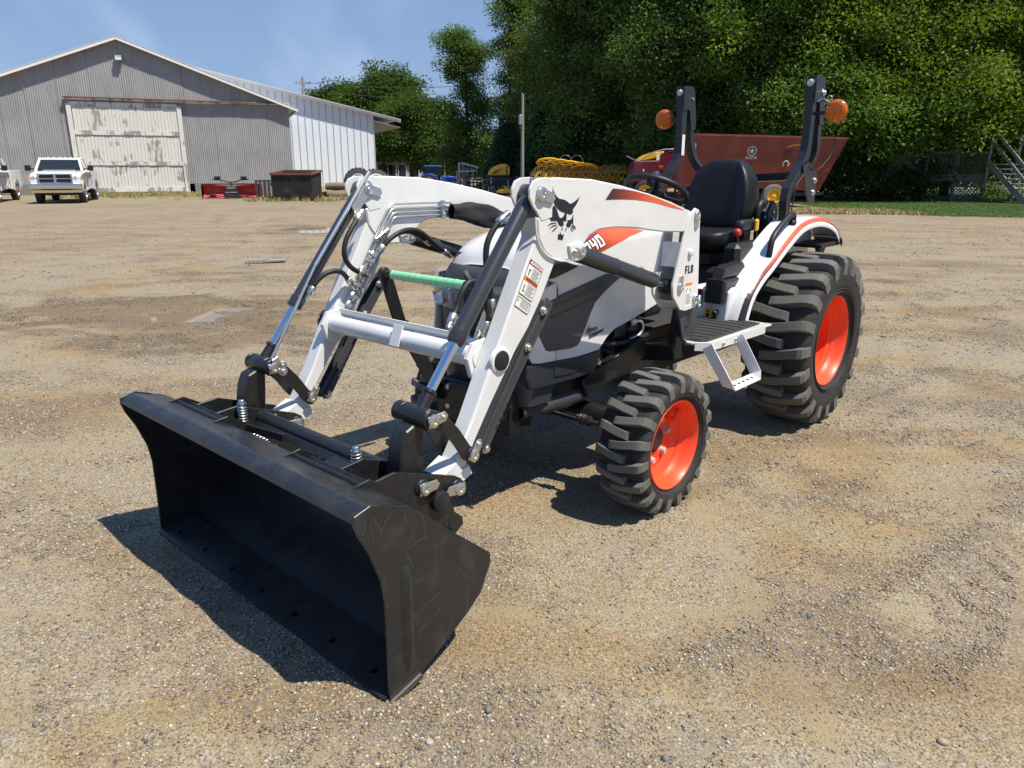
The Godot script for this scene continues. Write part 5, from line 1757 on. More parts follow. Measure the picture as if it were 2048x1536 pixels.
func station(T: Node3D) -> void:
	# seat: backrest and cushion, each one padded shell
	var st := part("seat", T)
	var b := MB.new()
	var rows := []
	for i in 19:
		var v := i / 18.0
		var ph := -PI / 2 + PI * v
		var u := signf(sin(ph)) * pow(absf(sin(ph)), 0.62)
		var rr := pow(maxf(cos(ph), 0.0), 0.42)
		var w := lerp_table([-1, 0.20, -0.6, 0.228, -0.2, 0.232, 0.2, 0.218, 0.6, 0.185, 0.85, 0.155, 1.0, 0.13], u)
		var row := PackedVector3Array()
		for k in 40:
			var a := TAU * k / 40
			var ca := signf(cos(a)) * pow(absf(cos(a)), 0.5)
			var sa := signf(sin(a)) * pow(absf(sin(a)), 0.5)
			var l := w * sa * rr
			var bol := smoothstep(0.55, 0.85, absf(l) / w) * (1.0 - smoothstep(0.9, 1.0, absf(l) / w)) * 0.03 if ca > 0 else 0.0
			var arc := 0.0
			if ca > 0.2:
				var q := Vector2(l / 0.13, (u * 0.21 + 0.11) / 0.12).length()
				arc = -0.006 * exp(-pow((q - 1.0) / 0.07, 2)) if u * 0.21 > -0.2 else 0.0
			row.append(P(0.055 - 0.045 * u + (0.075 * ca) * rr + bol + arc, 1.335 + 0.212 * u, l))
		rows.append(row)
	b.grid(rows, true, -1.0)
	mk(b, "backrest", M.vinyl, st)
	b = MB.new()
	rows = []
	for i in 13:
		var ph := -PI / 2 + PI * i / 12.0
		var u := signf(sin(ph)) * pow(absf(sin(ph)), 0.55)
		var rr := pow(maxf(cos(ph), 0.0), 0.3)
		var row := PackedVector3Array()
		for k in 36:
			var a := TAU * k / 36
			var ca := signf(cos(a)) * pow(absf(cos(a)), 0.5)
			var sa := signf(sin(a)) * pow(absf(sin(a)), 0.5)
			var l := 0.255 * sa * rr
			var dip := -0.02 * (1.0 - pow(absf(l) / 0.255, 2)) if u > 0.3 else 0.0
			row.append(P(0.30 + 0.25 * ca * rr, 1.095 + 0.065 * u + dip, l))
		rows.append(row)
	b.grid(rows, true, -1.0)
	mk(b, "cushion", M.vinyl, st)
	b = MB.new()
	b.box(P(0.28, 0.98, 0), Vector3(0.36, 0.10, 0.36), 0.02)
	b.box(P(0.25, 0.87, 0), Vector3(0.5, 0.14, 0.62), 0.03)
	b.box(P(0.0, 1.05, 0), Vector3(0.10, 0.25, 0.34), 0.03)
	mk(b, "seat_base", M.plastic_black, st)
	# side consoles
	for s in [-1.0, 1.0]:
		b = MB.new()
		b.box(P(0.28, 1.02, 0.345 * s), Vector3(0.62, 0.14, 0.10), 0.025)
		b.box(P(0.30, 0.90, 0.34 * s), Vector3(0.75, 0.16, 0.09), 0.02)
		b.ellipsoid(P(0.33, 1.175, 0.30 * s), Vector3(0.10, 0.035, 0.032), 16, 8, 0.6, 0.6)
		var co := mk(b, "side_console", M.plastic_black, T)
		b = MB.new()
		b.cyl(P(0.46, 1.0, 0.335 * s), P(0.495, 1.12, 0.335 * s), 0.006, -1, 8)
		b.cyl(P(0.265, 1.0, 0.345 * s), P(0.285, 1.15, 0.345 * s), 0.006, -1, 8)
		mks(b, "lever", M.guide_grey, co)
		b = MB.new()
		b.ellipsoid(P(0.50, 1.145, 0.335 * s), Vector3(0.024, 0.024, 0.022), 12, 8)
		mk(b, "red_knob", M.red_knob, co)
		b = MB.new()
		b.box(P(0.288, 1.175, 0.345 * s), Vector3(0.034, 0.07, 0.02), 0.007)
		mk(b, "yellow_lever_grip", M.yellow_plastic, co)
		b = MB.new()
		b.cyl(P(0.36, 1.03, 0.396 * s), P(0.36, 1.03, 0.404 * s), 0.013, -1, 12)
		mks(b, "bolt_cap", M.zinc, co)
	# switch tower behind the seat, on the near side
	b = MB.new()
	b.prism(pv([0.02, 1.05, 0.02, 1.24, -0.03, 1.295, -0.10, 1.30, -0.15, 1.25, -0.15, 1.05]), -0.20, -0.285, 0.018)
	b.tube(curve(p3([0.03, 1.13, 0.235, 0.05, 1.20, 0.235, 0.04, 1.265, 0.235, 0.0, 1.29, 0.235, -0.04, 1.285, 0.235])), 0.02, 10)
	var tw := mk(b, "switch_tower", M.plastic_black, T)
	b = MB.new()
	for k in 3:
		b.cyl(P(0.02 - 0.012 * k, 1.245 - 0.04 * k, 0.268), P(0.03 - 0.012 * k, 1.248 - 0.04 * k, 0.268), 0.009, -1, 12)
	for k in 3:
		b.cyl(P(-0.06, 1.235 - 0.04 * k, 0.285), P(-0.06, 1.235 - 0.04 * k, 0.292), 0.009, -1, 12)
	mks(b, "switch_button", M.zinc, tw)
	# dash and steering wheel
	b = MB.new()
	b.prism(pv([1.22, 0.75, 1.235, 1.26, 1.16, 1.30, 1.05, 1.27, 1.02, 1.15, 1.08, 0.75]), 0.24, -0.24, 0.03)
	b.cyl(P(1.06, 1.2, 0), P(0.86, 1.36, 0), 0.045, 0.03, 16)
	mk(b, "dashboard", M.plastic_black, T)
	var sw := part("steering_wheel", T)
	sw.position = P(0.83, 1.375, 0.0)
	sw.rotation.z = deg_to_rad(27.0)
	b = MB.new()
	var ring := PackedVector3Array()
	for k in 40:
		ring.append(Vector3(0.168 * cos(TAU * k / 40), 0, 0.168 * sin(TAU * k / 40)))
	b.tube(ring, 0.0155, 10, true)
	mk(b, "wheel_rim", M.plastic_black, sw)
	b = MB.new()
	for k in 3:
		var t := TAU * k / 3.0 + PI / 2
		b.bar(Vector3(0.03 * cos(t), -0.02, 0.03 * sin(t)), Vector3(0.163 * cos(t), 0, 0.163 * sin(t)), 0.028, 0.01, Vector3.UP, 0.003)
	b.lathe(Vector3(0, -0.05, 0), Vector3.UP, [Vector2(0.02, 0), Vector2(0.05, 0.02), Vector2(0.055, 0.035), Vector2(0.04, 0.045), Vector2(0, 0.047)], 20)
	mk(b, "wheel_spoke", M.plastic_black, sw)

func rops(T: Node3D) -> void:
	for s in [-1.0, 1.0]:
		var b := MB.new()
		b.strap(p3([0.10, 0.95, 0.425 * s, 0.105, 1.20, 0.425 * s, 0.115, 1.31, 0.425 * s, 0.10, 1.365, 0.425 * s, 0.02, 1.44, 0.425 * s, -0.07, 1.52, 0.425 * s, -0.105, 1.575, 0.425 * s, -0.115, 1.64, 0.425 * s, -0.12, 1.93, 0.425 * s]), P(0, 0, 1), 0.045, 0.056)
		var po := mk(b, "rollbar_post", M.black, T)
		# hinge head: two tapered plates round post and folded hoop
		b = MB.new()
		for z in [0.452, 0.394]:
			b.prism(pv([-0.088, 1.86, -0.088, 1.985, -0.10, 2.005, -0.20, 2.005, -0.22, 1.985, -0.258, 1.80, -0.258, 1.74, -0.20, 1.74, -0.165, 1.86]), -z * s, -(z + 0.006) * s, 0.001)
		b.bar(P(-0.10, 1.998, 0.426 * s), P(-0.21, 1.998, 0.426 * s), 0.052, 0.008)
		b.bar(P(-0.09, 1.97, 0.426 * s), P(-0.092, 1.87, 0.426 * s), 0.052, 0.006, P(1, 0, 0))
		b.box(P(-0.086, 1.90, 0.426 * s), Vector3(0.004, 0.03, 0.045))
		mk(b, "hinge_head", M.black, po)
		b = MB.new()
		b.bolt(P(-0.087, 1.965, 0.425 * s), P(1, 0.2, 0), 0.016, 0.022)
		b.cyl(P(-0.19, 1.93, 0.46 * s), P(-0.19, 1.93, 0.385 * s), 0.009, -1, 10)
		b.bolt(P(-0.20, 1.915, 0.459 * s), P(0, 0, s), 0.013, 0.014)
		b.cyl(P(-0.21, 1.88, 0.458 * s), P(-0.20, 1.86, 0.50 * s), 0.006, -1, 8)
		var rg := PackedVector3Array()
		for k in 14:
			rg.append(P(-0.21, 1.885 + 0.014 * sin(TAU * k / 14), (0.495 + 0.014 * cos(TAU * k / 14)) * s))
		b.tube(rg, 0.003, 5, true)
		mks(b, "hinge_pin", M.zinc, po)
		# warning lamp on a bracket
		b = MB.new()
		b.bar(P(-0.14, 1.80, 0.45 * s), P(-0.14, 1.80, 0.51 * s), 0.02, 0.02)
		b.lathe(P(-0.155, 1.808, 0.568 * s), P(1, 0, 0), [Vector2(0, 0.006), Vector2(0.02, 0.006), Vector2(0.0652, 0.008), Vector2(0.066, 0.011), Vector2(0.0652, 0.014), Vector2(0.02, 0.016), Vector2(0, 0.016)], 28)
		var la := mk(b, "warning_lamp", M.plastic_black, T)
		b = MB.new()
		for d in [1.0, -1.0]:
			var o := P(-0.141 if d > 0 else -0.147, 1.808, 0.568 * s)
			var lens := []
			for q in 8:
				var a := q / 7.0 * PI * 0.5
				lens.append(Vector2(0.0635 * pow(cos(a), 0.45), 0.03 * pow(sin(a), 0.8)))
			b.lathe(o, P(d, 0, 0), lens, 28)
		mk(b, "amber_lens", M.amber, la)
		b = MB.new()
		for k in 3:
			var t := TAU * k / 3 + 0.6
			b.cyl(P(-0.121, 1.808 + 0.05 * sin(t), (0.568 + 0.05 * cos(t)) * s), P(-0.114, 1.808 + 0.05 * sin(t), (0.568 + 0.05 * cos(t)) * s), 0.004, -1, 8)
		mks(b, "lens_screw", M.zinc, la)
	# sticker on the far post
	var b := MB.new()
	b.box(P(-0.112, 1.64, -0.396), Vector3(0.035, 0.13, 0.001))
	mk(b, "post_sticker", M.sticker, T.get_node("rollbar_post"))
	# folded hoop hanging behind
	b = MB.new()
	var pts := []
	for q in [[1.93, 0.425, -0.205], [1.70, 0.425, -0.238], [1.60, 0.42, -0.268], [1.53, 0.395, -0.28], [1.475, 0.345, -0.29], [1.445, 0.27, -0.295], [1.435, 0.15, -0.297], [1.43, 0.0, -0.298]]:
		pts += [q[2], q[0], q[1]]
	var half := p3(pts)
	var path := PackedVector3Array()
	for p in half:
		path.append(p)
	for i in range(half.size() - 2, -1, -1):
		path.append(Vector3(half[i].x, half[i].y, -half[i].z))
	b.strap(curve(path, 4), P(1, 0.12, 0), 0.05, 0.045)
	var hp := mk(b, "rollbar_hoop", M.black, T)
	b = MB.new()
	b.prism(pv([-0.02, 1.50, -0.10, 1.53, -0.24, 1.46, -0.25, 1.29, -0.16, 1.285, -0.10, 1.36]), -0.452, -0.458, 0.001)
	mk(b, "hoop_rest", M.black, hp)
	b = MB.new()
	b.bolt(P(-0.215, 1.42, 0.458), P(0, 0, 1), 0.014, 0.012)
	b.bolt(P(-0.205, 1.35, 0.458), P(0, 0, 1), 0.014, 0.012)
	mks(b, "bolt", M.zinc, hp)
	# lamp cable
	b = MB.new()
	b.tube(curve(p3([-0.145, 1.78, 0.50, -0.20, 1.73, 0.49, -0.30, 1.70, 0.50, -0.36, 1.64, 0.50, -0.33, 1.56, 0.49, -0.20, 1.48, 0.47, -0.10, 1.50, 0.455, -0.02, 1.44, 0.455, 0.05, 1.38, 0.455, 0.08, 1.25, 0.455])), 0.0035, 6)
	mk(b, "lamp_cable", M.hose, T)

func build_tractor() -> void:
	var T := thing("tractor", "white and orange compact tractor with black front loader bucket on gravel", "tractor", Vector3(1.35184, 0.0, -4.78919), atan2(-cos(0.742776), -sin(0.742776)))
	build_loader(T)
	build_bucket(T)
	build_body(T)

# ------------------------------------------------------------------ the yard
var nz_a := FastNoiseLite.new()
var nz_b := FastNoiseLite.new()
var nz_c := FastNoiseLite.new()
const POOLS := [[-3.55, -7.72, 0.56, 0.34], [-3.12, -8.22, 0.34, 0.16], [-5.0, -19.4, 1.05, 0.95], [-5.3, -18.1, 0.5, 0.09]]

func pool_k(x: float, z: float, i: int) -> float:
	var p: Array = POOLS[i]
	var wob := 0.34 * nz_b.get_noise_2d(x * 9.0 / p[2] * 0.5 + i * 50.0, z * 9.0 / p[2] * 0.5)
	return Vector2((x - p[0]) / p[2], (z - p[1]) / p[3]).length() + wob

func ground_y(x: float, z: float) -> float:
	var d := Vector2(x, z).length()
	var far := clampf(1.0 - (d - 6.0) / 30.0, 0.12, 1.0)
	var y := (0.016 * nz_a.get_noise_2d(x * 0.9, z * 0.9) + 0.006 * nz_b.get_noise_2d(x * 4.0, z * 4.0)) * far
	if d < 12.0:
		y += 0.0035 * nz_c.get_noise_2d(x * 14.0, z * 14.0)
	# wheel ruts across the yard
	var r := x * 0.42 + z * 0.91 + 0.5 * nz_a.get_noise_2d(x * 0.25, z * 0.25)
	y -= 0.012 * exp(-pow((r + 8.9) / 0.16, 2)) + 0.012 * exp(-pow((r + 10.4) / 0.16, 2))
	# curved wheel tracks with tread marks at the right and across the middle
	for q in [[-2.5, -9.5, 6.9], [-2.5, -9.5, 8.3], [9.0, 2.5, 9.6], [9.0, 2.5, 11.0]]:
		var dv := Vector2(x - q[0], z - q[1])
		var e: float = (dv.length() - q[2] + 0.25 * nz_a.get_noise_2d(x * 0.4, z * 0.4)) / 0.15
		if absf(e) < 2.5:
			var tread: float = sin(dv.angle() * q[2] * 42.0 + signf(e) * e * 3.0)
			y += 0.010 * (exp(-pow(absf(e) - 1.5, 2) * 4.0) - 0.8 * exp(-e * e * 1.6)) + 0.003 * tread * exp(-e * e)
	for i in POOLS.size():
		var k := pool_k(x, z, i)
		if k < 1.6:
			y -= 0.06 * (1.0 - smoothstep(0.3, 1.5, k))
	return y

# dampness 0..1 from the pools and from dark wet streaks
func damp(x: float, z: float) -> float:
	var v := 0.0
	v = maxf(v, 1.0 - Vector2((x + 3.7) / 2.6, (z + 7.9) / 1.55).length())
	v = maxf(v, 0.8 * (1.0 - Vector2((x + 5.2) / 1.9, (z + 19.4) / 2.4).length()))
	v = maxf(v, 0.8 * (1.0 - Vector2((x + 6.4) / 1.6, (z + 8.1) / 0.7).length()))
	v = maxf(v, 0.6 * (1.0 - Vector2((x + 4.7) / 1.0, (z + 11.0) / 0.35).length()))
	v = maxf(v, 0.75 * (1.0 - Vector2((x + 2.6) / 1.8, (z + 6.6) / 0.8).length()))
	v = maxf(v, 0.7 * (1.0 - Vector2((x + 1.5) / 1.6, (z + 10.8) / 0.8).length()))
	if v <= 0.0:
		return 0.0
	return smoothstep(0.0, 0.55, v + 0.42 * nz_a.get_noise_2d(x * 2.2, z * 4.0) + 0.2 * nz_b.get_noise_2d(x * 6.0, z * 9.0))

func gravelly(x: float, z: float) -> float:
	return smoothstep(-0.18, 0.36, nz_a.get_noise_2d(x * 1.2 + 40.0, z * 1.9) + 0.5 * nz_b.get_noise_2d(x * 3.5, z * 3.5 + 9.0))

func lines(parts: Array) -> PackedFloat32Array:
	var o := PackedFloat32Array()
	var x: float = parts[0]
	o.append(x)
	for i in range(1, parts.size(), 2):
		var e: float = parts[i]
		var s: float = parts[i + 1]
		var k := maxi(1, roundi(absf(e - x) / s))
		for j in k:
			o.append(x + (e - x) * (j + 1) / k)
		x = e
	return o

func build_ground() -> void:
	for q in [[nz_a, 3, 0.55], [nz_b, 8, 0.5], [nz_c, 15, 0.5]]:
		q[0].seed = q[1]
		q[0].frequency = q[2]
		q[0].fractal_octaves = 4
	# soil material: sand with fine stones in it
	var s := 1024
	var cell := noise_bytes(51, 0.30, 1, s, FastNoiseLite.TYPE_CELLULAR)
	var cell2 := noise_bytes(52, 0.15, 1, s, FastNoiseLite.TYPE_CELLULAR)
	var sand := noise_bytes(53, 0.30, 3, s)
	var patch := noise_bytes(54, 0.011, 4, s)
	var o := PackedByteArray()
	o.resize(s * s * 3)
	var hgt := PackedByteArray()
	hgt.resize(s * s)
	for i in s * s:
		var p := patch[i] / 255.0
		var g := sand[i] / 255.0
		var c1 := cell[i] / 255.0
		var c2 := cell2[i] / 255.0
		var k := 0.80 + 0.40 * (g - 0.5)
		var r := 0.350 * k
		var gg := 0.278 * k
		var b := 0.172 * k
		var h := 90.0 + 60.0 * (g - 0.5)
		# fine stones show where the patch is coarse
		if c1 > 0.86 - 0.42 * p:
			var t := fmod(c1 * 37.7, 1.0)
			var q := 0.09 + 0.32 * t
			r = lerpf(r, q * 1.06, 0.75); gg = lerpf(gg, q * 0.98, 0.75); b = lerpf(b, q * 0.86, 0.75)
			h += 60.0
		elif c1 < 0.10 + 0.12 * p:
			r *= 0.5; gg *= 0.48; b *= 0.47
			h -= 40.0
		if c2 > 0.95 - 0.06 * p:
			var t2 := fmod(c2 * 91.0, 1.0)
			var q2 := 0.10 + 0.30 * t2
			r = lerpf(r, q2 * 1.05, 0.7); gg = lerpf(gg, q2 * 0.97, 0.7); b = lerpf(b, q2 * 0.88, 0.7)
			h += 70.0
		var cc := Color(r, gg, b).linear_to_srgb()
		var j := i * 3
		o[j] = int(clampf(cc.r, 0, 1) * 255); o[j + 1] = int(clampf(cc.g, 0, 1) * 255); o[j + 2] = int(clampf(cc.b, 0, 1) * 255)
		hgt[i] = int(clampf(h, 0, 255))
	var m := mat("soil", 1, 1, 1, 0.92)
	m.albedo_texture = tex_rgb(o, s)
	m.vertex_color_use_as_albedo = true
	m.normal_enabled = true
	m.normal_texture = normal_tex(hgt, s, 3.0)
	m.normal_scale = 0.7
	tri(m, Vector3(1.55, 1.55, 1.55), true)
	# one sheet out to the horizon, fine near the camera
	var xs := lines([-420.0, -120.0, 60.0, -40.0, 10.0, -16.0, 1.5, -8.0, 0.4, -6.4, 0.12, -4.0, 0.08, 4.5, 0.05, 7.0, 0.15, 14.0, 0.6, 40.0, 2.0, 120.0, 16.0, 420.0, 60.0])
	var zs := lines([12.0, 3.0, 1.5, 0.0, 0.4, -1.2, 0.12, -9.5, 0.05, -12.0, 0.10, -17.5, 0.25, -21.0, 0.1, -30.0, 0.7, -60.0, 2.0, -140.0, 14.0, -700.0, 80.0])
	var nx := xs.size()
	var nzz := zs.size()
	var V := PackedVector3Array()
	var N := PackedVector3Array()
	var C := PackedColorArray()
	V.resize(nx * nzz)
	N.resize(nx * nzz)
	C.resize(nx * nzz)
	for j in nzz:
		for i in nx:
			var x := xs[i]
			var z := zs[j]
			V[j * nx + i] = Vector3(x, ground_y(x, z), z)
			var w := damp(x, z)
			var a := nz_a.get_noise_2d(x * 0.35, z * 0.35)
			var bb := nz_b.get_noise_2d(x * 1.3, z * 1.3)
			var gr := gravelly(x, z)
			var lane := nz_a.get_noise_2d(x * 0.16 + 7.0, z * 0.75 + 3.0)
			var streak := nz_b.get_noise_2d(x * 0.45, z * 2.4)
			var k := 1.0 + 0.15 * a + 0.24 * bb + 0.16 * lane + 0.18 * streak + 0.14 * nz_c.get_noise_2d(x * 3.0, z * 3.0)
			var dry := Color(1.10, 1.06, 0.97).lerp(Color(0.80, 0.79, 0.79), gr * 0.8) * k * Color(1.0, 0.985 + 0.05 * lane, 0.96 + 0.08 * lane)
			dry = dry.lerp(dry * Color(0.86, 0.775, 0.655), smoothstep(0.05, 0.45, nz_a.get_noise_2d(x * 0.8 - 30.0, z * 1.7 + 12.0)))
			var wet := Color(0.60, 0.53, 0.44) * (1.0 + 0.25 * bb)
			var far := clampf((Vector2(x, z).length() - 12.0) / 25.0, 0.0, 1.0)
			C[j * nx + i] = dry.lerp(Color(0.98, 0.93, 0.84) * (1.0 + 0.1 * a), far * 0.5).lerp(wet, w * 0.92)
	for j in nzz:
		for i in nx:
			var a := V[j * nx + maxi(i - 1, 0)]
			var b := V[j * nx + mini(i + 1, nx - 1)]
			var c := V[maxi(j - 1, 0) * nx + i]
			var d := V[mini(j + 1, nzz - 1) * nx + i]
			N[j * nx + i] = (c - d).cross(b - a).normalized()
	var I := PackedInt32Array()
	I.resize((nx - 1) * (nzz - 1) * 6)
	var q := 0
	for j in nzz - 1:
		for i in nx - 1:
			var a := j * nx + i
			I[q] = a; I[q + 1] = a + nx; I[q + 2] = a + 1
			I[q + 3] = a + 1; I[q + 4] = a + nx; I[q + 5] = a + nx + 1
			q += 6
	if N[0].y < 0:
		for i in N.size():
			N[i] = -N[i]
	# clockwise seen from above
	for t in range(0, I.size(), 3):
		if t == 0 and (V[I[1]] - V[I[0]]).cross(V[I[2]] - V[I[0]]).y < 0:
			break
		var e := I[t + 1]
		I[t + 1] = I[t + 2]
		I[t + 2] = e
	var arr := []
	arr.resize(Mesh.ARRAY_MAX)
	arr[Mesh.ARRAY_VERTEX] = V
	arr[Mesh.ARRAY_NORMAL] = N
	arr[Mesh.ARRAY_COLOR] = C
	arr[Mesh.ARRAY_INDEX] = I
	var me := ArrayMesh.new()
	me.add_surface_from_arrays(Mesh.PRIMITIVE_TRIANGLES, arr)
	tag(mi(me, "ground", m, self), "sandy gravel yard with damp patches", "", "", "structure")
	# puddles: level water in the hollows
	var pl := [[-3.45, -7.80, 0.80, 0.62, -0.026], [-5.0, -19.4, 1.25, 1.3, -0.0265]]
	for i in 2:
		var b := MB.new()
		var ring := PackedVector3Array()
		for k in 40:
			var t := TAU * k / 40
			ring.append(Vector3(pl[i][0] + pl[i][2] * cos(t), pl[i][4], pl[i][1] + pl[i][3] * sin(t)))
		for k in 40:
			b.t3(Vector3(pl[i][0], pl[i][4], pl[i][1]), ring[k], ring[(k + 1) % 40], Vector3.UP, Vector3.UP, Vector3.UP)
		tag(mk(b, "puddle", M.water, self), ["shallow muddy puddle in the brown damp patch of the yard", "flat puddle beyond the loader mirroring the white building"][i], "puddle", "", "structure")
	gravel()

func stone_mesh(sd: int) -> ArrayMesh:
	var r := RandomNumberGenerator.new()
	r.seed = sd
	var b := MB.new()
	# low octahedral pebble, corners pushed about
	var pts := []
	var dirs := [Vector3(1, 0, 0), Vector3(-1, 0, 0), Vector3(0, 0, 1), Vector3(0, 0, -1), Vector3(0.7, 0, 0.7), Vector3(-0.7, 0, 0.7), Vector3(0.7, 0, -0.7), Vector3(-0.7, 0, -0.7)]
	var ord := [0, 4, 2, 5, 1, 7, 3, 6]
	var mid := []
	var top := []
	for i in 8:
		var d: Vector3 = dirs[ord[i]].normalized()
		mid.append(d * r.randf_range(0.85, 1.1) + Vector3(0, r.randf_range(-0.1, 0.1), 0))
		top.append(d * r.randf_range(0.45, 0.65) + Vector3(0, r.randf_range(0.45, 0.62), 0))
	var apex := Vector3(r.randf_range(-0.1, 0.1), 0.7, r.randf_range(-0.1, 0.1))
	var low := Vector3(0, -0.5, 0)
	for i in 8:
		var j := (i + 1) % 8
		b.t3(mid[i], mid[j], top[j], mid[i].normalized(), mid[j].normalized(), top[j].normalized())
		b.t3(mid[i], top[j], top[i], mid[i].normalized(), top[j].normalized(), top[i].normalized())
		b.t3(top[i], top[j], apex, top[i].normalized(), top[j].normalized(), Vector3.UP)
		b.f3(mid[i], mid[j], low, mid[i] - Vector3.UP * 0.4)
	return b.mesh()

func gravel() -> void:
	var r := RandomNumberGenerator.new()
	r.seed = 99
	var meshes := [stone_mesh(1), stone_mesh(2), stone_mesh(3)]
	var tf := [[], [], []]
	var cl := [[], [], []]
	# rings: reach from the camera, stones, smallest and largest radius
	for q in [[1.3, 3.6, 110000, 0.0013, 0.0062], [3.6, 6.5, 90000, 0.0022, 0.0078], [6.5, 12.0, 60000, 0.004, 0.011], [12.0, 26.0, 26000, 0.007, 0.018]]:
		var made := 0
		var tries := 0
		while made < q[2] and tries < q[2] * 3:
			tries += 1
			var d := sqrt(lerpf(q[0] * q[0], q[1] * q[1], r.randf()))
			var a := r.randf_range(-0.66, 0.66)
			var x := d * sin(a)
			var z := -d * cos(a)
			if r.randf() > 0.14 + 0.86 * gravelly(x, z):
				continue
			var wet := d > 5.0 and damp(x, z) > 0.4
			made += 1
			var sz: float = q[3] + (q[4] - q[3]) * pow(r.randf(), 4.0)
			if r.randf() < 0.0022:
				sz *= 2.4
			var bs := Basis(Vector3.UP, r.randf() * TAU) * Basis(Vector3.RIGHT, r.randf_range(-0.35, 0.35))
			bs = bs.scaled_local(Vector3(sz * r.randf_range(0.9, 1.45), sz * r.randf_range(0.55, 0.95), sz))
			var v := r.randi() % 3
			tf[v].append(Transform3D(bs, Vector3(x, ground_y(x, z) + sz * 0.12, z)))
			var t := r.randf()
			var c := Color(0.31, 0.24, 0.15)
			if t < 0.26:
				c = Color(0.20, 0.188, 0.168)
			elif t < 0.36:
				c = Color(0.085, 0.085, 0.088)
			elif t < 0.50:
				c = Color(0.42, 0.38, 0.305)
			elif t < 0.60:
				c = Color(0.23, 0.14, 0.082)
			c = c * r.randf_range(0.75, 1.2)
			cl[v].append(c * (0.5 if wet else 1.0))
	for v in 3:
		var mm := MultiMesh.new()
		mm.transform_format = MultiMesh.TRANSFORM_3D
		mm.use_colors = true
		mm.mesh = meshes[v]
		mm.instance_count = tf[v].size()
		for i in tf[v].size():
			mm.set_instance_transform(i, tf[v][i])
			mm.set_instance_color(i, cl[v][i])
		var o := MultiMeshInstance3D.new()
		o.multimesh = mm
		o.material_override = M.pebble
		o.name = numbered("gravel")
		add_child(o)
		tag(o, ["loose small stones strewn over the yard", "loose rounded pebbles strewn over the yard", "loose broken chips strewn over the yard"][v], "gravel", "", "stuff")

# ------------------------------------------------------------------ buildings
# corrugated sheet between x0 and x1, bottom y0, top given by a roof line
func corrugated(b: MB, x0: float, x1: float, y0: float, tops: Array, pitch: float, depth: float, z: float) -> void:
	var per := 6
	var k := int((x1 - x0) / pitch * per)
	for i in k:
		var xa := x0 + (x1 - x0) * i / k
		var xb := x0 + (x1 - x0) * (i + 1) / k
		var pa := xa / pitch * TAU
		var pb := xb / pitch * TAU
		var za := z + depth * 0.5 * sin(pa)
		var zb := z + depth * 0.5 * sin(pb)
		var na := Vector3(-depth * 0.5 * cos(pa) * TAU / pitch, 0, 1).normalized()
		var nb := Vector3(-depth * 0.5 * cos(pb) * TAU / pitch, 0, 1).normalized()
		var ta := lerp_table(tops, xa)
		var tb := lerp_table(tops, xb)
		b.t3(Vector3(xa, y0, za), Vector3(xb, y0, zb), Vector3(xb, tb, zb), na, nb, nb)
		b.t3(Vector3(xa, y0, za), Vector3(xb, tb, zb), Vector3(xa, ta, za), na, nb, na)

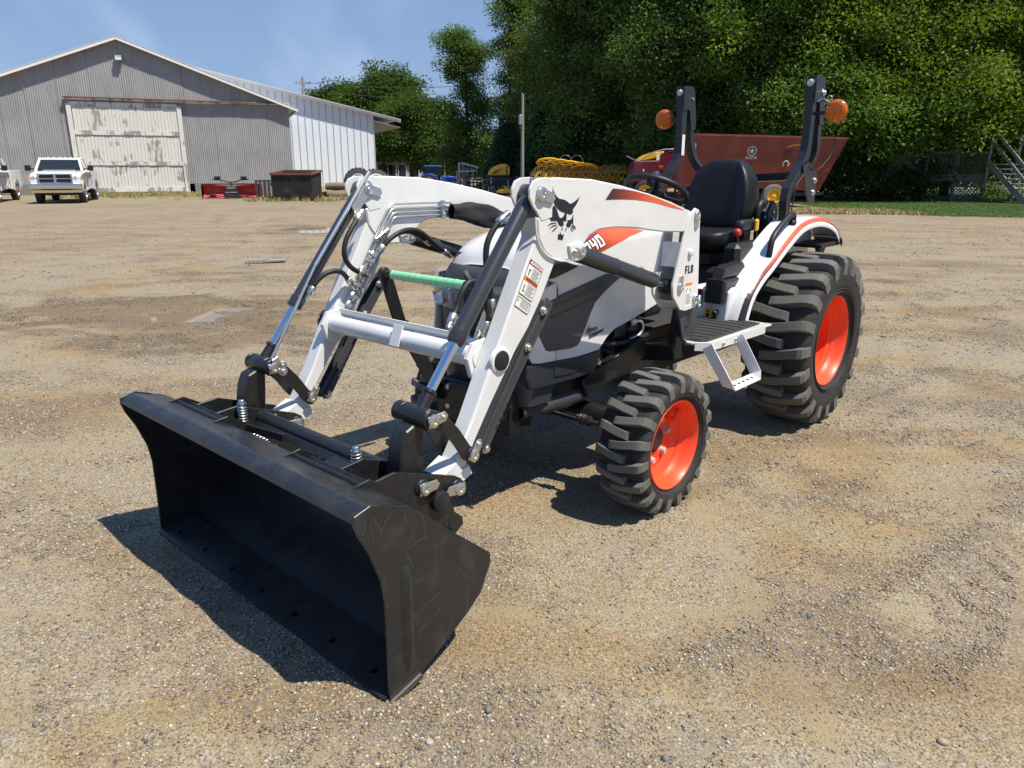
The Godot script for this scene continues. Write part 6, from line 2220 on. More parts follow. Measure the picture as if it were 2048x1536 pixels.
func build_barn() -> void:
	var B := thing("barn", "grey corrugated metal barn with white sliding door and gable roof", "barn", Vector3(-26.788, 0, -46.803), deg_to_rad(20.9755))
	var xl := -6.25
	var xr := 13.0
	var pk := 3.38
	var tops := [xl, 5.50, pk, 8.93, xr, 5.50]
	var b: MB
	# wall sheets between seams; the door stands before the sheets behind it
	var seams := [xl, -4.6, -3.2, -1.82, -0.15, 1.6, 3.38, 5.1, 6.75, 8.4, 10.0, 11.6, xr]
	for i in seams.size() - 1:
		b = MB.new()
		corrugated(b, seams[i] + 0.004, seams[i + 1] - 0.004, 0.62, tops, 0.125, 0.03, 0.015 * (i % 2))
		mk(b, "wall_sheet", M.barn_metal, B)
	b = MB.new()
	b.box(Vector3(-1.82, 3.5, 0.03), Vector3(0.05, 5.8, 0.03))
	b.box(Vector3(-0.15, 4.0, 0.03), Vector3(0.04, 6.6, 0.03))
	mks(b, "seam_strip", M.barn_metal, B)
	# side wall and back
	b = MB.new()
	b.box(Vector3(xr - 0.05, 2.7, -15.2), Vector3(0.08, 5.4, 30.0))
	b.box(Vector3(xl + 0.05, 2.7, -15.2), Vector3(0.08, 5.4, 30.0))
	b.box(Vector3((xl + xr) / 2, 2.7, -30.2), Vector3(xr - xl, 5.4, 0.08))
	mks(b, "side_wall", M.barn_metal, B)
	# concrete and board skirt
	b = MB.new()
	b.box(Vector3(10.0, 0.3, -0.06), Vector3(6.4, 0.66, 0.12))
	b.box(Vector3(-3.2, 0.3, -0.06), Vector3(6.2, 0.66, 0.12))
	b.box(Vector3(3.2, 0.05, 0.25), Vector3(7.0, 0.14, 0.5))
	mks(b, "skirt", M.concrete, B)
	# roof slabs with white rake boards
	for s in [-1.0, 1.0]:
		b = MB.new()
		var e := Vector3(xr + 0.55, 5.23, 0) if s > 0 else Vector3(xl - 0.55, 5.23, 0)
		var p := Vector3(pk, 9.02, 0)
		var dir := (e - p).normalized()
		var up: Vector3 = Vector3(0, 0, 1).cross(dir) * s
		b.box((e + p) * 0.5 + Vector3(0, 0.03, -14.9), Vector3(e.distance_to(p), 0.06, 30.6), 0.0, Basis(dir * s, up, Vector3(0, 0, 1)))
		var rf := mk(b, "roof", M.roof_metal, B)
		b = MB.new()
		b.box((e + p) * 0.5 + Vector3(0, -0.02, 0.42), Vector3(e.distance_to(p) + 0.02, 0.20, 0.04), 0.0, Basis(dir * s, up, Vector3(0, 0, 1)))
		b.box((e + p) * 0.5 + Vector3(0, 0.075, 0.30), Vector3(e.distance_to(p) + 0.05, 0.02, 0.32), 0.0, Basis(dir * s, up, Vector3(0, 0, 1)))
		mk(b, "rake_board", M.trim_white, rf)
	b = MB.new()
	b.box(Vector3(xr + 0.5, 5.2, -14.8), Vector3(0.12, 0.16, 30.4))
	mk(b, "eave_gutter", M.trim_white, B)
	# sliding door in three boarded fields with rails
	var d := part("sliding_door", B)
	var x0 := 0.18
	var x1 := 6.5
	for f in [[0.42, 1.72], [1.98, 3.50], [3.78, 5.12]]:
		b = MB.new()
		var k := 30
		for i in k:
			var xa := x0 + 0.3 + (x1 - x0 - 0.55) * i / k
			var xb := x0 + 0.3 + (x1 - x0 - 0.55) * (i + 1) / k
			var zz := 0.10 + 0.008 * sin(i * 5.3) + 0.005 * sin(i * 2.1)
			b.box(Vector3((xa + xb) / 2, (f[0] + f[1]) / 2, zz), Vector3(xb - xa - 0.012, f[1] - f[0], 0.03), 0.004)
		mk(b, "door_boards", M.peeling, d)
	b = MB.new()
	b.box(Vector3((x0 + x1) / 2, 2.6, 0.07), Vector3(x1 - x0, 5.2, 0.03))
	mk(b, "door_backing", M.dark_wood, d)
	for f in [[0.28, 0.28], [1.85, 0.24], [3.64, 0.26], [5.26, 0.28]]:
		b = MB.new()
		b.box(Vector3((x0 + x1) / 2 - 0.05, f[0], 0.14), Vector3(x1 - x0 - 0.3, f[1], 0.05), 0.008)
		mk(b, "door_rail", M.peeling_more, d)
	for x in [x0 + 0.14, x1 - 0.13]:
		b = MB.new()
		b.box(Vector3(x, 2.62, 0.16), Vector3(0.26, 5.3, 0.05), 0.008)
		mk(b, "door_stile", M.peeling, d)
	b = MB.new()
	b.box(Vector3(6.6, 5.56, 0.2), Vector3(12.9, 0.12, 0.18), 0.01)
	mk(b, "door_track", M.peeling_more, B)
	b = MB.new()
	b.bar(Vector3(0.1, 5.66, 0.22), Vector3(13.0, 5.60, 0.22), 0.30, 0.03, Vector3(0, 1, 0.2))
	mk(b, "track_hood", M.rust, B)
	# flood lamp under the peak
	b = MB.new()
	b.box(Vector3(3.37, 7.92, 0.22), Vector3(0.42, 0.26, 0.30), 0.04)
	var la := mk(b, "wall_lamp", M.grey_metal, B)
	b = MB.new()
	b.box(Vector3(3.37, 7.86, 0.375), Vector3(0.34, 0.18, 0.02), 0.005)
	mk(b, "lamp_glass", M.white_cool, la)

func build_white_shed() -> void:
	var B := thing("pole_shed", "pale blue-white ribbed metal shed behind the grey barn", "shed", Vector3(-16.32, 0, -64.17), deg_to_rad(20.9755))
	var b: MB
	var tops := [-23.0, 5.3, -8.9, 8.92, 4.96, 5.90]
	var n := 26
	for i in n:
		var xa := 4.96 - 0.56 * (i + 1)
		var xb := 4.96 - 0.56 * i
		b = MB.new()
		var ta := lerp_table(tops, xa)
		var tb := lerp_table(tops, xb)
		b.prism(PackedVector2Array([Vector2(xa + 0.02, 0.05), Vector2(xb - 0.02, 0.05), Vector2(xb - 0.02, tb), Vector2(xa + 0.02, ta)]), -0.03, 0.0)
		mk(b, "wall_panel", M.white_metal, B)
		b = MB.new()
		b.prism(PackedVector2Array([Vector2(xb - 0.03, 0.05), Vector2(xb + 0.03, 0.05), Vector2(xb + 0.03, tb - 0.02), Vector2(xb - 0.03, tb - 0.02)]), -0.02, 0.04)
		mk(b, "wall_rib", M.rib_blue, B)
	b = MB.new()
	b.prism(PackedVector2Array([Vector2(-23, 0), Vector2(4.9, 0), Vector2(4.9, 5.80), Vector2(-8.9, 8.85), Vector2(-23, 5.3)]), -0.06, -0.05)
	b.box(Vector3(4.88, 2.6, -12), Vector3(0.1, 5.2, 23.9))
	mk(b, "wall_core", M.white_metal, B)
	for s in [-1.0, 1.0]:
		var p := Vector3(-8.9, 8.98, 0)
		var e := Vector3(7.15, 5.50, 0) if s > 0 else Vector3(-23.6, 5.3, 0)
		var dir: Vector3 = (e - p).normalized() * s
		var up: Vector3 = Vector3(0, 0, 1).cross(dir)
		b = MB.new()
		b.box((e + p) * 0.5 + Vector3(0, 0.05, -11.7), Vector3(e.distance_to(p), 0.06, 24.6), 0.0, Basis(dir, up, Vector3(0, 0, 1)))
		var rf := mk(b, "roof", M.roof_metal, B)
		b = MB.new()
		b.box((e + p) * 0.5 + Vector3(0, -0.05, 0.50), Vector3(e.distance_to(p) + 0.03, 0.26, 0.05), 0.0, Basis(dir, up, Vector3(0, 0, 1)))
		mk(b, "rake_board", M.trim_white, rf)
		if s > 0:
			b = MB.new()
			b.box((e + Vector3(4.9, 5.40, 0)) * 0.5 + Vector3(0, -0.28, -11.7), Vector3(2.3, 0.04, 24.2), 0.0, Basis(dir, up, Vector3(0, 0, 1)))
			mk(b, "soffit_board", M.soffit, rf)

func build_house() -> void:
	var B := thing("house", "small white house with dark porch far behind under the round trees", "house", Vector3(-14.0, 0, -98.0), 0.1)
	var b := MB.new()
	b.box(Vector3(0, 1.3, -3), Vector3(9, 2.6, 6))
	mk(b, "wall", M.house_white, B)
	b = MB.new()
	b.prism(pv([-5, 2.5, 5, 2.5, 5, 2.62, 0, 4.6, -5, 2.62]), -6.2, 0.4)
	mk(b, "roof", M.implement_dark, B)
	for x in [-2.6, -1.3, 0.0, 1.6]:
		b = MB.new()
		b.box(Vector3(x, 1.35, 0.03), Vector3(0.95, 1.5, 0.05))
		var w := mk(b, "window", M.glass_dark, B)
		b = MB.new()
		for q in [[-0.5, 0, 0.08, 1.66], [0.5, 0, 0.08, 1.66], [0, 0.8, 1.08, 0.08], [0, -0.8, 1.08, 0.08]]:
			b.box(Vector3(x + q[0], 1.35 + q[1], 0.06), Vector3(q[2], q[3], 0.06))
		mk(b, "frame", M.trim_white, w)

# ------------------------------------------------------------------ vehicles and machines
func far_wheel(parent: Node, at: Vector3, R: float, W: float, tyre: Material, rimm: Material, turn := 0.0, called := "wheel", lugs := 0) -> Node3D:
	var w := part(called, parent)
	w.position = at
	w.rotation.y = turn
	var b := MB.new()
	var r := R * 0.58
	b.lathe(Vector3.ZERO, Vector3(0, 0, 1), [Vector2(r, -W * 0.45), Vector2(R * 0.85, -W * 0.5), Vector2(R * 0.97, -W * 0.42), Vector2(R, -W * 0.2), Vector2(R, W * 0.2), Vector2(R * 0.97, W * 0.42), Vector2(R * 0.85, W * 0.5), Vector2(r, W * 0.45)], 32)
	if lugs > 0:
		for i in lugs:
			for k in [-1.0, 1.0]:
				var t := TAU * (i + (0.5 if k > 0 else 0.0)) / lugs
				var bs := Basis(Vector3(0, 0, 1), t) * Basis(Vector3(0, 1, 0), 0.5 * k)
				b.box(Basis(Vector3(0, 0, 1), t) * Vector3(0, R * 1.0, W * 0.26 * k), Vector3(R * 0.07, R * 0.07, W * 0.5), 0.0, bs)
	mk(b, "tyre", tyre, w)
	b = MB.new()
	b.lathe(Vector3.ZERO, Vector3(0, 0, 1), [Vector2(r * 1.02, W * 0.40), Vector2(r * 1.04, W * 0.47), Vector2(r * 0.95, W * 0.46), Vector2(r * 0.9, W * 0.3), Vector2(r * 0.75, W * 0.2), Vector2(r * 0.4, W * 0.28), Vector2(r * 0.3, W * 0.36), Vector2(0, W * 0.36)], 28)
	b.lathe(Vector3.ZERO, Vector3(0, 0, -1), [Vector2(r * 1.02, W * 0.40), Vector2(r * 0.9, W * 0.3), Vector2(r * 0.4, W * 0.2), Vector2(0, W * 0.2)], 20)
	mk(b, "rim", rimm, w)
	return w

# pickup truck; front towards +x of its own axes
func pickup(at: Vector3, turn: float, label: String, bedm: Material, body: Material) -> void:
	var T := thing("pickup_truck", label, "pickup truck", at, turn, "pickup trucks parked before the barn")
	T.scale = Vector3.ONE * 1.06
	var b := MB.new()
	# lower body with wheel arches cut in the side profile
	var prof := PackedVector2Array()
	prof.append_array(pv([2.75, 0.60, 2.78, 0.95, 2.70, 1.18, 2.45, 1.26, 1.55, 1.34, 1.30, 1.36, -0.55, 1.36, -0.58, 0.55, 0.85, 0.50]))
	for k in 9:
		var t := PI - PI * k / 8.0
		prof.append(Vector2(1.80 + 0.50 * cos(t), 0.46 + 0.50 * sin(t)))
	prof.append_array(pv([2.35, 0.56]))
	b.prism(prof, -0.97, 0.97, 0.07)
	b.prism(pv([2.5, 1.24, 2.35, 1.30, 1.4, 1.40, 1.3, 1.34, 2.4, 1.2]), -0.62, 0.62, 0.03)
	var bd := mk(b, "body", body, T)
	# cab with real openings: pillars and roof
	b = MB.new()
	b.prism(pv([0.98, 1.90, -0.40, 1.92, -0.50, 1.86, -0.50, 1.83, 1.0, 1.82]), -0.76, 0.76, 0.05)
	for s in [-1.0, 1.0]:
		b.bar(Vector3(1.50, 1.34, 0.88 * s), Vector3(0.92, 1.88, 0.74 * s), 0.09, 0.07, Vector3(0, 1, 0))
		b.bar(Vector3(0.45, 1.34, 0.90 * s), Vector3(0.42, 1.88, 0.75 * s), 0.10, 0.06, Vector3(1, 0, 0))
		b.bar(Vector3(-0.50, 1.34, 0.90 * s), Vector3(-0.46, 1.88, 0.75 * s), 0.14, 0.06, Vector3(1, 0, 0))
	for k in 5:
		b.ellipsoid(Vector3(0.85, 1.915, -0.44 + 0.22 * k), Vector3(0.06, 0.018, 0.05), 8, 5)
	mk(b, "cab", body, T)
	b = MB.new()
	b.q4(Vector3(1.48, 1.36, -0.84), Vector3(1.48, 1.36, 0.84), Vector3(0.95, 1.85, 0.70), Vector3(0.95, 1.85, -0.70), Vector3(1, 1, 0))
	mk(b, "windscreen", M.glass_dark, T)
	for s in [-1.0, 1.0]:
		b = MB.new()
		b.q4(Vector3(1.40, 1.37, 0.89 * s), Vector3(-0.45, 1.37, 0.89 * s), Vector3(-0.42, 1.84, 0.745 * s), Vector3(0.98, 1.84, 0.745 * s), Vector3(0, 0.2, s))
		mk(b, "side_window", M.glass_dark, T)
		b = MB.new()
		b.bar(Vector3(1.32, 1.42, 0.92 * s), Vector3(1.30, 1.44, 1.12 * s), 0.05, 0.05)
		b.box(Vector3(1.28, 1.47, 1.20 * s), Vector3(0.13, 0.24, 0.22), 0.03)
		mk(b, "door_mirror", M.plastic_black, T)
		b = MB.new()
		b.prism(pv([2.795, 0.92, 2.80, 1.14, 2.62, 1.19, 2.45, 1.17, 2.50, 0.98]), -0.60 * s, -0.982 * s, 0.02)
		var hl := mk(b, "headlight", M.lens_clear, T)
		b = MB.new()
		b.ellipsoid(Vector3(2.76, 1.05, 0.78 * s), Vector3(0.03, 0.08, 0.13), 12, 8)
		mks(b, "reflector_bowl", M.reflector, hl)
		b = MB.new()
		b.box(Vector3(2.68, 1.07, 0.965 * s), Vector3(0.14, 0.12, 0.03), 0.01)
		mk(b, "amber_marker", M.amber, hl)
		b = MB.new()
		b.bar(Vector3(0.65, 1.12, 0.98 * s), Vector3(0.45, 1.12, 0.98 * s), 0.03, 0.05, Vector3.UP, 0.01)
		b.bar(Vector3(-0.25, 1.12, 0.98 * s), Vector3(-0.45, 1.12, 0.98 * s), 0.03, 0.05, Vector3.UP, 0.01)
		mks(b, "door_handle", M.plastic_black, T)
		b = MB.new()
		b.box(Vector3(1.05, 0.9, 0.973 * s), Vector3(0.012, 0.8, 0.008))
		b.box(Vector3(0.42, 0.9, 0.973 * s), Vector3(0.012, 0.8, 0.008))
		mks(b, "door_gap", M.plastic_black, T)
		far_wheel(T, Vector3(1.80, 0.41, 0.82 * s), 0.41, 0.27, M.tyre_far, M.chrome_far, 0.0 if s > 0 else PI)
		far_wheel(T, Vector3(-1.78, 0.41, 0.82 * s), 0.41, 0.27, M.tyre_far, M.chrome_far, 0.0 if s > 0 else PI)
	# grille: chrome frame with crossbars over dark openings
	b = MB.new()
	b.box(Vector3(2.77, 1.03, 0), Vector3(0.05, 0.36, 1.16), 0.01)
	var g := mk(b, "grille", M.plastic_black, T)
	b = MB.new()
	for q in [[1.21, 0, 0.05, 1.28], [0.85, 0, 0.05, 1.16], [1.03, 0, 0.035, 1.2]]:
		b.box(Vector3(2.80, q[0], q[1]), Vector3(0.06, q[2], q[3]), 0.012)
	for z in [-0.62, 0.62]:
		b.box(Vector3(2.80, 1.03, z), Vector3(0.06, 0.40, 0.05), 0.012)
	b.box(Vector3(2.805, 1.04, 0), Vector3(0.07, 0.34, 0.11), 0.015)
	mk(b, "grille_bar", M.chrome_far, g)
	b = MB.new()
	b.prism(pv([2.86, 0.62, 2.90, 0.72, 2.87, 0.82, 2.70, 0.82, 2.70, 0.60]), -0.98, 0.98, 0.03)
	b.prism(pv([2.87, 0.46, 2.89, 0.56, 2.80, 0.58, 2.70, 0.56, 2.70, 0.46]), -0.95, 0.95, 0.03)
	mk(b, "bumper", M.chrome_far, T)
	b = MB.new()
	b.box(Vector3(2.84, 0.60, 0), Vector3(0.05, 0.06, 1.1), 0.01)
	b.box(Vector3(0, 0.42, 0), Vector3(5.0, 0.16, 1.2), 0.03)
	b.cyl(Vector3(1.8, 0.4, -0.75), Vector3(1.8, 0.4, 0.75), 0.07)
	b.cyl(Vector3(-1.78, 0.4, -0.75), Vector3(-1.78, 0.4, 0.75), 0.08)
	mk(b, "underbody", M.plastic_black, T)
	# bed
	b = MB.new()
	prof = pv([-0.62, 0.55, -0.62, 1.38, -2.85, 1.38, -2.88, 0.60, -2.35, 0.60])
	for k in 9:
		var t := PI - PI * k / 8.0
		prof.append(Vector2(-1.78 + 0.50 * cos(t), 0.46 + 0.50 * sin(t)))
	for s in [-1.0, 1.0]:
		b.prism(prof, -0.98 * s, -0.88 * s, 0.02)
	b.box(Vector3(-2.83, 1.0, 0), Vector3(0.08, 0.72, 1.76), 0.02)
	b.box(Vector3(-1.7, 0.70, 0), Vector3(2.3, 0.06, 1.76))
	mk(b, "bed", bedm, T)

func build_trucks() -> void:
	pickup(Vector3(-21.55, 0, -37.0), atan2(-0.93, 0.37), "white pickup truck facing the camera beside the barn door", M.truck_bed, M.truck_white)
	pickup(Vector3(-25.35, 0, -36.6), atan2(-0.93, 0.37), "silver-white pickup truck cut off by the left edge", M.truck_white, M.truck_white)

func build_plow() -> void:
	var T := thing("snow_plow", "red snow plow with a pair of lamps standing against the barn", "snow plow", Vector3(-15.0, 0, -41.0), deg_to_rad(12))
	for s in [-1.0, 1.0]:
		var b := MB.new()
		var rows := []
		for i in 9:
			var v := i / 8.0
			var row := PackedVector3Array()
			for k in 5:
				var x := lerpf(0.18, 1.52, k / 4.0)
				row.append(Vector3(x * s, 0.02 + (0.66 + 0.08 * k / 4.0) * v, 0.10 + 0.22 * (k / 4.0) - 0.28 * sin(v * PI) - 0.0))
			rows.append(row)
		b.grid(rows, false, s, 0.02)
		var w := mk(b, "blade", M.plow_red, T)
		for x in [1.5]:
			b = MB.new()
			b.prism(pv([0.12, 0.02, -0.2, 0.2, -0.22, 0.5, 0.1, 0.72, 0.24, 0.72, 0.24, 0.02]), -0.012, 0.012, 0.002)
			for i in b.v.size():
				b.v[i] = Vector3(x * s + b.v[i].z, b.v[i].y, b.v[i].x + 0.2 * x)
				b.n[i] = Vector3(b.n[i].z, b.n[i].y, b.n[i].x)
			mk(b, "blade_rib", M.plow_red, w)
		b = MB.new()
		b.bar(Vector3(0.75 * s, 0.66, 0.3), Vector3(1.35 * s, 0.10, 0.36), 0.02, 0.06, Vector3(0, 0, 1))
		mk(b, "blade_brace", M.plastic_black, w)
		b = MB.new()
		b.box(Vector3(0.66 * s, 1.08, 0.5), Vector3(0.34, 0.16, 0.2), 0.06)
		var la := mk(b, "plow_lamp", M.plastic_black, T)
		b = MB.new()
		b.box(Vector3(0.66 * s, 1.09, 0.39), Vector3(0.28, 0.12, 0.02), 0.005)
		mk(b, "lamp_glass", M.reflector, la)
	var b := MB.new()
	b.tube(curve(PackedVector3Array([Vector3(-0.9, 0.98, 0.5), Vector3(-0.5, 0.96, 0.5), Vector3(-0.2, 0.86, 0.5), Vector3(0.2, 0.86, 0.5), Vector3(0.5, 0.96, 0.5), Vector3(0.9, 0.98, 0.5)])), 0.03, 8)
	b.bar(Vector3(-1.5, 0.74, 0.3), Vector3(1.5, 0.74, 0.3), 0.05, 0.05)
	mk(b, "lamp_bar", M.plastic_black, T)
	b = MB.new()
	b.box(Vector3(0, 0.42, 0.55), Vector3(0.55, 0.42, 0.3), 0.03)
	b.bar(Vector3(-0.4, 0.15, 0.5), Vector3(-0.1, 0.6, 0.6), 0.08, 0.08)
	b.bar(Vector3(0.4, 0.15, 0.5), Vector3(0.1, 0.6, 0.6), 0.08, 0.08)
	b.bar(Vector3(-0.35, 0.28, 0.72), Vector3(0.35, 0.28, 0.72), 0.06, 0.1)
	b.box(Vector3(0, 0.12, 0.6), Vector3(0.7, 0.16, 0.3), 0.02)
	b.bar(Vector3(-0.3, 0.03, 0.75), Vector3(-0.3, 0.5, 0.7), 0.05, 0.05)
	b.bar(Vector3(0.3, 0.03, 0.75), Vector3(0.3, 0.5, 0.7), 0.05, 0.05)
	b.bar(Vector3(0, 0.6, 0.5), Vector3(0, 0.87, 0.5), 0.08, 0.06)
	mk(b, "plow_frame", M.implement_dark, T)
	b = MB.new()
	b.box(Vector3(0, 0.55, 0.705), Vector3(0.42, 0.05, 0.02))
	b.cyl(Vector3(-0.3, 0.33, 0.75), Vector3(0.3, 0.33, 0.75), 0.03)
	mks(b, "plow_cylinder", M.chrome_far, T)

func build_dumpster() -> void:
	var T := thing("dumpster", "black steel dumpster with rusty rim standing by the barn corner", "dumpster", Vector3(-10.75, 0, -38.2), deg_to_rad(2))
	var b := MB.new()
	# open box, walls leaning out a little
	var lo := [Vector3(-0.95, 0.02, 0.95), Vector3(0.95, 0.02, 0.95), Vector3(0.95, 0.02, -1.15), Vector3(-0.95, 0.02, -1.15)]
	var hi := [Vector3(-0.98, 1.28, 1.0), Vector3(0.98, 1.28, 1.0), Vector3(0.98, 1.42, -1.2), Vector3(-0.98, 1.42, -1.2)]
	for i in 4:
		var j := (i + 1) % 4
		b.q4(lo[i], lo[j], hi[j], hi[i], lo[i] + lo[j])
	b.q4(lo[0], lo[1], lo[2], lo[3], Vector3.DOWN)
	var bx := mk(b, "bin", M.dumpster, T)
	b = MB.new()
	for i in 4:
		var j := (i + 1) % 4
		var k := 0.96
		b.q4(lo[i] * k + Vector3(0, 0.05, 0), lo[j] * k + Vector3(0, 0.05, 0), Vector3(hi[j].x * k, hi[j].y - 0.005, hi[j].z * k), Vector3(hi[i].x * k, hi[i].y - 0.005, hi[i].z * k), -(lo[i] + lo[j]))
	mk(b, "bin_lining", M.rust, bx)
	b = MB.new()
	for i in 4:
		var j := (i + 1) % 4
		b.bar(hi[i], hi[j], 0.14, 0.11, Vector3.UP, 0.01)
	mk(b, "rim_channel", M.rust, T)
	for x in [-0.35, 0.3]:
		b = MB.new()
		b.box(Vector3(x, 1.25, -1.12), Vector3(0.06, 0.3, 0.06))
		mk(b, "inner_post", M.rust, T)
	for z in [-0.7, 0.0, 0.7]:
		b = MB.new()
		b.bar(Vector3(-0.99, 0.03, z), Vector3(-1.02, 1.2, z), 0.08, 0.08, Vector3(1, 0, 0))
		mk(b, "side_stake", M.dumpster, T)
	b = MB.new()
	b.box(Vector3(-1.05, 0.8, 0.3), Vector3(0.12, 0.16, 0.9), 0.01)
	mk(b, "lift_pocket", M.rust, T)

func build_barn_clutter() -> void:
	# dark grates leaning beside the dumpster
	for i in 3:
		var T := thing("steel_grate", ["dark slatted steel grate leaning left of the dumpster", "second steel grate leaning behind the first by the dumpster", "rearmost steel grate of the three by the dumpster"][i], "grate", Vector3(-12.75 + 0.32 * i, 0, -39.0 - 0.35 * i), 0.3, "grates beside the dumpster")
		T.rotation.x = -0.22
		for k in 4:
			var b := MB.new()
			b.box(Vector3(-0.3 + 0.2 * k, 0.5, 0), Vector3(0.11, 1.0, 0.04), 0.01)
			mk(b, "slat", M.implement_dark, T)
		var b2 := MB.new()
		b2.box(Vector3(0, 0.95, -0.02), Vector3(0.75, 0.08, 0.05))
		b2.box(Vector3(0, 0.12, -0.02), Vector3(0.75, 0.08, 0.05))
		mk(b2, "crosspiece", M.implement_dark, T)
	# two big tractor wheels with cream rims
	var at := [Vector3(-8.75, 0.72, -43.6), Vector3(-7.55, 0.70, -42.6)]
	for i in 2:
		var W := thing("farm_tyre", ["dismounted tractor wheel with cream rim, left of the pair", "dismounted tractor wheel with cream rim, right and nearer of the pair"][i], "wheel", at[i] + Vector3(0, 0.05, 0), 0.28 + 0.15 * i, "dismounted tractor wheels by the white shed")
		W.rotation.x = -0.18 - 0.35 * i
		var w := far_wheel(W, Vector3.ZERO, 0.80, 0.42, M.tyre_far, M.wheel_cream, 0.0, "wheel", 22)
		# lift its pieces up: the thing itself is the wheel
		for c in w.get_children():
			w.remove_child(c)
			W.add_child(c, true)
		w.free()
	# logs and beams
	var r := RandomNumberGenerator.new()
	r.seed = 5
	for i in 4:
		var b := MB.new()
		var p := [Vector3(-8.9, 0.62, -41.2), Vector3(-8.6, 0.22, -41.0), Vector3(-8.2, 0.22, -40.4), Vector3(-9.2, 0.2, -41.6)][i] as Vector3
		var d := Vector3(1.15 + 0.2 * i, 0.02, r.randf_range(-0.15, 0.15))
		var path := PackedVector3Array()
		var rad := []
		for k in 6:
			path.append(p - d + d * 2.0 * k / 5.0 + Vector3(0, r.randf_range(-0.02, 0.02), 0))
			rad.append(0.19 + r.randf_range(-0.02, 0.02))
		b.tube(path, rad, 12)
		tag(mk(b, "log", M.log_bark, self), ["pale log on top of the pile under the tractor wheels", "upper log at the back of the pile by the wheels", "front log of the pile below the tractor wheels", "log at the left rear of the wood pile"][i], "log", "logs piled by the white shed")
	for i in 3:
		var b := MB.new()
		var p := [Vector3(-9.6, 0.10, -41.2), Vector3(-9.3, 0.05, -39.9), Vector3(-8.4, 0.04, -39.2)][i] as Vector3
		b.bar(p + Vector3(-1.6, 0, 0), p + Vector3(1.4, 0.55 if i == 0 else 0.02, -0.3), 0.18, 0.08)
		tag(mk(b, "timber", M.rust if i == 0 else M.grey_wood, self), ["dark beam sloping up to the wheels from the dumpster", "grey timber lying right of the dumpster", "short plank lying before the log pile"][i], "timber", "timbers lying by the dumpster")
	# flat board on the yard
	var b := MB.new()
	b.box(Vector3(0, 0.03, 0), Vector3(0.64, 0.035, 0.17), 0.006, Basis(Vector3(0, 0, 1), 0.03))
	b.box(Vector3(-0.12, 0.055, 0.02), Vector3(0.36, 0.02, 0.12), 0.004, Basis(Vector3(0, 0, 1), 0.02))
	var o := mk(b, "board", M.grey_wood, self)
	o.position = Vector3(-4.08, ground_y(-4.08, -12.3), -12.3)
	o.rotation.y = 0.35
	tag(o, "short grey board lying flat on the gravel behind the loader", "board")

func build_poles() -> void:
	var specs := [
		[Vector3(-19.8, 0, -75.0), 9.9, "wooden power pole with crossarm behind the shed roof", 0.14, true],
		[Vector3(0.57, 0, -42.0), 5.35, "plain grey pole with meter box among the trees", 0.085, false],
		[Vector3(-6.15, 0, -70.0), 3.7, "thin pinkish pole with small arms beyond the blue tractor", 0.05, true]]
	for i in 3:
		var q: Array = specs[i]
		var T := thing("utility_pole", q[2], "pole", q[0], 0.2)
		var b := MB.new()
		b.tube(PackedVector3Array([Vector3(0, -0.1, 0), Vector3(0, q[1] * 0.5, 0), Vector3(0, q[1], 0)]), [q[3] * 1.15, q[3] * 1.05, q[3] * 0.9], 12)
		mk(b, "shaft", M.pole_wood, T)
		if q[4]:
			b = MB.new()
			b.box(Vector3(0, q[1] * 0.94, 0.1), Vector3(1.5 if i == 0 else 0.8, 0.10, 0.10))
			if i == 0:
				b.box(Vector3(0, q[1] * 0.89, 0.1), Vector3(0.8, 0.08, 0.08))
			mk(b, "crossarm", M.pole_wood, T)
			for x in [-0.6, -0.25, 0.25, 0.6]:
				b = MB.new()
				b.cyl(Vector3(x * (1.0 if i == 0 else 0.5), q[1] * 0.94 + 0.05, 0.1), Vector3(x * (1.0 if i == 0 else 0.5), q[1] * 0.94 + 0.2, 0.1), 0.04, 0.03, 8)
				mk(b, "insulator", M.guide_grey, T)
		else:
			b = MB.new()
			b.box(Vector3(-0.12, 4.05, 0.1), Vector3(0.2, 0.5, 0.16), 0.02)
			mk(b, "meter_box", M.grey_metal, T)
			b = MB.new()
			b.box(Vector3(-0.12, 3.65, 0.1), Vector3(0.12, 0.2, 0.1), 0.02)
			mk(b, "switch_box", M.guide_grey, T)
	# sagging lines from the power pole across to the right
	var ends := [[Vector3(-19.4, 9.4, -75), Vector3(9, 9.6, -66), 0.9, "upper power line running from the crossarm to the trees"], [Vector3(-19.9, 8.9, -75), Vector3(8, 8.4, -68), 1.0, "second power line below the upper one"], [Vector3(-11.5, 4.4, -66), Vector3(2, 4.6, -60), 0.5, "low cable running right from the white shed eave"]]
	for e in ends:
		var b := MB.new()
		var path := PackedVector3Array()
		for k in 21:
			var t := k / 20.0
			path.append((e[0] as Vector3).lerp(e[1], t) - Vector3(0, e[2] * 4.0 * t * (1.0 - t), 0))
		b.tube(path, 0.022, 5)
		tag(mk(b, "power_line", M.cable, self), e[3], "power line", "power lines")

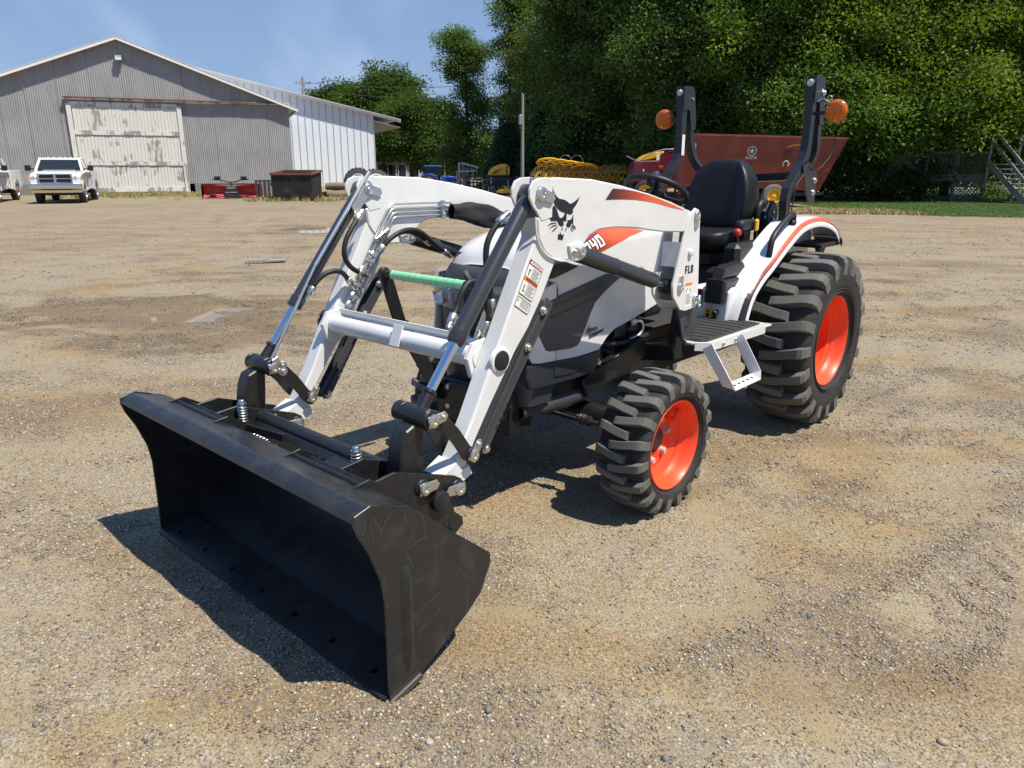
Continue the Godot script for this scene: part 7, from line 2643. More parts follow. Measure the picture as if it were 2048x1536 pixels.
func build_blue_tractor() -> void:
	var T := thing("blue_tractor", "blue farm tractor with dark cab parked far behind the loader", "tractor", Vector3(-5.6, 0, -56.0), deg_to_rad(8))
	T.scale = Vector3.ONE * 0.80
	var b := MB.new()
	b.prism(pv([0.55, 0.75, 0.55, 1.32, 1.3, 1.30, 2.0, 1.20, 2.35, 1.02, 2.4, 0.6, 1.4, 0.55]), -0.36, 0.36, 0.06)
	mk(b, "hood", M.implement_blue, T)
	for s in [-1.0, 1.0]:
		b = MB.new()
		b.prism(pv([-1.45, 1.0, -1.2, 1.42, -0.55, 1.55, 0.05, 1.35, 0.3, 0.95, 0.15, 0.95, -0.1, 1.22, -0.6, 1.42, -1.1, 1.3, -1.35, 0.95]), -0.45 * s, -0.95 * s, 0.02)
		mk(b, "fender", M.implement_blue, T)
		far_wheel(T, Vector3(-0.6, 0.72, 0.72 * s), 0.72, 0.42, M.tyre_far, M.wheel_cream, 0.0 if s > 0 else PI, "rear_wheel", 18)
		far_wheel(T, Vector3(1.75, 0.48, 0.68 * s), 0.48, 0.32, M.tyre_far, M.wheel_cream, 0.0 if s > 0 else PI, "front_wheel", 16)
		b = MB.new()
		b.bar(Vector3(0.5, 1.3, 0.5 * s), Vector3(0.42, 2.1, 0.46 * s), 0.07, 0.06, Vector3(1, 0, 0))
		b.bar(Vector3(-0.95, 1.35, 0.5 * s), Vector3(-0.85, 2.1, 0.46 * s), 0.07, 0.06, Vector3(1, 0, 0))
		mk(b, "cab_pillar", M.implement_dark, T)
		b = MB.new()
		b.bar(Vector3(2.9, 0.5, 0.4 * s), Vector3(1.0, 1.25, 0.42 * s), 0.08, 0.14)
		mk(b, "loader_boom", M.implement_blue, T)
	b = MB.new()
	b.prism(pv([0.62, 2.08, 0.55, 2.22, -0.95, 2.22, -1.05, 2.08]), -0.62, 0.62, 0.05)
	mk(b, "cab_roof", M.implement_blue, T)
	b = MB.new()
	b.prism(pv([0.44, 1.25, 0.38, 2.08, -0.82, 2.08, -0.9, 1.25]), -0.44, 0.44, 0.02)
	mk(b, "cab_glass", M.glass_dark, T)
	b = MB.new()
	b.box(Vector3(0.3, 0.62, 0), Vector3(2.6, 0.4, 0.5), 0.04)
	b.cyl(Vector3(-0.6, 0.72, -0.6), Vector3(-0.6, 0.72, 0.6), 0.12)
	b.cyl(Vector3(1.75, 0.48, -0.6), Vector3(1.75, 0.48, 0.6), 0.09)
	mk(b, "chassis", M.implement_dark, T)
	b = MB.new()
	b.prism(pv([2.8, 0.1, 3.3, 0.05, 3.2, 0.5, 2.85, 0.62]), -0.85, 0.85, 0.01)
	mk(b, "front_bucket", M.implement_blue, T)
	b = MB.new()
	b.cyl(Vector3(0.75, 1.3, 0.2), Vector3(0.75, 1.95, 0.2), 0.045)
	mk(b, "exhaust_stack", M.implement_dark, T)
	for k in 3:
		b = MB.new()
		b.box(Vector3(-0.1 + 0.4 * k, 0.35, 0.95), Vector3(0.3, 0.04, 0.2))
		mk(b, "step", M.grey_metal, T)

# folded tillage implements: frames of bars with discs, dark and grey, each a thing
func build_implements() -> void:
	var r := RandomNumberGenerator.new()
	r.seed = 31
	var specs := [
		["loader_attachment", "grey steel lifting mast of an implement beside the blue tractor", "implement", Vector3(-3.0, 0, -52.0), M.grey_metal, 1.85, 1.2],
		["field_cultivator", "dark folded cultivator frame left of the yellow baler", "implement", Vector3(-1.95, 0, -50.0), M.implement_dark, 1.35, 1.9],
		["disc_harrow", "black disc harrow under the yellow baler", "implement", Vector3(-0.7, 0, -46.8), M.implement_dark, 1.05, 2.2]]
	for q in specs:
		var T := thing(q[0], q[1], q[2], q[3], r.randf_range(-0.2, 0.3))
		for k in 3:
			var b := MB.new()
			b.bar(Vector3(-q[6] * 0.5, 0.25 + q[5] * 0.3 * k, -0.4 + 0.4 * k), Vector3(q[6] * 0.5, 0.30 + q[5] * 0.3 * k, -0.4 + 0.4 * k), 0.1, 0.1)
			mk(b, "frame_bar", q[4], T)
		for k in 5:
			var b := MB.new()
			var x: float = -q[6] * 0.5 + q[6] * k / 4.0
			b.bar(Vector3(x, 0.0, r.randf_range(-0.4, 0.4)), Vector3(x + r.randf_range(-0.15, 0.15), q[5] * r.randf_range(0.7, 1.0), r.randf_range(-0.4, 0.4)), 0.07, 0.07)
			b.tube(curve(PackedVector3Array([Vector3(x, 0.5, 0.3), Vector3(x + 0.1, 0.35, 0.55), Vector3(x, 0.1, 0.5), Vector3(x - 0.12, 0.02, 0.4)])), 0.03, 6)
			mk(b, "shank", q[4] if k % 2 == 0 else M.grey_metal, T)
		for k in 4:
			var b := MB.new()
			var x: float = -q[6] * 0.4 + q[6] * 0.8 * k / 3.0
			b.lathe(Vector3(x, 0.26, 0.55), Vector3(1, 0, 0.2), [Vector2(0, 0), Vector2(0.14, 0.01), Vector2(0.26, 0.05), Vector2(0.26, 0.06), Vector2(0, 0.03)], 16)
			mk(b, "disc", M.grey_metal if q[0] == "disc_harrow" else M.implement_dark, T)
		if q[0] == "loader_attachment":
			for s in [-1.0, 1.0]:
				var b := MB.new()
				b.bar(Vector3(-0.35 + 0.25 * s, 0.05, 0.3), Vector3(-0.45 + 0.12 * s, 1.95, 0.0), 0.12, 0.12)
				b.bar(Vector3(-0.45, 1.92, 0.05 * s), Vector3(0.75, 1.62, 0.05 * s), 0.1, 0.12)
				mks(b, "mast", M.grey_metal, T)
	# yellow baler hood on dark chassis
	var Y := thing("round_baler", "yellow machine with rounded yellow hood behind the loader's cylinder", "baler", Vector3(-0.72, 0, -48.2), 0.0)
	var b := MB.new()
	b.prism(pv([-0.78, 1.14, -0.76, 1.28, -0.70, 1.42, -0.55, 1.58, -0.4, 1.67, -0.2, 1.76, 0.05, 1.82, 0.25, 1.83, 0.42, 1.79, 0.54, 1.70, 0.6, 1.55, 0.6, 1.35, 0.56, 1.14]), -0.7, 0.7, 0.05)
	mk(b, "hood", M.implement_yellow, Y)
	b = MB.new()
	b.prism(pv([-0.55, 1.22, -0.3, 1.42, 0.0, 1.52, 0.3, 1.53, 0.05, 1.47, -0.2, 1.37, -0.45, 1.2]), 0.7, 0.712)
	b.prism(pv([-0.35, 1.24, -0.05, 1.38, 0.0, 1.40, -0.2, 1.25]), 0.7, 0.712)
	b.prism(pv([0.36, 1.16, 0.36, 1.72, 0.44, 1.74, 0.44, 1.16]), 0.7, 0.715)
	mk(b, "hood_graphic", M.ink, Y)
	b = MB.new()
	b.box(Vector3(-0.1, 0.75, 0), Vector3(1.5, 0.7, 1.2), 0.04)
	b.bar(Vector3(-1.6, 0.4, 0.5), Vector3(0.9, 0.75, 0.6), 0.1, 0.12)
	b.bar(Vector3(-1.6, 0.9, 0.4), Vector3(0.9, 0.95, 0.6), 0.08, 0.08)
	mk(b, "chassis", M.implement_dark, Y)
	for s in [-1.0, 1.0]:
		far_wheel(Y, Vector3(0.2, 0.42, 0.8 * s), 0.42, 0.3, M.tyre_far, M.implement_yellow, 0.0 if s > 0 else PI)
	# yellow low implement on the ground in front
	var D := thing("mower_deck", "low yellow mower deck lying on the gravel before the baler", "mower", Vector3(-0.25, 0, -46.0), 0.03)
	b = MB.new()
	b.prism(pv([-0.75, 0.12, -0.7, 0.26, -0.45, 0.36, 0.4, 0.36, 0.7, 0.24, 0.75, 0.12]), -0.5, 0.5, 0.03)
	mk(b, "deck", M.implement_yellow, D)
	b = MB.new()
	b.box(Vector3(-0.1, 0.42, 0), Vector3(0.28, 0.16, 0.3), 0.03)
	mk(b, "gearbox", M.implement_yellow, D)
	for x in [-0.6, 0.6]:
		b = MB.new()
		b.cyl(Vector3(x, 0.1, 0.5), Vector3(x, 0.1, 0.6), 0.1)
		mk(b, "gauge_wheel", M.tyre_far, D)
	# red box implement and green hopper
	var R := thing("seed_drill", "dark red box implement with white lettering left of the wheel rake", "implement", Vector3(0.95, 0, -46.0), -0.05)
	b = MB.new()
	b.prism(pv([-0.75, 0.35, -0.7, 1.08, 0.9, 1.12, 0.95, 0.4]), -0.5, 0.5, 0.03)
	mk(b, "box", M.implement_red, R)
	b = MB.new()
	for k in 5:
		b.box(Vector3(-0.6 + 0.06 * k, 0.95 - 0.05 * (k % 2), 0.502), Vector3(0.045, 0.07, 0.005))
		b.box(Vector3(-0.15 + 0.05 * k, 0.88, 0.502), Vector3(0.04, 0.05, 0.005))
	mk(b, "box_lettering", M.sticker, R)
	for x in [-0.6, 0.1, 0.8]:
		b = MB.new()
		b.bar(Vector3(x, 0.0, 0.2), Vector3(x, 0.4, 0.2), 0.1, 0.1)
		mk(b, "leg", M.implement_red, R)
	b = MB.new()
	b.prism(pv([0.1, 1.12, 0.15, 1.34, 0.7, 1.34, 0.75, 1.12]), -0.3, 0.3, 0.04)
	mk(b, "green_hopper", M.implement_green, R)

func build_rake() -> void:
	var T := thing("wheel_rake", "yellow wheel rake with rows of tined wheels behind the loader", "hay rake", Vector3(3.9, 0, -40.6), 0.0)
	# standing tined wheels in a row: each with rim, disc and curved tines
	for i in 10:
		var x := -2.35 + 0.50 * i
		var w := part("rake_wheel", T)
		w.position = Vector3(x, 0.98 + 0.02 * (i % 3), -0.15 * i)
		w.rotation = Vector3(0.05, 0.55, 0)
		var R := 0.60
		var b := MB.new()
		b.lathe(Vector3.ZERO, Vector3(0, 0, 1), [Vector2(0.36, -0.02), Vector2(0.42, -0.02), Vector2(0.43, 0.02), Vector2(0.36, 0.02)], 24)
		for k in 5:
			var t := TAU * k / 5
			b.bar(Vector3.ZERO, Vector3(0.38 * cos(t), 0.38 * sin(t), 0), 0.05, 0.02, Vector3(0, 0, 1))
		b.cyl(Vector3(0, 0, -0.05), Vector3(0, 0, 0.06), 0.11, -1, 14)
		mk(b, "wheel_disc", M.rake_yellow, w)
		b = MB.new()
		for k in 28:
			var t := TAU * k / 28
			var e := Vector3(cos(t), sin(t), 0)
			var g := Vector3(-sin(t), cos(t), 0)
			b.tube(PackedVector3Array([e * 0.42, e * 0.54 + g * 0.04, e * 0.64 + g * 0.0, e * (R + 0.13) - g * 0.13]), 0.019, 4)
		tag(mk(b, "tines", M.rake_tine, w), "", "", "", "stuff")
	# folded yellow wheels lying over on top
	for i in 5:
		var w := part("folded_wheel", T)
		w.position = Vector3(-1.95 + 0.5 * i, 1.86 - 0.07 * i, -0.4 - 0.1 * i)
		w.rotation = Vector3(1.25, 0.0, -0.42)
		w.scale = Vector3.ONE * 1.35
		var b := MB.new()
		b.lathe(Vector3.ZERO, Vector3(0, 0, 1), [Vector2(0.34, -0.02), Vector2(0.47, -0.03), Vector2(0.50, 0.01), Vector2(0.46, 0.05), Vector2(0.34, 0.02)], 24)
		mk(b, "wheel_band", M.implement_yellow, w)
		b = MB.new()
		for k in 6:
			var t := TAU * k / 6
			b.bar(Vector3.ZERO, Vector3(0.36 * cos(t), 0.36 * sin(t), 0), 0.03, 0.02, Vector3(0, 0, 1))
		mk(b, "spoke", M.rake_yellow, w)
	for k in 2:
		var b := MB.new()
		var arc := PackedVector3Array()
		for j in 12:
			var t := PI * j / 11.0
			arc.append(Vector3(-1.05 + 0.62 * k - 0.36 * cos(t), 1.78 + 0.45 * sin(t), -0.5))
		b.tube(arc, 0.012, 6)
		mk(b, "wire_guard", M.grey_metal, T)
	var b := MB.new()
	b.bar(Vector3(-2.6, 0.75, -0.3), Vector3(2.5, 0.75, -1.6), 0.12, 0.12)
	b.bar(Vector3(-2.2, 1.2, -0.6), Vector3(0.6, 1.25, -0.9), 0.12, 0.16)
	b.bar(Vector3(-1.6, 0.75, -0.5), Vector3(-1.6, 1.25, -0.7), 0.1, 0.1)
	b.bar(Vector3(0.3, 0.75, -1.0), Vector3(0.3, 1.25, -0.9), 0.1, 0.1)
	b.bar(Vector3(-1.0, 1.25, -0.8), Vector3(0.2, 1.45, -0.9), 0.4, 0.18)
	mk(b, "frame", M.implement_red, T)
	for x in [-1.6, 1.4]:
		far_wheel(T, Vector3(x, 0.34, -1.0), 0.34, 0.2, M.tyre_far, M.implement_yellow)

func build_spreader() -> void:
	var T := thing("mixer_machine", "maroon farm machine with yellow top left of the red wagon", "farm machine", Vector3(6.7, 0, -36.4), 0.0)
	var b := MB.new()
	b.prism(pv([-1.08, 0.9, -1.07, 1.5, -1.03, 1.72, -0.95, 1.83, -0.8, 1.87, -0.6, 1.88, 0.1, 1.9, 0.2, 1.3, 0.2, 0.9]), -0.8, 0.8, 0.05)
	mk(b, "rear_body", M.maroon, T)
	b = MB.new()
	b.prism(pv([-0.05, 0.7, -0.05, 1.95, 0.25, 2.2, 1.2, 2.45, 1.5, 2.45, 1.5, 0.6]), -0.7, 0.7, 0.04)
	mk(b, "front_body", M.maroon, T)
	b = MB.new()
	b.prism(pv([-0.85, 1.86, -0.7, 2.0, -0.55, 2.1, -0.3, 2.2, -0.1, 2.26, 0.35, 2.3, 0.3, 2.0, -0.2, 1.95]), -0.55, 0.62, 0.03)
	mk(b, "yellow_cover", M.implement_yellow, T)
	b = MB.new()
	b.tube(curve(PackedVector3Array([Vector3(-0.8, 1.85, 0.72), Vector3(-0.4, 2.15, 0.72), Vector3(0.2, 2.35, 0.72), Vector3(0.9, 2.4, 0.72)])), 0.03, 6)
	b.bar(Vector3(-1.35, 2.1, 0.3), Vector3(-0.8, 1.85, 0.4), 0.05, 0.05)
	mks(b, "guard_rail", M.grey_metal, T)
	b = MB.new()
	b.box(Vector3(0.05, 2.05, 0.74), Vector3(0.14, 0.28, 0.03))
	b.box(Vector3(-0.6, 1.45, 0.81), Vector3(0.05, 0.12, 0.01))
	mks(b, "sticker", M.sticker, T)
	b = MB.new()
	b.cyl(Vector3(-0.05, 1.12, 0.8), Vector3(-0.05, 1.12, 0.95), 0.3, -1, 20, 0.02)
	mk(b, "belt_pulley", M.implement_dark, T)
	b = MB.new()
	b.lathe(Vector3(-0.05, 1.12, 0.95), Vector3(0, 0, 1), [Vector2(0.22, 0), Vector2(0.2, 0.03), Vector2(0.16, 0.03), Vector2(0.15, 0)], 20)
	mk(b, "pulley_ring", M.implement_blue, T)
	b = MB.new()
	b.bar(Vector3(0.1, 1.25, 0.8), Vector3(0.9, 1.25, 0.8), 0.1, 0.1)
	b.bar(Vector3(0.5, 0.3, 0.8), Vector3(0.5, 1.5, 0.8), 0.1, 0.1)
	b.box(Vector3(0.2, 1.55, 0.72), Vector3(0.25, 0.2, 0.12), 0.03)
	mk(b, "gear_frame", M.implement_red, T)
	b = MB.new()
	b.tube(curve(PackedVector3Array([Vector3(0.2, 1.2, 0.9), Vector3(0.5, 1.0, 0.98), Vector3(0.9, 0.85, 0.95), Vector3(1.2, 0.5, 0.9)])), 0.02, 6)
	mk(b, "hydraulic_hose", M.hose, T)
	for s in [-1.0, 1.0]:
		far_wheel(T, Vector3(-0.5, 0.5, 0.72 * s), 0.5, 0.34, M.tyre_far, M.implement_yellow, 0.0 if s > 0 else PI)
		b = MB.new()
		b.bar(Vector3(1.2, 0.0, 0.5 * s), Vector3(1.2, 0.7, 0.5 * s), 0.1, 0.1)
		mk(b, "stand", M.maroon, T)

func build_wagon() -> void:
	var T := thing("forage_wagon", "dark red forage wagon with yellow wheels parked before the trees", "wagon", Vector3(10.2, 0, -31.4), deg_to_rad(-1.5))
	var b := MB.new()
	# hopper: near side leans out at the top, right end slopes
	var lo := [Vector3(-3.3, 0.86, 0.55), Vector3(2.22, 0.66, 0.55), Vector3(2.22, 0.66, -0.9), Vector3(-3.3, 0.86, -0.9)]
	var hi := [Vector3(-3.3, 2.82, 0.95), Vector3(2.98, 2.66, 0.95), Vector3(2.98, 2.66, -1.2), Vector3(-3.3, 2.82, -1.2)]
	for i in 4:
		var j := (i + 1) % 4
		b.q4(lo[i], lo[j], hi[j], hi[i], [Vector3(0, 0, 1), Vector3(1, 0, 0), Vector3(0, 0, -1), Vector3(-1, 0, 0)][i])
	b.q4(lo[0], lo[1], lo[2], lo[3], Vector3.DOWN)
	for i in 4:
		var j := (i + 1) % 4
		b.bar(hi[i], hi[j], 0.06, 0.07)
	var hp := mk(b, "hopper", M.wagon_red, T)
	var face := Transform3D(Basis(Vector3(1, 0, 0), Vector3(0, 0.98, 0.2).normalized(), Vector3(0, -0.2, 0.98).normalized()), Vector3(0, 0.86, 0.555))
	# welded seams, handles and the printed marks on the near side
	b = MB.new()
	for q in [[0.42, 1.5, 0.25, 0.35], [-1.0, -0.99, 1.95, 1.7]]:
		b.bar(face * Vector3(q[0] + 0.3, 1.85, 0.006), face * Vector3(q[0] - 0.05, 0.1, 0.006), 0.012, 0.03, face.basis.z)
	b.bar(face * Vector3(-0.9, 0.55, 0.004), face * Vector3(0.1, 0.53, 0.004), 0.01, 0.018, face.basis.z)
	b.bar(face * Vector3(-3.2, 0.02, 0.01), face * Vector3(2.2, -0.16, 0.01), 0.02, 0.03, face.basis.z)
	b.bar(face * Vector3(2.55, 1.25, 0.012), face * Vector3(2.78, 1.32, 0.012), 0.012, 0.02, face.basis.z)
	mks(b, "weld_line", M.wagon_seam, hp)
	for q in [[-2.95, 1.55], [2.55, 1.4]]:
		b = MB.new()
		b.box(face * Vector3(q[0], q[1], 0.006), Vector3(0.10, 0.22, 0.006), 0.0, face.basis)
		mk(b, "small_sticker", M.sticker, hp)
	# star in a ring over the maker's name
	b = MB.new()
	b.xf = face * Transform3D(Basis(), Vector3(-0.68, 1.36, 0.006))
	b.lathe(Vector3.ZERO, Vector3(0, 0, 1), [Vector2(0.0, 0.004), Vector2(0.16, 0.004)], 28)
	mk(b, "emblem_disc", M.ink, hp)
	b = MB.new()
	b.xf = face * Transform3D(Basis(), Vector3(-0.68, 1.36, 0.012))
	b.lathe(Vector3.ZERO, Vector3(0, 0, 1), [Vector2(0.15, 0), Vector2(0.15, 0.004), Vector2(0.18, 0.004), Vector2(0.18, 0)], 28)
	var star := PackedVector2Array()
	for k in 10:
		var t := PI / 2 + TAU * k / 10
		var rr := 0.13 if k % 2 == 0 else 0.052
		star.append(Vector2(rr * cos(t), rr * sin(t)))
	b.prism(star, 0.0, 0.004)
	mk(b, "emblem_star", M.sticker, hp)
	text("MEYER", 0.10, face * Vector3(-0.68, 1.10, 0.012), face.basis, "maker_lettering", M.sticker, hp, "Droid Serif", true, 0.9, 0.004)
	text("MEYER'S", 0.21, face * Vector3(1.08, 1.32, 0.014), face.basis * Basis(Vector3(0, 0, 1), 0.03), "wagon_lettering", M.ink, hp, "Droid Sans", true, 0.95, 0.006)
	for q in [[-0.016, -0.014], [0.016, 0.012], [0.016, -0.014], [-0.016, 0.012]]:
		text("MEYER'S", 0.21, face * Vector3(1.08 + q[0], 1.32 + q[1], 0.008), face.basis * Basis(Vector3(0, 0, 1), 0.03), "lettering_outline", M.implement_yellow, hp, "Droid Sans", true, 0.95, 0.004)
	text("FORMULA", 0.135, face * Vector3(1.03, 1.09, 0.009), face.basis * Basis(Vector3(0, 0, 1), 0.03), "lettering_outline", M.plow_red, hp, "Droid Sans", true, 1.12, 0.004)
	text("FORMULA", 0.13, face * Vector3(1.02, 1.10, 0.014), face.basis * Basis(Vector3(0, 0, 1), 0.03), "wagon_lettering", M.ink, hp, "Droid Sans", true, 1.1, 0.006)
	text("F700", 0.13, face * Vector3(0.98, 0.82, 0.016), face.basis, "model_lettering", M.implement_yellow, hp, "Droid Sans", true, 1.0, 0.006)
	b = MB.new()
	var arc := PackedVector3Array()
	for k in 16:
		var t := PI * (0.12 + 0.62 * k / 15.0)
		arc.append(face * Vector3(1.12 + 0.62 * cos(t), 1.26 + 0.34 * sin(t), 0.01))
	b.tube(arc, 0.026, 6)
	mk(b, "name_arch", M.implement_yellow, hp)
	for s in [-1.0, 1.0]:
		b = MB.new()
		var hn := PackedVector3Array()
		for k in 14:
			var t := -0.6 + 4.4 * k / 13.0
			hn.append(face * Vector3(0.98 + s * (0.26 + 0.11 * cos(t)), 0.85 + 0.13 * sin(t), 0.01))
		b.tube(hn, 0.022, 6)
		mk(b, "horn_mark", M.sticker, hp)
	# end details
	b = MB.new()
	b.cyl(face * Vector3(2.2, 0.7, 0.0), face * Vector3(2.2, 0.7, 0.1), 0.05)
	b.tube(curve(PackedVector3Array([face * Vector3(2.25, 0.55, 0.05), face * Vector3(2.4, 0.62, 0.08), face * Vector3(2.38, 0.45, 0.06)])), 0.02, 6)
	b.bar(face * Vector3(1.75, 0.1, 0.03), face * Vector3(1.75, 0.5, 0.03), 0.03, 0.03)
	mk(b, "crank", M.wagon_red, hp)
	for x in [-2.5, 0.35]:
		for s in [-1.0, 1.0]:
			far_wheel(T, Vector3(x, 0.46, 0.72 * s), 0.46, 0.34, M.tyre_dusty, M.implement_yellow, 0.0 if s > 0 else PI)
	b = MB.new()
	b.box(Vector3(-0.5, 0.56, 0), Vector3(5.6, 0.16, 0.8), 0.02)
	b.cyl(Vector3(0.35, 0.46, -0.7), Vector3(0.35, 0.46, 0.7), 0.06)
	b.cyl(Vector3(-2.5, 0.46, -0.7), Vector3(-2.5, 0.46, 0.7), 0.06)
	b.bar(Vector3(1.2, 0.5, 0.4), Vector3(2.4, 0.55, 0.5), 0.12, 0.1)
	mk(b, "running_gear", M.implement_dark, T)

func build_deck() -> void:
	# railing with lattice below, set back under the trees
	var T := thing("wooden_deck", "weathered wooden deck with railing and lattice under the trees", "deck", Vector3(20.9, 0, -36.2), deg_to_rad(-4))
	var b: MB
	for x in [-1.35, 0.0, 1.4]:
		b = MB.new()
		b.box(Vector3(x, 1.15, 0), Vector3(0.14, 2.3, 0.14), 0.01)
		mk(b, "post", M.dark_wood, T)
	for k in 22:
		b = MB.new()
		b.box(Vector3(-1.25 + 0.125 * k, 1.72, 0.02), Vector3(0.055, 1.0, 0.03))
		mk(b, "baluster", M.dark_wood, T)
	for q in [[2.25, 0.10], [1.20, 0.14], [1.06, 0.22]]:
		b = MB.new()
		b.box(Vector3(0.05, q[0], 0.04), Vector3(2.9, q[1], 0.06))
		mk(b, "rail", M.dark_wood, T)
	for k in 18:
		for s in [-1.0, 1.0]:
			var x := 0.05 + 0.165 * k if s > 0 else 0.05 + 0.165 * k
			var a := Vector3(x - 0.95, 0.06, 0.01 + 0.02 * s)
			var e := Vector3(x - 0.95 + 0.92 * s, 0.98, 0.01 + 0.02 * s)
			# keep inside the frame
			var lo_x := 0.06
			var hi_x := 1.36
			if a.x < lo_x or a.x > hi_x or e.x < lo_x or e.x > hi_x:
				var t0 := 0.0
				var t1 := 1.0
				var dx := e.x - a.x
				var ta := (lo_x - a.x) / dx
				var tb := (hi_x - a.x) / dx
				t0 = maxf(t0, minf(ta, tb))
				t1 = minf(t1, maxf(ta, tb))
				if t1 - t0 < 0.08:
					continue
				var a2 := a.lerp(e, t0)
				e = a.lerp(e, t1)
				a = a2
			b = MB.new()
			b.bar(a, e, 0.012, 0.04, Vector3(0, 0, 1).cross(e - a))
			mk(b, "lattice_strip", M.dark_wood, T)
	b = MB.new()
	b.box(Vector3(0, 1.0, -1.4), Vector3(2.9, 0.05, 2.7))
	mk(b, "deck_floor", M.grey_wood, T)
	b = MB.new()
	b.box(Vector3(-2.2, 1.1, -0.3), Vector3(1.6, 2.2, 0.1))
	mk(b, "side_boarding", M.dark_wood, T)
	# steps climbing up to the right-hand landing, with sloping handrails
	var S := thing("wooden_stairs", "grey weathered wooden stairs with slanting handrails at the right edge", "stairs", Vector3(22.7, 0, -33.2), deg_to_rad(-20))
	for k in 8:
		b = MB.new()
		b.box(Vector3(0.42 - 0.16 * k + 0.0, 0.24 + 0.21 * k, -0.25 * k), Vector3(1.25, 0.045, 0.30), 0.005)
		mk(b, "tread", M.grey_wood, S)
	for s in [0, 1]:
		b = MB.new()
		b.bar(Vector3(-0.2 + 1.15 * s, 0.02, 0.1), Vector3(-1.5 + 1.15 * s, 1.85, -2.0), 0.05, 0.26)
		mk(b, "stringer", M.grey_wood, S)
		b = MB.new()
		b.bar(Vector3(-0.1 + 1.15 * s, 0.05, 0.12), Vector3(-0.1 + 1.15 * s, 1.15, 0.12), 0.1, 0.1, Vector3(1, 0, 0))
		mk(b, "newel_post", M.grey_wood, S)
		for h in [1.12, 0.62]:
			b = MB.new()
			b.bar(Vector3(-0.02 + 1.15 * s, h - 0.08, 0.14), Vector3(-1.42 + 1.15 * s, h + 2.10, -1.95), 0.05, 0.13)
			mk(b, "handrail", M.grey_wood, S)
		b = MB.new()
		b.bar(Vector3(-1.45 + 1.15 * s, 0.02, -2.0), Vector3(-1.45 + 1.15 * s, 3.0, -2.0), 0.1, 0.1, Vector3(1, 0, 0))
		mk(b, "top_post", M.grey_wood, S)
	b = MB.new()
	b.box(Vector3(0.6, 0.06, 0.3), Vector3(1.6, 0.12, 0.6), 0.01)
	mk(b, "landing_slab", M.concrete, S)

func build_background() -> void:
	build_barn()
	build_white_shed()
	build_house()
	build_trucks()
	build_plow()
	build_dumpster()
	build_barn_clutter()
	build_poles()
	build_blue_tractor()
	build_implements()
	build_rake()
	build_spreader()
	build_wagon()
	build_deck()

# ------------------------------------------------------------------ plants
func clump_mesh(sd: int, leaves: int, rad: float, leaf: float, narrow := 0.62) -> ArrayMesh:
	var r := RandomNumberGenerator.new()
	r.seed = sd
	var b := MB.new()
	for i in leaves:
		var d := Vector3(r.randfn(), r.randfn() * 0.8, r.randfn()).normalized()
		var p := d * rad * pow(r.randf(), 0.45)
		# leaves tip outward and hang a little
		var ax := (d + Vector3(r.randf_range(-0.6, 0.6), r.randf_range(-0.9, 0.35), r.randf_range(-0.6, 0.6))).normalized()
		var n := (d * 0.75 + Vector3(r.randf_range(-0.7, 0.7), 0.55 + r.randf_range(-0.5, 0.5), r.randf_range(-0.7, 0.7))).normalized()
		var w := ax.cross(n).normalized()
		n = w.cross(ax).normalized()
		var l := leaf * r.randf_range(0.7, 1.25)
		var tip := p + ax * l
		var ma := p + ax * l * 0.45 + w * l * narrow * 0.5 + n * l * 0.08
		var mb_ := p + ax * l * 0.45 - w * l * narrow * 0.5 + n * l * 0.08
		b.t3(p, ma, tip, n - w * 0.25, n - w * 0.3, n - w * 0.2)
		b.t3(p, tip, mb_, n + w * 0.25, n + w * 0.2, n + w * 0.3)
	return b.mesh()

func needle_mesh(sd: int) -> ArrayMesh:
	# a flat drooping spray of needles
	var r := RandomNumberGenerator.new()
	r.seed = sd
	var b := MB.new()
	for i in 26:
		var t := i / 25.0
		for s in [-1.0, 1.0]:
			var p := Vector3(0.5 * t, -0.12 * t * t + r.randf_range(-0.02, 0.02), 0)
			var e := p + Vector3(0.10, r.randf_range(-0.03, 0.05), s * 0.16 * (1.1 - t))
			var w := Vector3(0.02, 0.012, 0)
			b.f3(p - w, p + w, e, Vector3.UP)
	return b.mesh()

var CL := []
var ND := []

func scatter(parent: Node, called: String, meshes: Array, tfs: Array, cols: Array, m: Material) -> void:
	# one crown: its leaf clumps, dealt out over a few clump shapes
	var k := meshes.size()
	for v in k:
		var idx := []
		for i in range(v, tfs.size(), k):
			idx.append(i)
		if idx.is_empty():
			continue
		var mm := MultiMesh.new()
		mm.transform_format = MultiMesh.TRANSFORM_3D
		mm.use_colors = true
		mm.mesh = meshes[v]
		mm.instance_count = idx.size()
		for i in idx.size():
			mm.set_instance_transform(i, tfs[idx[i]])
			mm.set_instance_color(i, cols[idx[i]])
		var o := MultiMeshInstance3D.new()
		o.multimesh = mm
		o.material_override = m
		o.name = called
		parent.add_child(o, true)
		tag(o, "", "", "", "stuff")

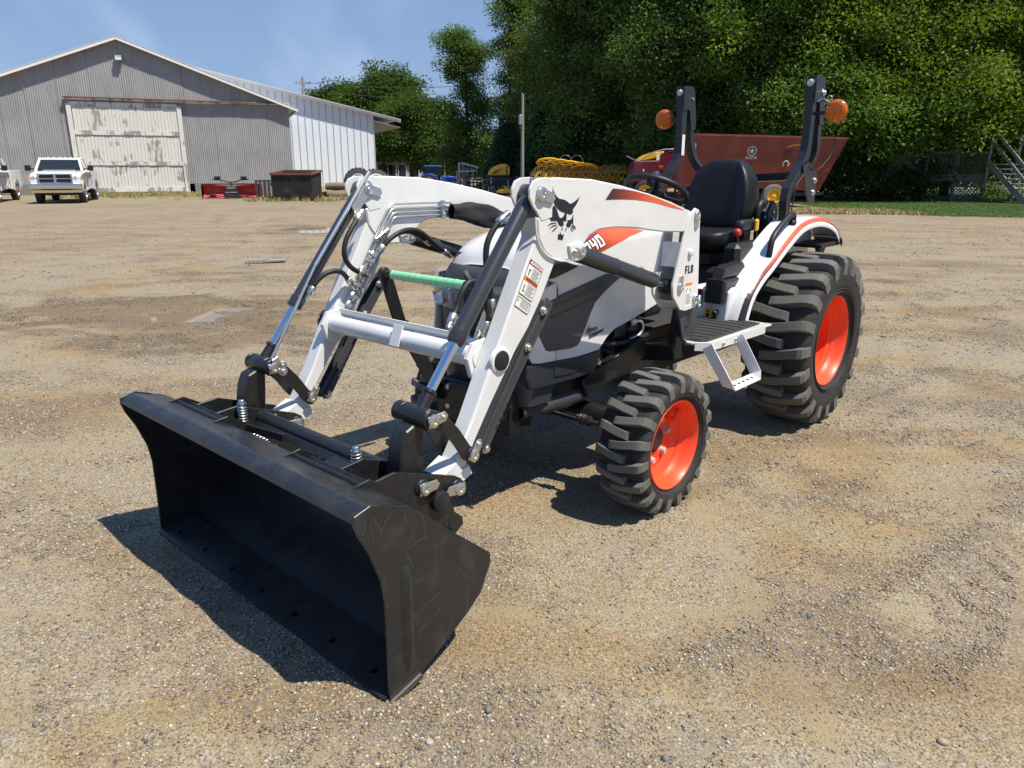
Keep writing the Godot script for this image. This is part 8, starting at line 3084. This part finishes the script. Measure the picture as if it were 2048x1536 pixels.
func tree(label: String, category: String, at: Vector3, H: float, lobes: Array, n: int, base: Color, spread: float, sd: int, group: String, trunk_r := 0.25, cs := 1.0, lean := 0.0) -> void:
	var T := thing("tree", label, category, at, 0.0, group)
	var r := RandomNumberGenerator.new()
	r.seed = sd
	var b := MB.new()
	var top := Vector3(lean, H * 0.8, 0)
	b.tube(curve(PackedVector3Array([Vector3(0, -0.2, 0), Vector3(lean * 0.2 + r.randf_range(-0.1, 0.1), H * 0.25, 0), Vector3(lean * 0.5, H * 0.5, r.randf_range(-0.2, 0.2)), top]), 4), _taper(13, trunk_r, trunk_r * 0.25), 10)
	mk(b, "trunk", M.bark, T)
	var vol := 0.0
	for q in lobes:
		vol += q[1].x * q[1].y + q[1].y * q[1].z
	var tf := []
	var cl := []
	for q in lobes:
		var c: Vector3 = q[0]
		var s: Vector3 = q[1]
		# limb to the lobe
		b = MB.new()
		var st := Vector3(lean * 0.4, clampf(c.y - s.y * 0.8, H * 0.15, H * 0.6), 0)
		b.tube(curve(PackedVector3Array([st, st.lerp(c, 0.5) + Vector3(0, 0.3, 0), c]), 4), _taper(9, trunk_r * 0.45, trunk_r * 0.1), 7)
		mk(b, "limb", M.bark, T)
		var k := int(n * (s.x * s.y + s.y * s.z) / vol)
		# boughs: leaf masses set round the lobe, ragged and uneven, with gaps between
		var nb := int(8 + 2.6 * (s.x * s.y + s.y * s.z))
		var bo := []
		for i in nb:
			var d := Vector3(r.randfn(), r.randfn() + 0.15, r.randfn()).normalized()
			var rr := r.randf_range(0.62, 1.05)
			bo.append([c + Vector3(d.x * s.x, d.y * s.y, d.z * s.z) * rr, r.randf_range(0.6, 1.5) * minf(1.3, 0.3 + 0.28 * s.length()), r.randf_range(-1.0, 1.0), d])
		for i in k:
			var p := Vector3.ZERO
			var tone := 0.0
			if r.randf() < 0.34:
				var d := Vector3(r.randfn(), r.randfn(), r.randfn()).normalized()
				p = c + Vector3(d.x * s.x, d.y * s.y, d.z * s.z) * pow(r.randf(), 0.4) * 0.9
			else:
				var q2: Array = bo[r.randi() % nb]
				var d := (Vector3(r.randfn(), r.randfn(), r.randfn()).normalized() + (q2[3] as Vector3) * 0.5).normalized()
				p = q2[0] + Vector3(d.x, d.y * 0.6, d.z) * q2[1] * pow(r.randf(), 0.35)
				tone = q2[2] * 0.22
			if p.y + at.y < 0.25:
				continue
			var sc := r.randf_range(0.7, 1.25) * cs
			var bs := Basis(Vector3.UP, r.randf() * TAU) * Basis(Vector3.RIGHT, r.randf_range(-0.4, 0.4))
			tf.append(Transform3D(bs.scaled(Vector3.ONE * sc), p))
			var t := r.randf_range(-0.7, 0.7) * spread + tone
			var yl := r.randf()
			cl.append(Color(base.r * (1.0 + t + 0.25 * yl), base.g * (1.0 + t), base.b * (1.0 + t * 0.6 - 0.2 * yl)))
	scatter(T, "crown", CL, tf, cl, M.leaf)

func _taper(k: int, a: float, b: float) -> Array:
	var o := []
	for i in k:
		o.append(lerpf(a, b, i / float(k - 1)))
	return o

func conifer(label: String, at: Vector3, H: float, R: float, n: int, base: Color, sd: int, group: String) -> void:
	var T := thing("spruce", label, "tree", at, 0.0, group)
	var r := RandomNumberGenerator.new()
	r.seed = sd
	var b := MB.new()
	b.tube(PackedVector3Array([Vector3(0, -0.2, 0), Vector3(0, H * 0.5, 0), Vector3(0, H, 0)]), [0.22, 0.13, 0.02], 9)
	mk(b, "trunk", M.bark, T)
	var tf := []
	var cl := []
	for i in n:
		var v := pow(r.randf(), 1.25)
		var a := r.randf() * TAU
		var tier := 0.75 + 0.25 * absf(sin(v * H * 4.0))
		var rad := R * (1.0 - v) * tier * sqrt(r.randf_range(0.25, 1.0)) + 0.05
		var p := Vector3(cos(a) * rad, 0.25 + v * (H - 0.3) - rad * 0.12, sin(a) * rad)
		var bs := Basis(Vector3.UP, -a) * Basis(Vector3(0, 0, 1), r.randf_range(-0.5, 0.15))
		tf.append(Transform3D(bs.scaled(Vector3.ONE * r.randf_range(0.8, 1.4)), p))
		var t := r.randf_range(0.75, 1.3)
		cl.append(Color(base.r * t, base.g * t, base.b * t))
	scatter(T, "crown", ND, tf, cl, M.leaf)

func build_trees() -> void:
	CL = [clump_mesh(1, 22, 0.46, 0.16), clump_mesh(2, 22, 0.46, 0.15, 0.75), clump_mesh(3, 20, 0.5, 0.17)]
	ND = [needle_mesh(4), needle_mesh(5)]
	var G := Color(0.13, 0.22, 0.055)
	var Y := Color(0.165, 0.24, 0.05)
	var D := Color(0.115, 0.20, 0.075)
	var grp := "broad-leaved trees along the right of the yard"
	# right-hand wall of trees: lobes are [centre, radii] about the foot
	tree("broad bright green tree reaching over the wooden deck", "tree", Vector3(20.5, 0, -38.6), 15.0, [[Vector3(-0.6, 4.4, 2.6), Vector3(4.4, 1.6, 2.6)], [Vector3(0, 4.2, 1.0), Vector3(4.2, 2.4, 2.6)], [Vector3(-1.5, 7.2, 0.6), Vector3(4.5, 3.0, 3.0)], [Vector3(2.0, 8.5, 0), Vector3(4.5, 3.2, 3.2)], [Vector3(0, 11.5, 0), Vector3(4.5, 3.2, 3.2)]], 9000, Y, 0.35, 11, grp, 0.32)
	tree("green tree at the far right edge behind the stairs", "tree", Vector3(27.0, 0, -39.0), 15.0, [[Vector3(-1.0, 3.6, 1.0), Vector3(3.6, 2.6, 2.4)], [Vector3(-1, 7.5, 0.5), Vector3(4.5, 3.5, 3.2)], [Vector3(0, 11.5, 0), Vector3(4.5, 3.2, 3.2)]], 7000, Y, 0.35, 12, grp, 0.3)
	tree("large green tree directly behind the right rollbar post", "tree", Vector3(14.8, 0, -39.5), 16.0, [[Vector3(1.2, 4.0, 3.2), Vector3(4.2, 1.7, 2.2)], [Vector3(0, 3.0, 0.8), Vector3(3.8, 2.4, 2.4)], [Vector3(-1.2, 7.0, 0.8), Vector3(4.0, 3.0, 3.0)], [Vector3(1.6, 9.6, 0), Vector3(4.2, 3.2, 3.0)], [Vector3(-0.5, 12.6, 0), Vector3(4.2, 3.2, 3.0)]], 9000, G, 0.42, 13, grp, 0.34)
	tree("tall dark tree above the red wagon", "tree", Vector3(9.8, 0, -43.0), 18.0, [[Vector3(0, 4.0, 0.6), Vector3(3.4, 2.6, 2.2)], [Vector3(-0.8, 7.6, 0.6), Vector3(3.7, 3.0, 2.8)], [Vector3(1.2, 10.5, 0), Vector3(4.0, 3.2, 3.0)], [Vector3(-0.6, 13.2, 0), Vector3(3.8, 3.0, 3.0)]], 9000, D, 0.45, 14, grp, 0.34)
	tree("dark leaning tree behind the wheel rake", "tree", Vector3(5.4, 0, -47.5), 17.0, [[Vector3(0, 3.4, 0.4), Vector3(3.0, 2.6, 2.2)], [Vector3(-0.6, 7.0, 0.6), Vector3(3.4, 3.0, 2.8)], [Vector3(0.6, 10.2, 0), Vector3(3.6, 3.0, 2.8)], [Vector3(-0.8, 13.2, 0.2), Vector3(3.4, 2.8, 2.6)], [Vector3(-2.4, 11.0, 0.4), Vector3(2.2, 1.6, 1.6)]], 8500, D, 0.45, 15, grp, 0.32)
	tree("tree filling the gap behind the wagon and the deck", "tree", Vector3(17.4, 0, -43.5), 17.0, [[Vector3(0, 4.0, 0), Vector3(5.0, 3.4, 2.4)], [Vector3(0, 9.0, 0), Vector3(5.0, 3.8, 3.0)], [Vector3(0, 13.5, 0), Vector3(5.0, 3.4, 3.0)]], 6500, D, 0.4, 16, grp, 0.3)
	tree("back row tree behind the tall dark tree", "tree", Vector3(9.0, 0, -51.0), 19.0, [[Vector3(0, 3.4, 0), Vector3(4.6, 3.2, 2.2)], [Vector3(0, 8.6, 0), Vector3(4.6, 3.8, 3.0)], [Vector3(0, 13.2, 0), Vector3(4.6, 3.4, 3.0)]], 6000, D, 0.4, 17, grp, 0.3)
	tree("back row tree between the deck and the right edge", "tree", Vector3(25.5, 0, -45.0), 17.0, [[Vector3(0, 4.4, 0), Vector3(5.4, 3.8, 2.4)], [Vector3(0, 10.0, 0), Vector3(5.4, 4.2, 3.0)]], 5500, D, 0.4, 18, grp, 0.3)
	tree("low bush with bright leaves in front of the deck stairs", "bush", Vector3(21.9, 0, -34.6), 1.2, [[Vector3(0, 0.4, 0), Vector3(0.6, 0.4, 0.5)]], 160, D, 0.4, 19, "low bushes", 0.03, 0.5)
	tree("dark undergrowth bush left of the deck", "bush", Vector3(17.6, 0, -36.0), 2.0, [[Vector3(-0.8, 0.5, 0), Vector3(1.4, 0.6, 0.7)], [Vector3(1.0, 0.8, -0.4), Vector3(1.2, 1.0, 0.7)]], 600, Color(0.05, 0.09, 0.035), 0.4, 20, "low bushes", 0.05, 0.8)
	tree("dark undergrowth bush behind the wagon", "bush", Vector3(13.4, 0, -36.4), 2.4, [[Vector3(-1.2, 0.6, 0), Vector3(1.4, 0.7, 0.8)], [Vector3(1.4, 0.9, -0.4), Vector3(1.5, 1.1, 0.8)]], 800, Color(0.05, 0.09, 0.035), 0.4, 21, "low bushes", 0.05, 0.8)
	# middle distance
	var mid := "trees beyond the parked implements"
	tree("tall open tree with feathery crown left of the pole", "tree", Vector3(-3.6, 0, -63.0), 15.0, [[Vector3(-1.1, 11.0, 0), Vector3(1.3, 0.9, 1.0)], [Vector3(0.5, 10.2, 0), Vector3(1.2, 0.8, 1.0)], [Vector3(-0.6, 9.2, 0), Vector3(1.5, 0.7, 1.0)], [Vector3(0.1, 7.4, 0), Vector3(1.0, 0.8, 0.8)], [Vector3(-1.7, 5.9, 0), Vector3(0.9, 0.7, 0.8)], [Vector3(1.2, 6.0, 0.3), Vector3(1.0, 0.8, 0.8)], [Vector3(-0.2, 4.6, 0.3), Vector3(1.3, 0.8, 0.9)], [Vector3(0.9, 2.8, 0.3), Vector3(1.6, 1.1, 0.9)], [Vector3(-1.2, 2.4, 0.3), Vector3(1.2, 0.9, 0.9)]], 2400, Color(0.115, 0.195, 0.065), 0.35, 22, mid, 0.2, 1.0, -0.2)
	tree("slim tall tree behind the grey pole", "tree", Vector3(-0.2, 0, -60.0), 16.0, [[Vector3(0.4, 12.8, 0), Vector3(1.2, 1.5, 1.2)], [Vector3(0.2, 10.2, 0), Vector3(1.0, 1.2, 1.0)], [Vector3(0.9, 8.2, 0), Vector3(1.3, 1.1, 1.1)], [Vector3(0.2, 6.0, 0), Vector3(1.3, 1.0, 1.1)], [Vector3(1.0, 3.8, 0), Vector3(1.7, 1.4, 1.2)], [Vector3(-0.8, 3.0, 0), Vector3(1.3, 1.2, 1.1)]], 2400, Color(0.115, 0.195, 0.07), 0.35, 23, mid, 0.2)
	tree("pale grey-green tree between the pole and the dark trees", "tree", Vector3(2.3, 0, -54.0), 13.0, [[Vector3(0, 9.0, 0), Vector3(2.0, 2.2, 1.6)], [Vector3(0.3, 5.4, 0), Vector3(2.2, 2.4, 1.6)], [Vector3(0, 2.4, 0), Vector3(2.2, 1.6, 1.4)]], 2600, Color(0.13, 0.19, 0.075), 0.3, 24, mid, 0.2)
	conifer("blue-green spruce behind the yellow baler", Vector3(-0.3, 0, -51.5), 4.6, 2.0, 1700, Color(0.10, 0.18, 0.145), 25, "spruces behind the implements")
	conifer("second blue-green spruce right of the pole", Vector3(2.0, 0, -48.5), 5.0, 2.1, 1900, Color(0.09, 0.17, 0.13), 26, "spruces behind the implements")
	conifer("smaller spruce behind the wheel rake", Vector3(4.0, 0, -46.5), 4.6, 2.2, 1500, Color(0.08, 0.15, 0.105), 27, "spruces behind the implements")
	# far round trees left of centre
	var far := "round trees behind the white shed"
	tree("round dark maple above the end of the white shed", "tree", Vector3(-15.2, 0, -92.0), 13.5, [[Vector3(0.6, 9.6, 0), Vector3(3.6, 3.2, 3.0)], [Vector3(-2.6, 8.0, 0), Vector3(3.0, 2.4, 2.6)], [Vector3(1.6, 6.2, 0.4), Vector3(4.2, 2.6, 3.0)]], 3000, Color(0.072, 0.135, 0.034), 0.4, 28, far, 0.35, 1.7)
	tree("lower round maple left of the taller one", "tree", Vector3(-22.0, 0, -95.0), 11.5, [[Vector3(1.4, 8.6, 0), Vector3(2.8, 2.4, 2.4)], [Vector3(-1.6, 7.8, 0), Vector3(2.6, 2.0, 2.2)], [Vector3(0.6, 6.0, 0), Vector3(3.6, 2.2, 2.6)]], 2400, Color(0.066, 0.122, 0.032), 0.4, 29, far, 0.35, 1.7)
	tree("maple in front of the small white house", "tree", Vector3(-11.0, 0, -84.0), 9.5, [[Vector3(0, 6.4, 0), Vector3(3.0, 2.6, 2.4)], [Vector3(1.2, 4.0, 0.4), Vector3(2.6, 1.8, 2.0)], [Vector3(-1.4, 4.2, 0.4), Vector3(2.2, 1.6, 2.0)]], 2400, Color(0.08, 0.145, 0.036), 0.4, 30, far, 0.3, 1.4)
	tree("dark tree between the maples and the feathery tree", "tree", Vector3(-8.2, 0, -86.0), 9.0, [[Vector3(0, 6.0, 0), Vector3(2.0, 2.4, 1.8)], [Vector3(0.3, 3.0, 0), Vector3(2.6, 2.4, 1.8)]], 1600, Color(0.066, 0.122, 0.036), 0.4, 31, far, 0.2, 1.4)
	tree("tree top peeping over the barn roof at the left edge", "tree", Vector3(-51.3, 0, -72.0), 15.5, [[Vector3(0, 11.6, 0), Vector3(2.6, 2.4, 2.4)], [Vector3(-0.6, 8.0, 0), Vector3(3.0, 2.6, 2.4)]], 1600, Color(0.07, 0.13, 0.034), 0.4, 32, far, 0.3, 1.4)
	# distant hedge line closing the view low down
	var HT2 := []
	var HC := []
	var r := RandomNumberGenerator.new()
	r.seed = 44
	for i in 6000:
		var t := r.randf()
		var p := Vector3(lerpf(-60, 45, t), 0, lerpf(-118, -70, smoothstep(0.4, 1.0, t)) + r.randf_range(-3, 3))
		p.y = 0.3 + (3.0 + 1.6 * nz_a.get_noise_2d(p.x * 0.3, 3.0)) * pow(r.randf(), 0.8)
		HT2.append(Transform3D(Basis(Vector3.UP, r.randf() * TAU).scaled(Vector3.ONE * r.randf_range(1.4, 2.4)), p))
		var k := r.randf_range(0.7, 1.3)
		HC.append(Color(0.04 * k, 0.078 * k, 0.024 * k))
	var hd := Node3D.new()
	hd.name = "far_hedge"
	add_child(hd)
	tag(hd, "distant dark green hedge line behind the yard", "hedge", "", "stuff")
	scatter(hd, "foliage", CL, HT2, HC, M.leaf)
	build_grass()

func tuft_mesh(sd: int, k: int, h: float, w: float) -> ArrayMesh:
	var r := RandomNumberGenerator.new()
	r.seed = sd
	var b := MB.new()
	for i in k:
		var p := Vector3(r.randf_range(-0.12, 0.12), -0.02, r.randf_range(-0.12, 0.12))
		var d := Vector3(r.randf_range(-0.5, 0.5), 1.0, r.randf_range(-0.5, 0.5)).normalized()
		var s := Vector3(r.randf_range(-1, 1), 0, r.randf_range(-1, 1)).normalized() * w
		var l := h * r.randf_range(0.5, 1.1)
		var mid := p + d * l * 0.6
		b.f3(p - s, p + s, mid + s * 0.7, Vector3.UP)
		b.f3(p - s, mid + s * 0.7, mid - s * 0.7, Vector3.UP)
		b.f3(mid - s * 0.7, mid + s * 0.7, p + d * l + Vector3(d.x, -0.2, d.z) * l * 0.3, Vector3.UP)
	return b.mesh()

func build_grass() -> void:
	# lawn on the right
	var edge := [Vector2(12.9, -36.0), Vector2(12.6, -30.5), Vector2(12.3, -28.0), Vector2(13.0, -26.6), Vector2(14.2, -25.3), Vector2(16.4, -24.2), Vector2(20.0, -23.2), Vector2(30.0, -21.5), Vector2(60.0, -20.0), Vector2(60.0, -60.0), Vector2(13.0, -60.0)]
	var poly := PackedVector2Array(edge)
	var b := MB.new()
	var idx := Geometry2D.triangulate_polygon(poly)
	for i in range(0, idx.size(), 3):
		b.f3(Vector3(poly[idx[i]].x, 0.012, poly[idx[i]].y), Vector3(poly[idx[i + 1]].x, 0.012, poly[idx[i + 1]].y), Vector3(poly[idx[i + 2]].x, 0.012, poly[idx[i + 2]].y), Vector3.UP)
	var m := mat("lawn", 1, 1, 1, 0.9)
	m.albedo_texture = ramp_tex(noise_bytes(61, 0.05, 4, 256), 256, [[0.0, Color(0.05, 0.075, 0.02)], [0.6, Color(0.085, 0.13, 0.03)], [1.0, Color(0.15, 0.17, 0.05)]])
	tri(m, Vector3.ONE * 3.0, true)
	tag(mk(b, "lawn", m, self), "green lawn along the right side of the yard", "", "", "structure")
	var r := RandomNumberGenerator.new()
	r.seed = 71
	var tf := []
	var cl := []
	while tf.size() < 30000:
		var x := r.randf_range(11.8, 34.0)
		var z := r.randf_range(-37.0, -21.5)
		var inside := Geometry2D.is_point_in_polygon(Vector2(x, z), poly)
		var e := 0.9
		if not inside:
			if r.randf() > 0.06 or not Geometry2D.is_point_in_polygon(Vector2(x + 0.5, z - 0.5), poly):
				continue
			e = 0.4
		if x > 0.78 * -z + 1.0:
			continue
		tf.append(Transform3D(Basis(Vector3.UP, r.randf() * TAU).scaled(Vector3(1, e * r.randf_range(0.6, 1.3), 1)), Vector3(x, 0.01, z)))
		var k := r.randf_range(0.75, 1.3)
		var c := Color(0.10, 0.19, 0.03) * k
		if not inside or r.randf() < 0.12:
			c = Color(0.30, 0.25, 0.11) * k
		cl.append(c)
	var g := Node3D.new()
	g.name = "lawn_grass"
	add_child(g)
	tag(g, "mown green grass blades of the right-hand lawn", "grass", "", "stuff")
	scatter(g, "blades", [tuft_mesh(1, 14, 0.10, 0.008), tuft_mesh(2, 14, 0.09, 0.008)], tf, cl, M.grass)
	# dry weeds along the barn and the machines
	tf = []
	cl = []
	for q in [[-25.0, -8.5, 3600], [-24.0, -20.0, 600]]:
		for i in q[2]:
			var x := r.randf_range(q[0], q[1])
			var line := -46.0 - (x + 26.8) * 0.383 + 0.0
			var z := line + 1.0 + absf(r.randfn()) * 2.6
			if x > -13.0:
				z = r.randf_range(-41.0, -36.2) if r.randf() < 0.8 else r.randf_range(-44.0, -41.0)
			if r.randf() > 0.35 + nz_a.get_noise_2d(x * 1.5, z * 1.5):
				continue
			tf.append(Transform3D(Basis(Vector3.UP, r.randf() * TAU).scaled(Vector3(1.2, r.randf_range(0.5, 1.5), 1.2)), Vector3(x, 0.0, z)))
			var k := r.randf_range(0.7, 1.25)
			cl.append((Color(0.36, 0.30, 0.13) if r.randf() < 0.75 else Color(0.16, 0.22, 0.06)) * k)
	for i in 1600:
		var x := r.randf_range(5.0, 14.0)
		var z := r.randf_range(-29.5, -26.5) + (x - 9.0) * 0.2
		tf.append(Transform3D(Basis(Vector3.UP, r.randf() * TAU).scaled(Vector3(1.2, r.randf_range(0.3, 0.8), 1.2)), Vector3(x, 0.0, z)))
		cl.append(Color(0.36, 0.29, 0.14) * r.randf_range(0.7, 1.2))
	var wd := Node3D.new()
	wd.name = "dry_weeds"
	add_child(wd)
	tag(wd, "dry yellow weeds along the foot of the barn", "weeds", "", "stuff")
	scatter(wd, "stalks", [tuft_mesh(3, 10, 0.22, 0.012), tuft_mesh(4, 10, 0.20, 0.012)], tf, cl, M.straw)

func _ready() -> void:
	rng.seed = 1
	make_view()
	make_materials()
	build_ground()
	build_background()
	build_tractor()
	build_trees()
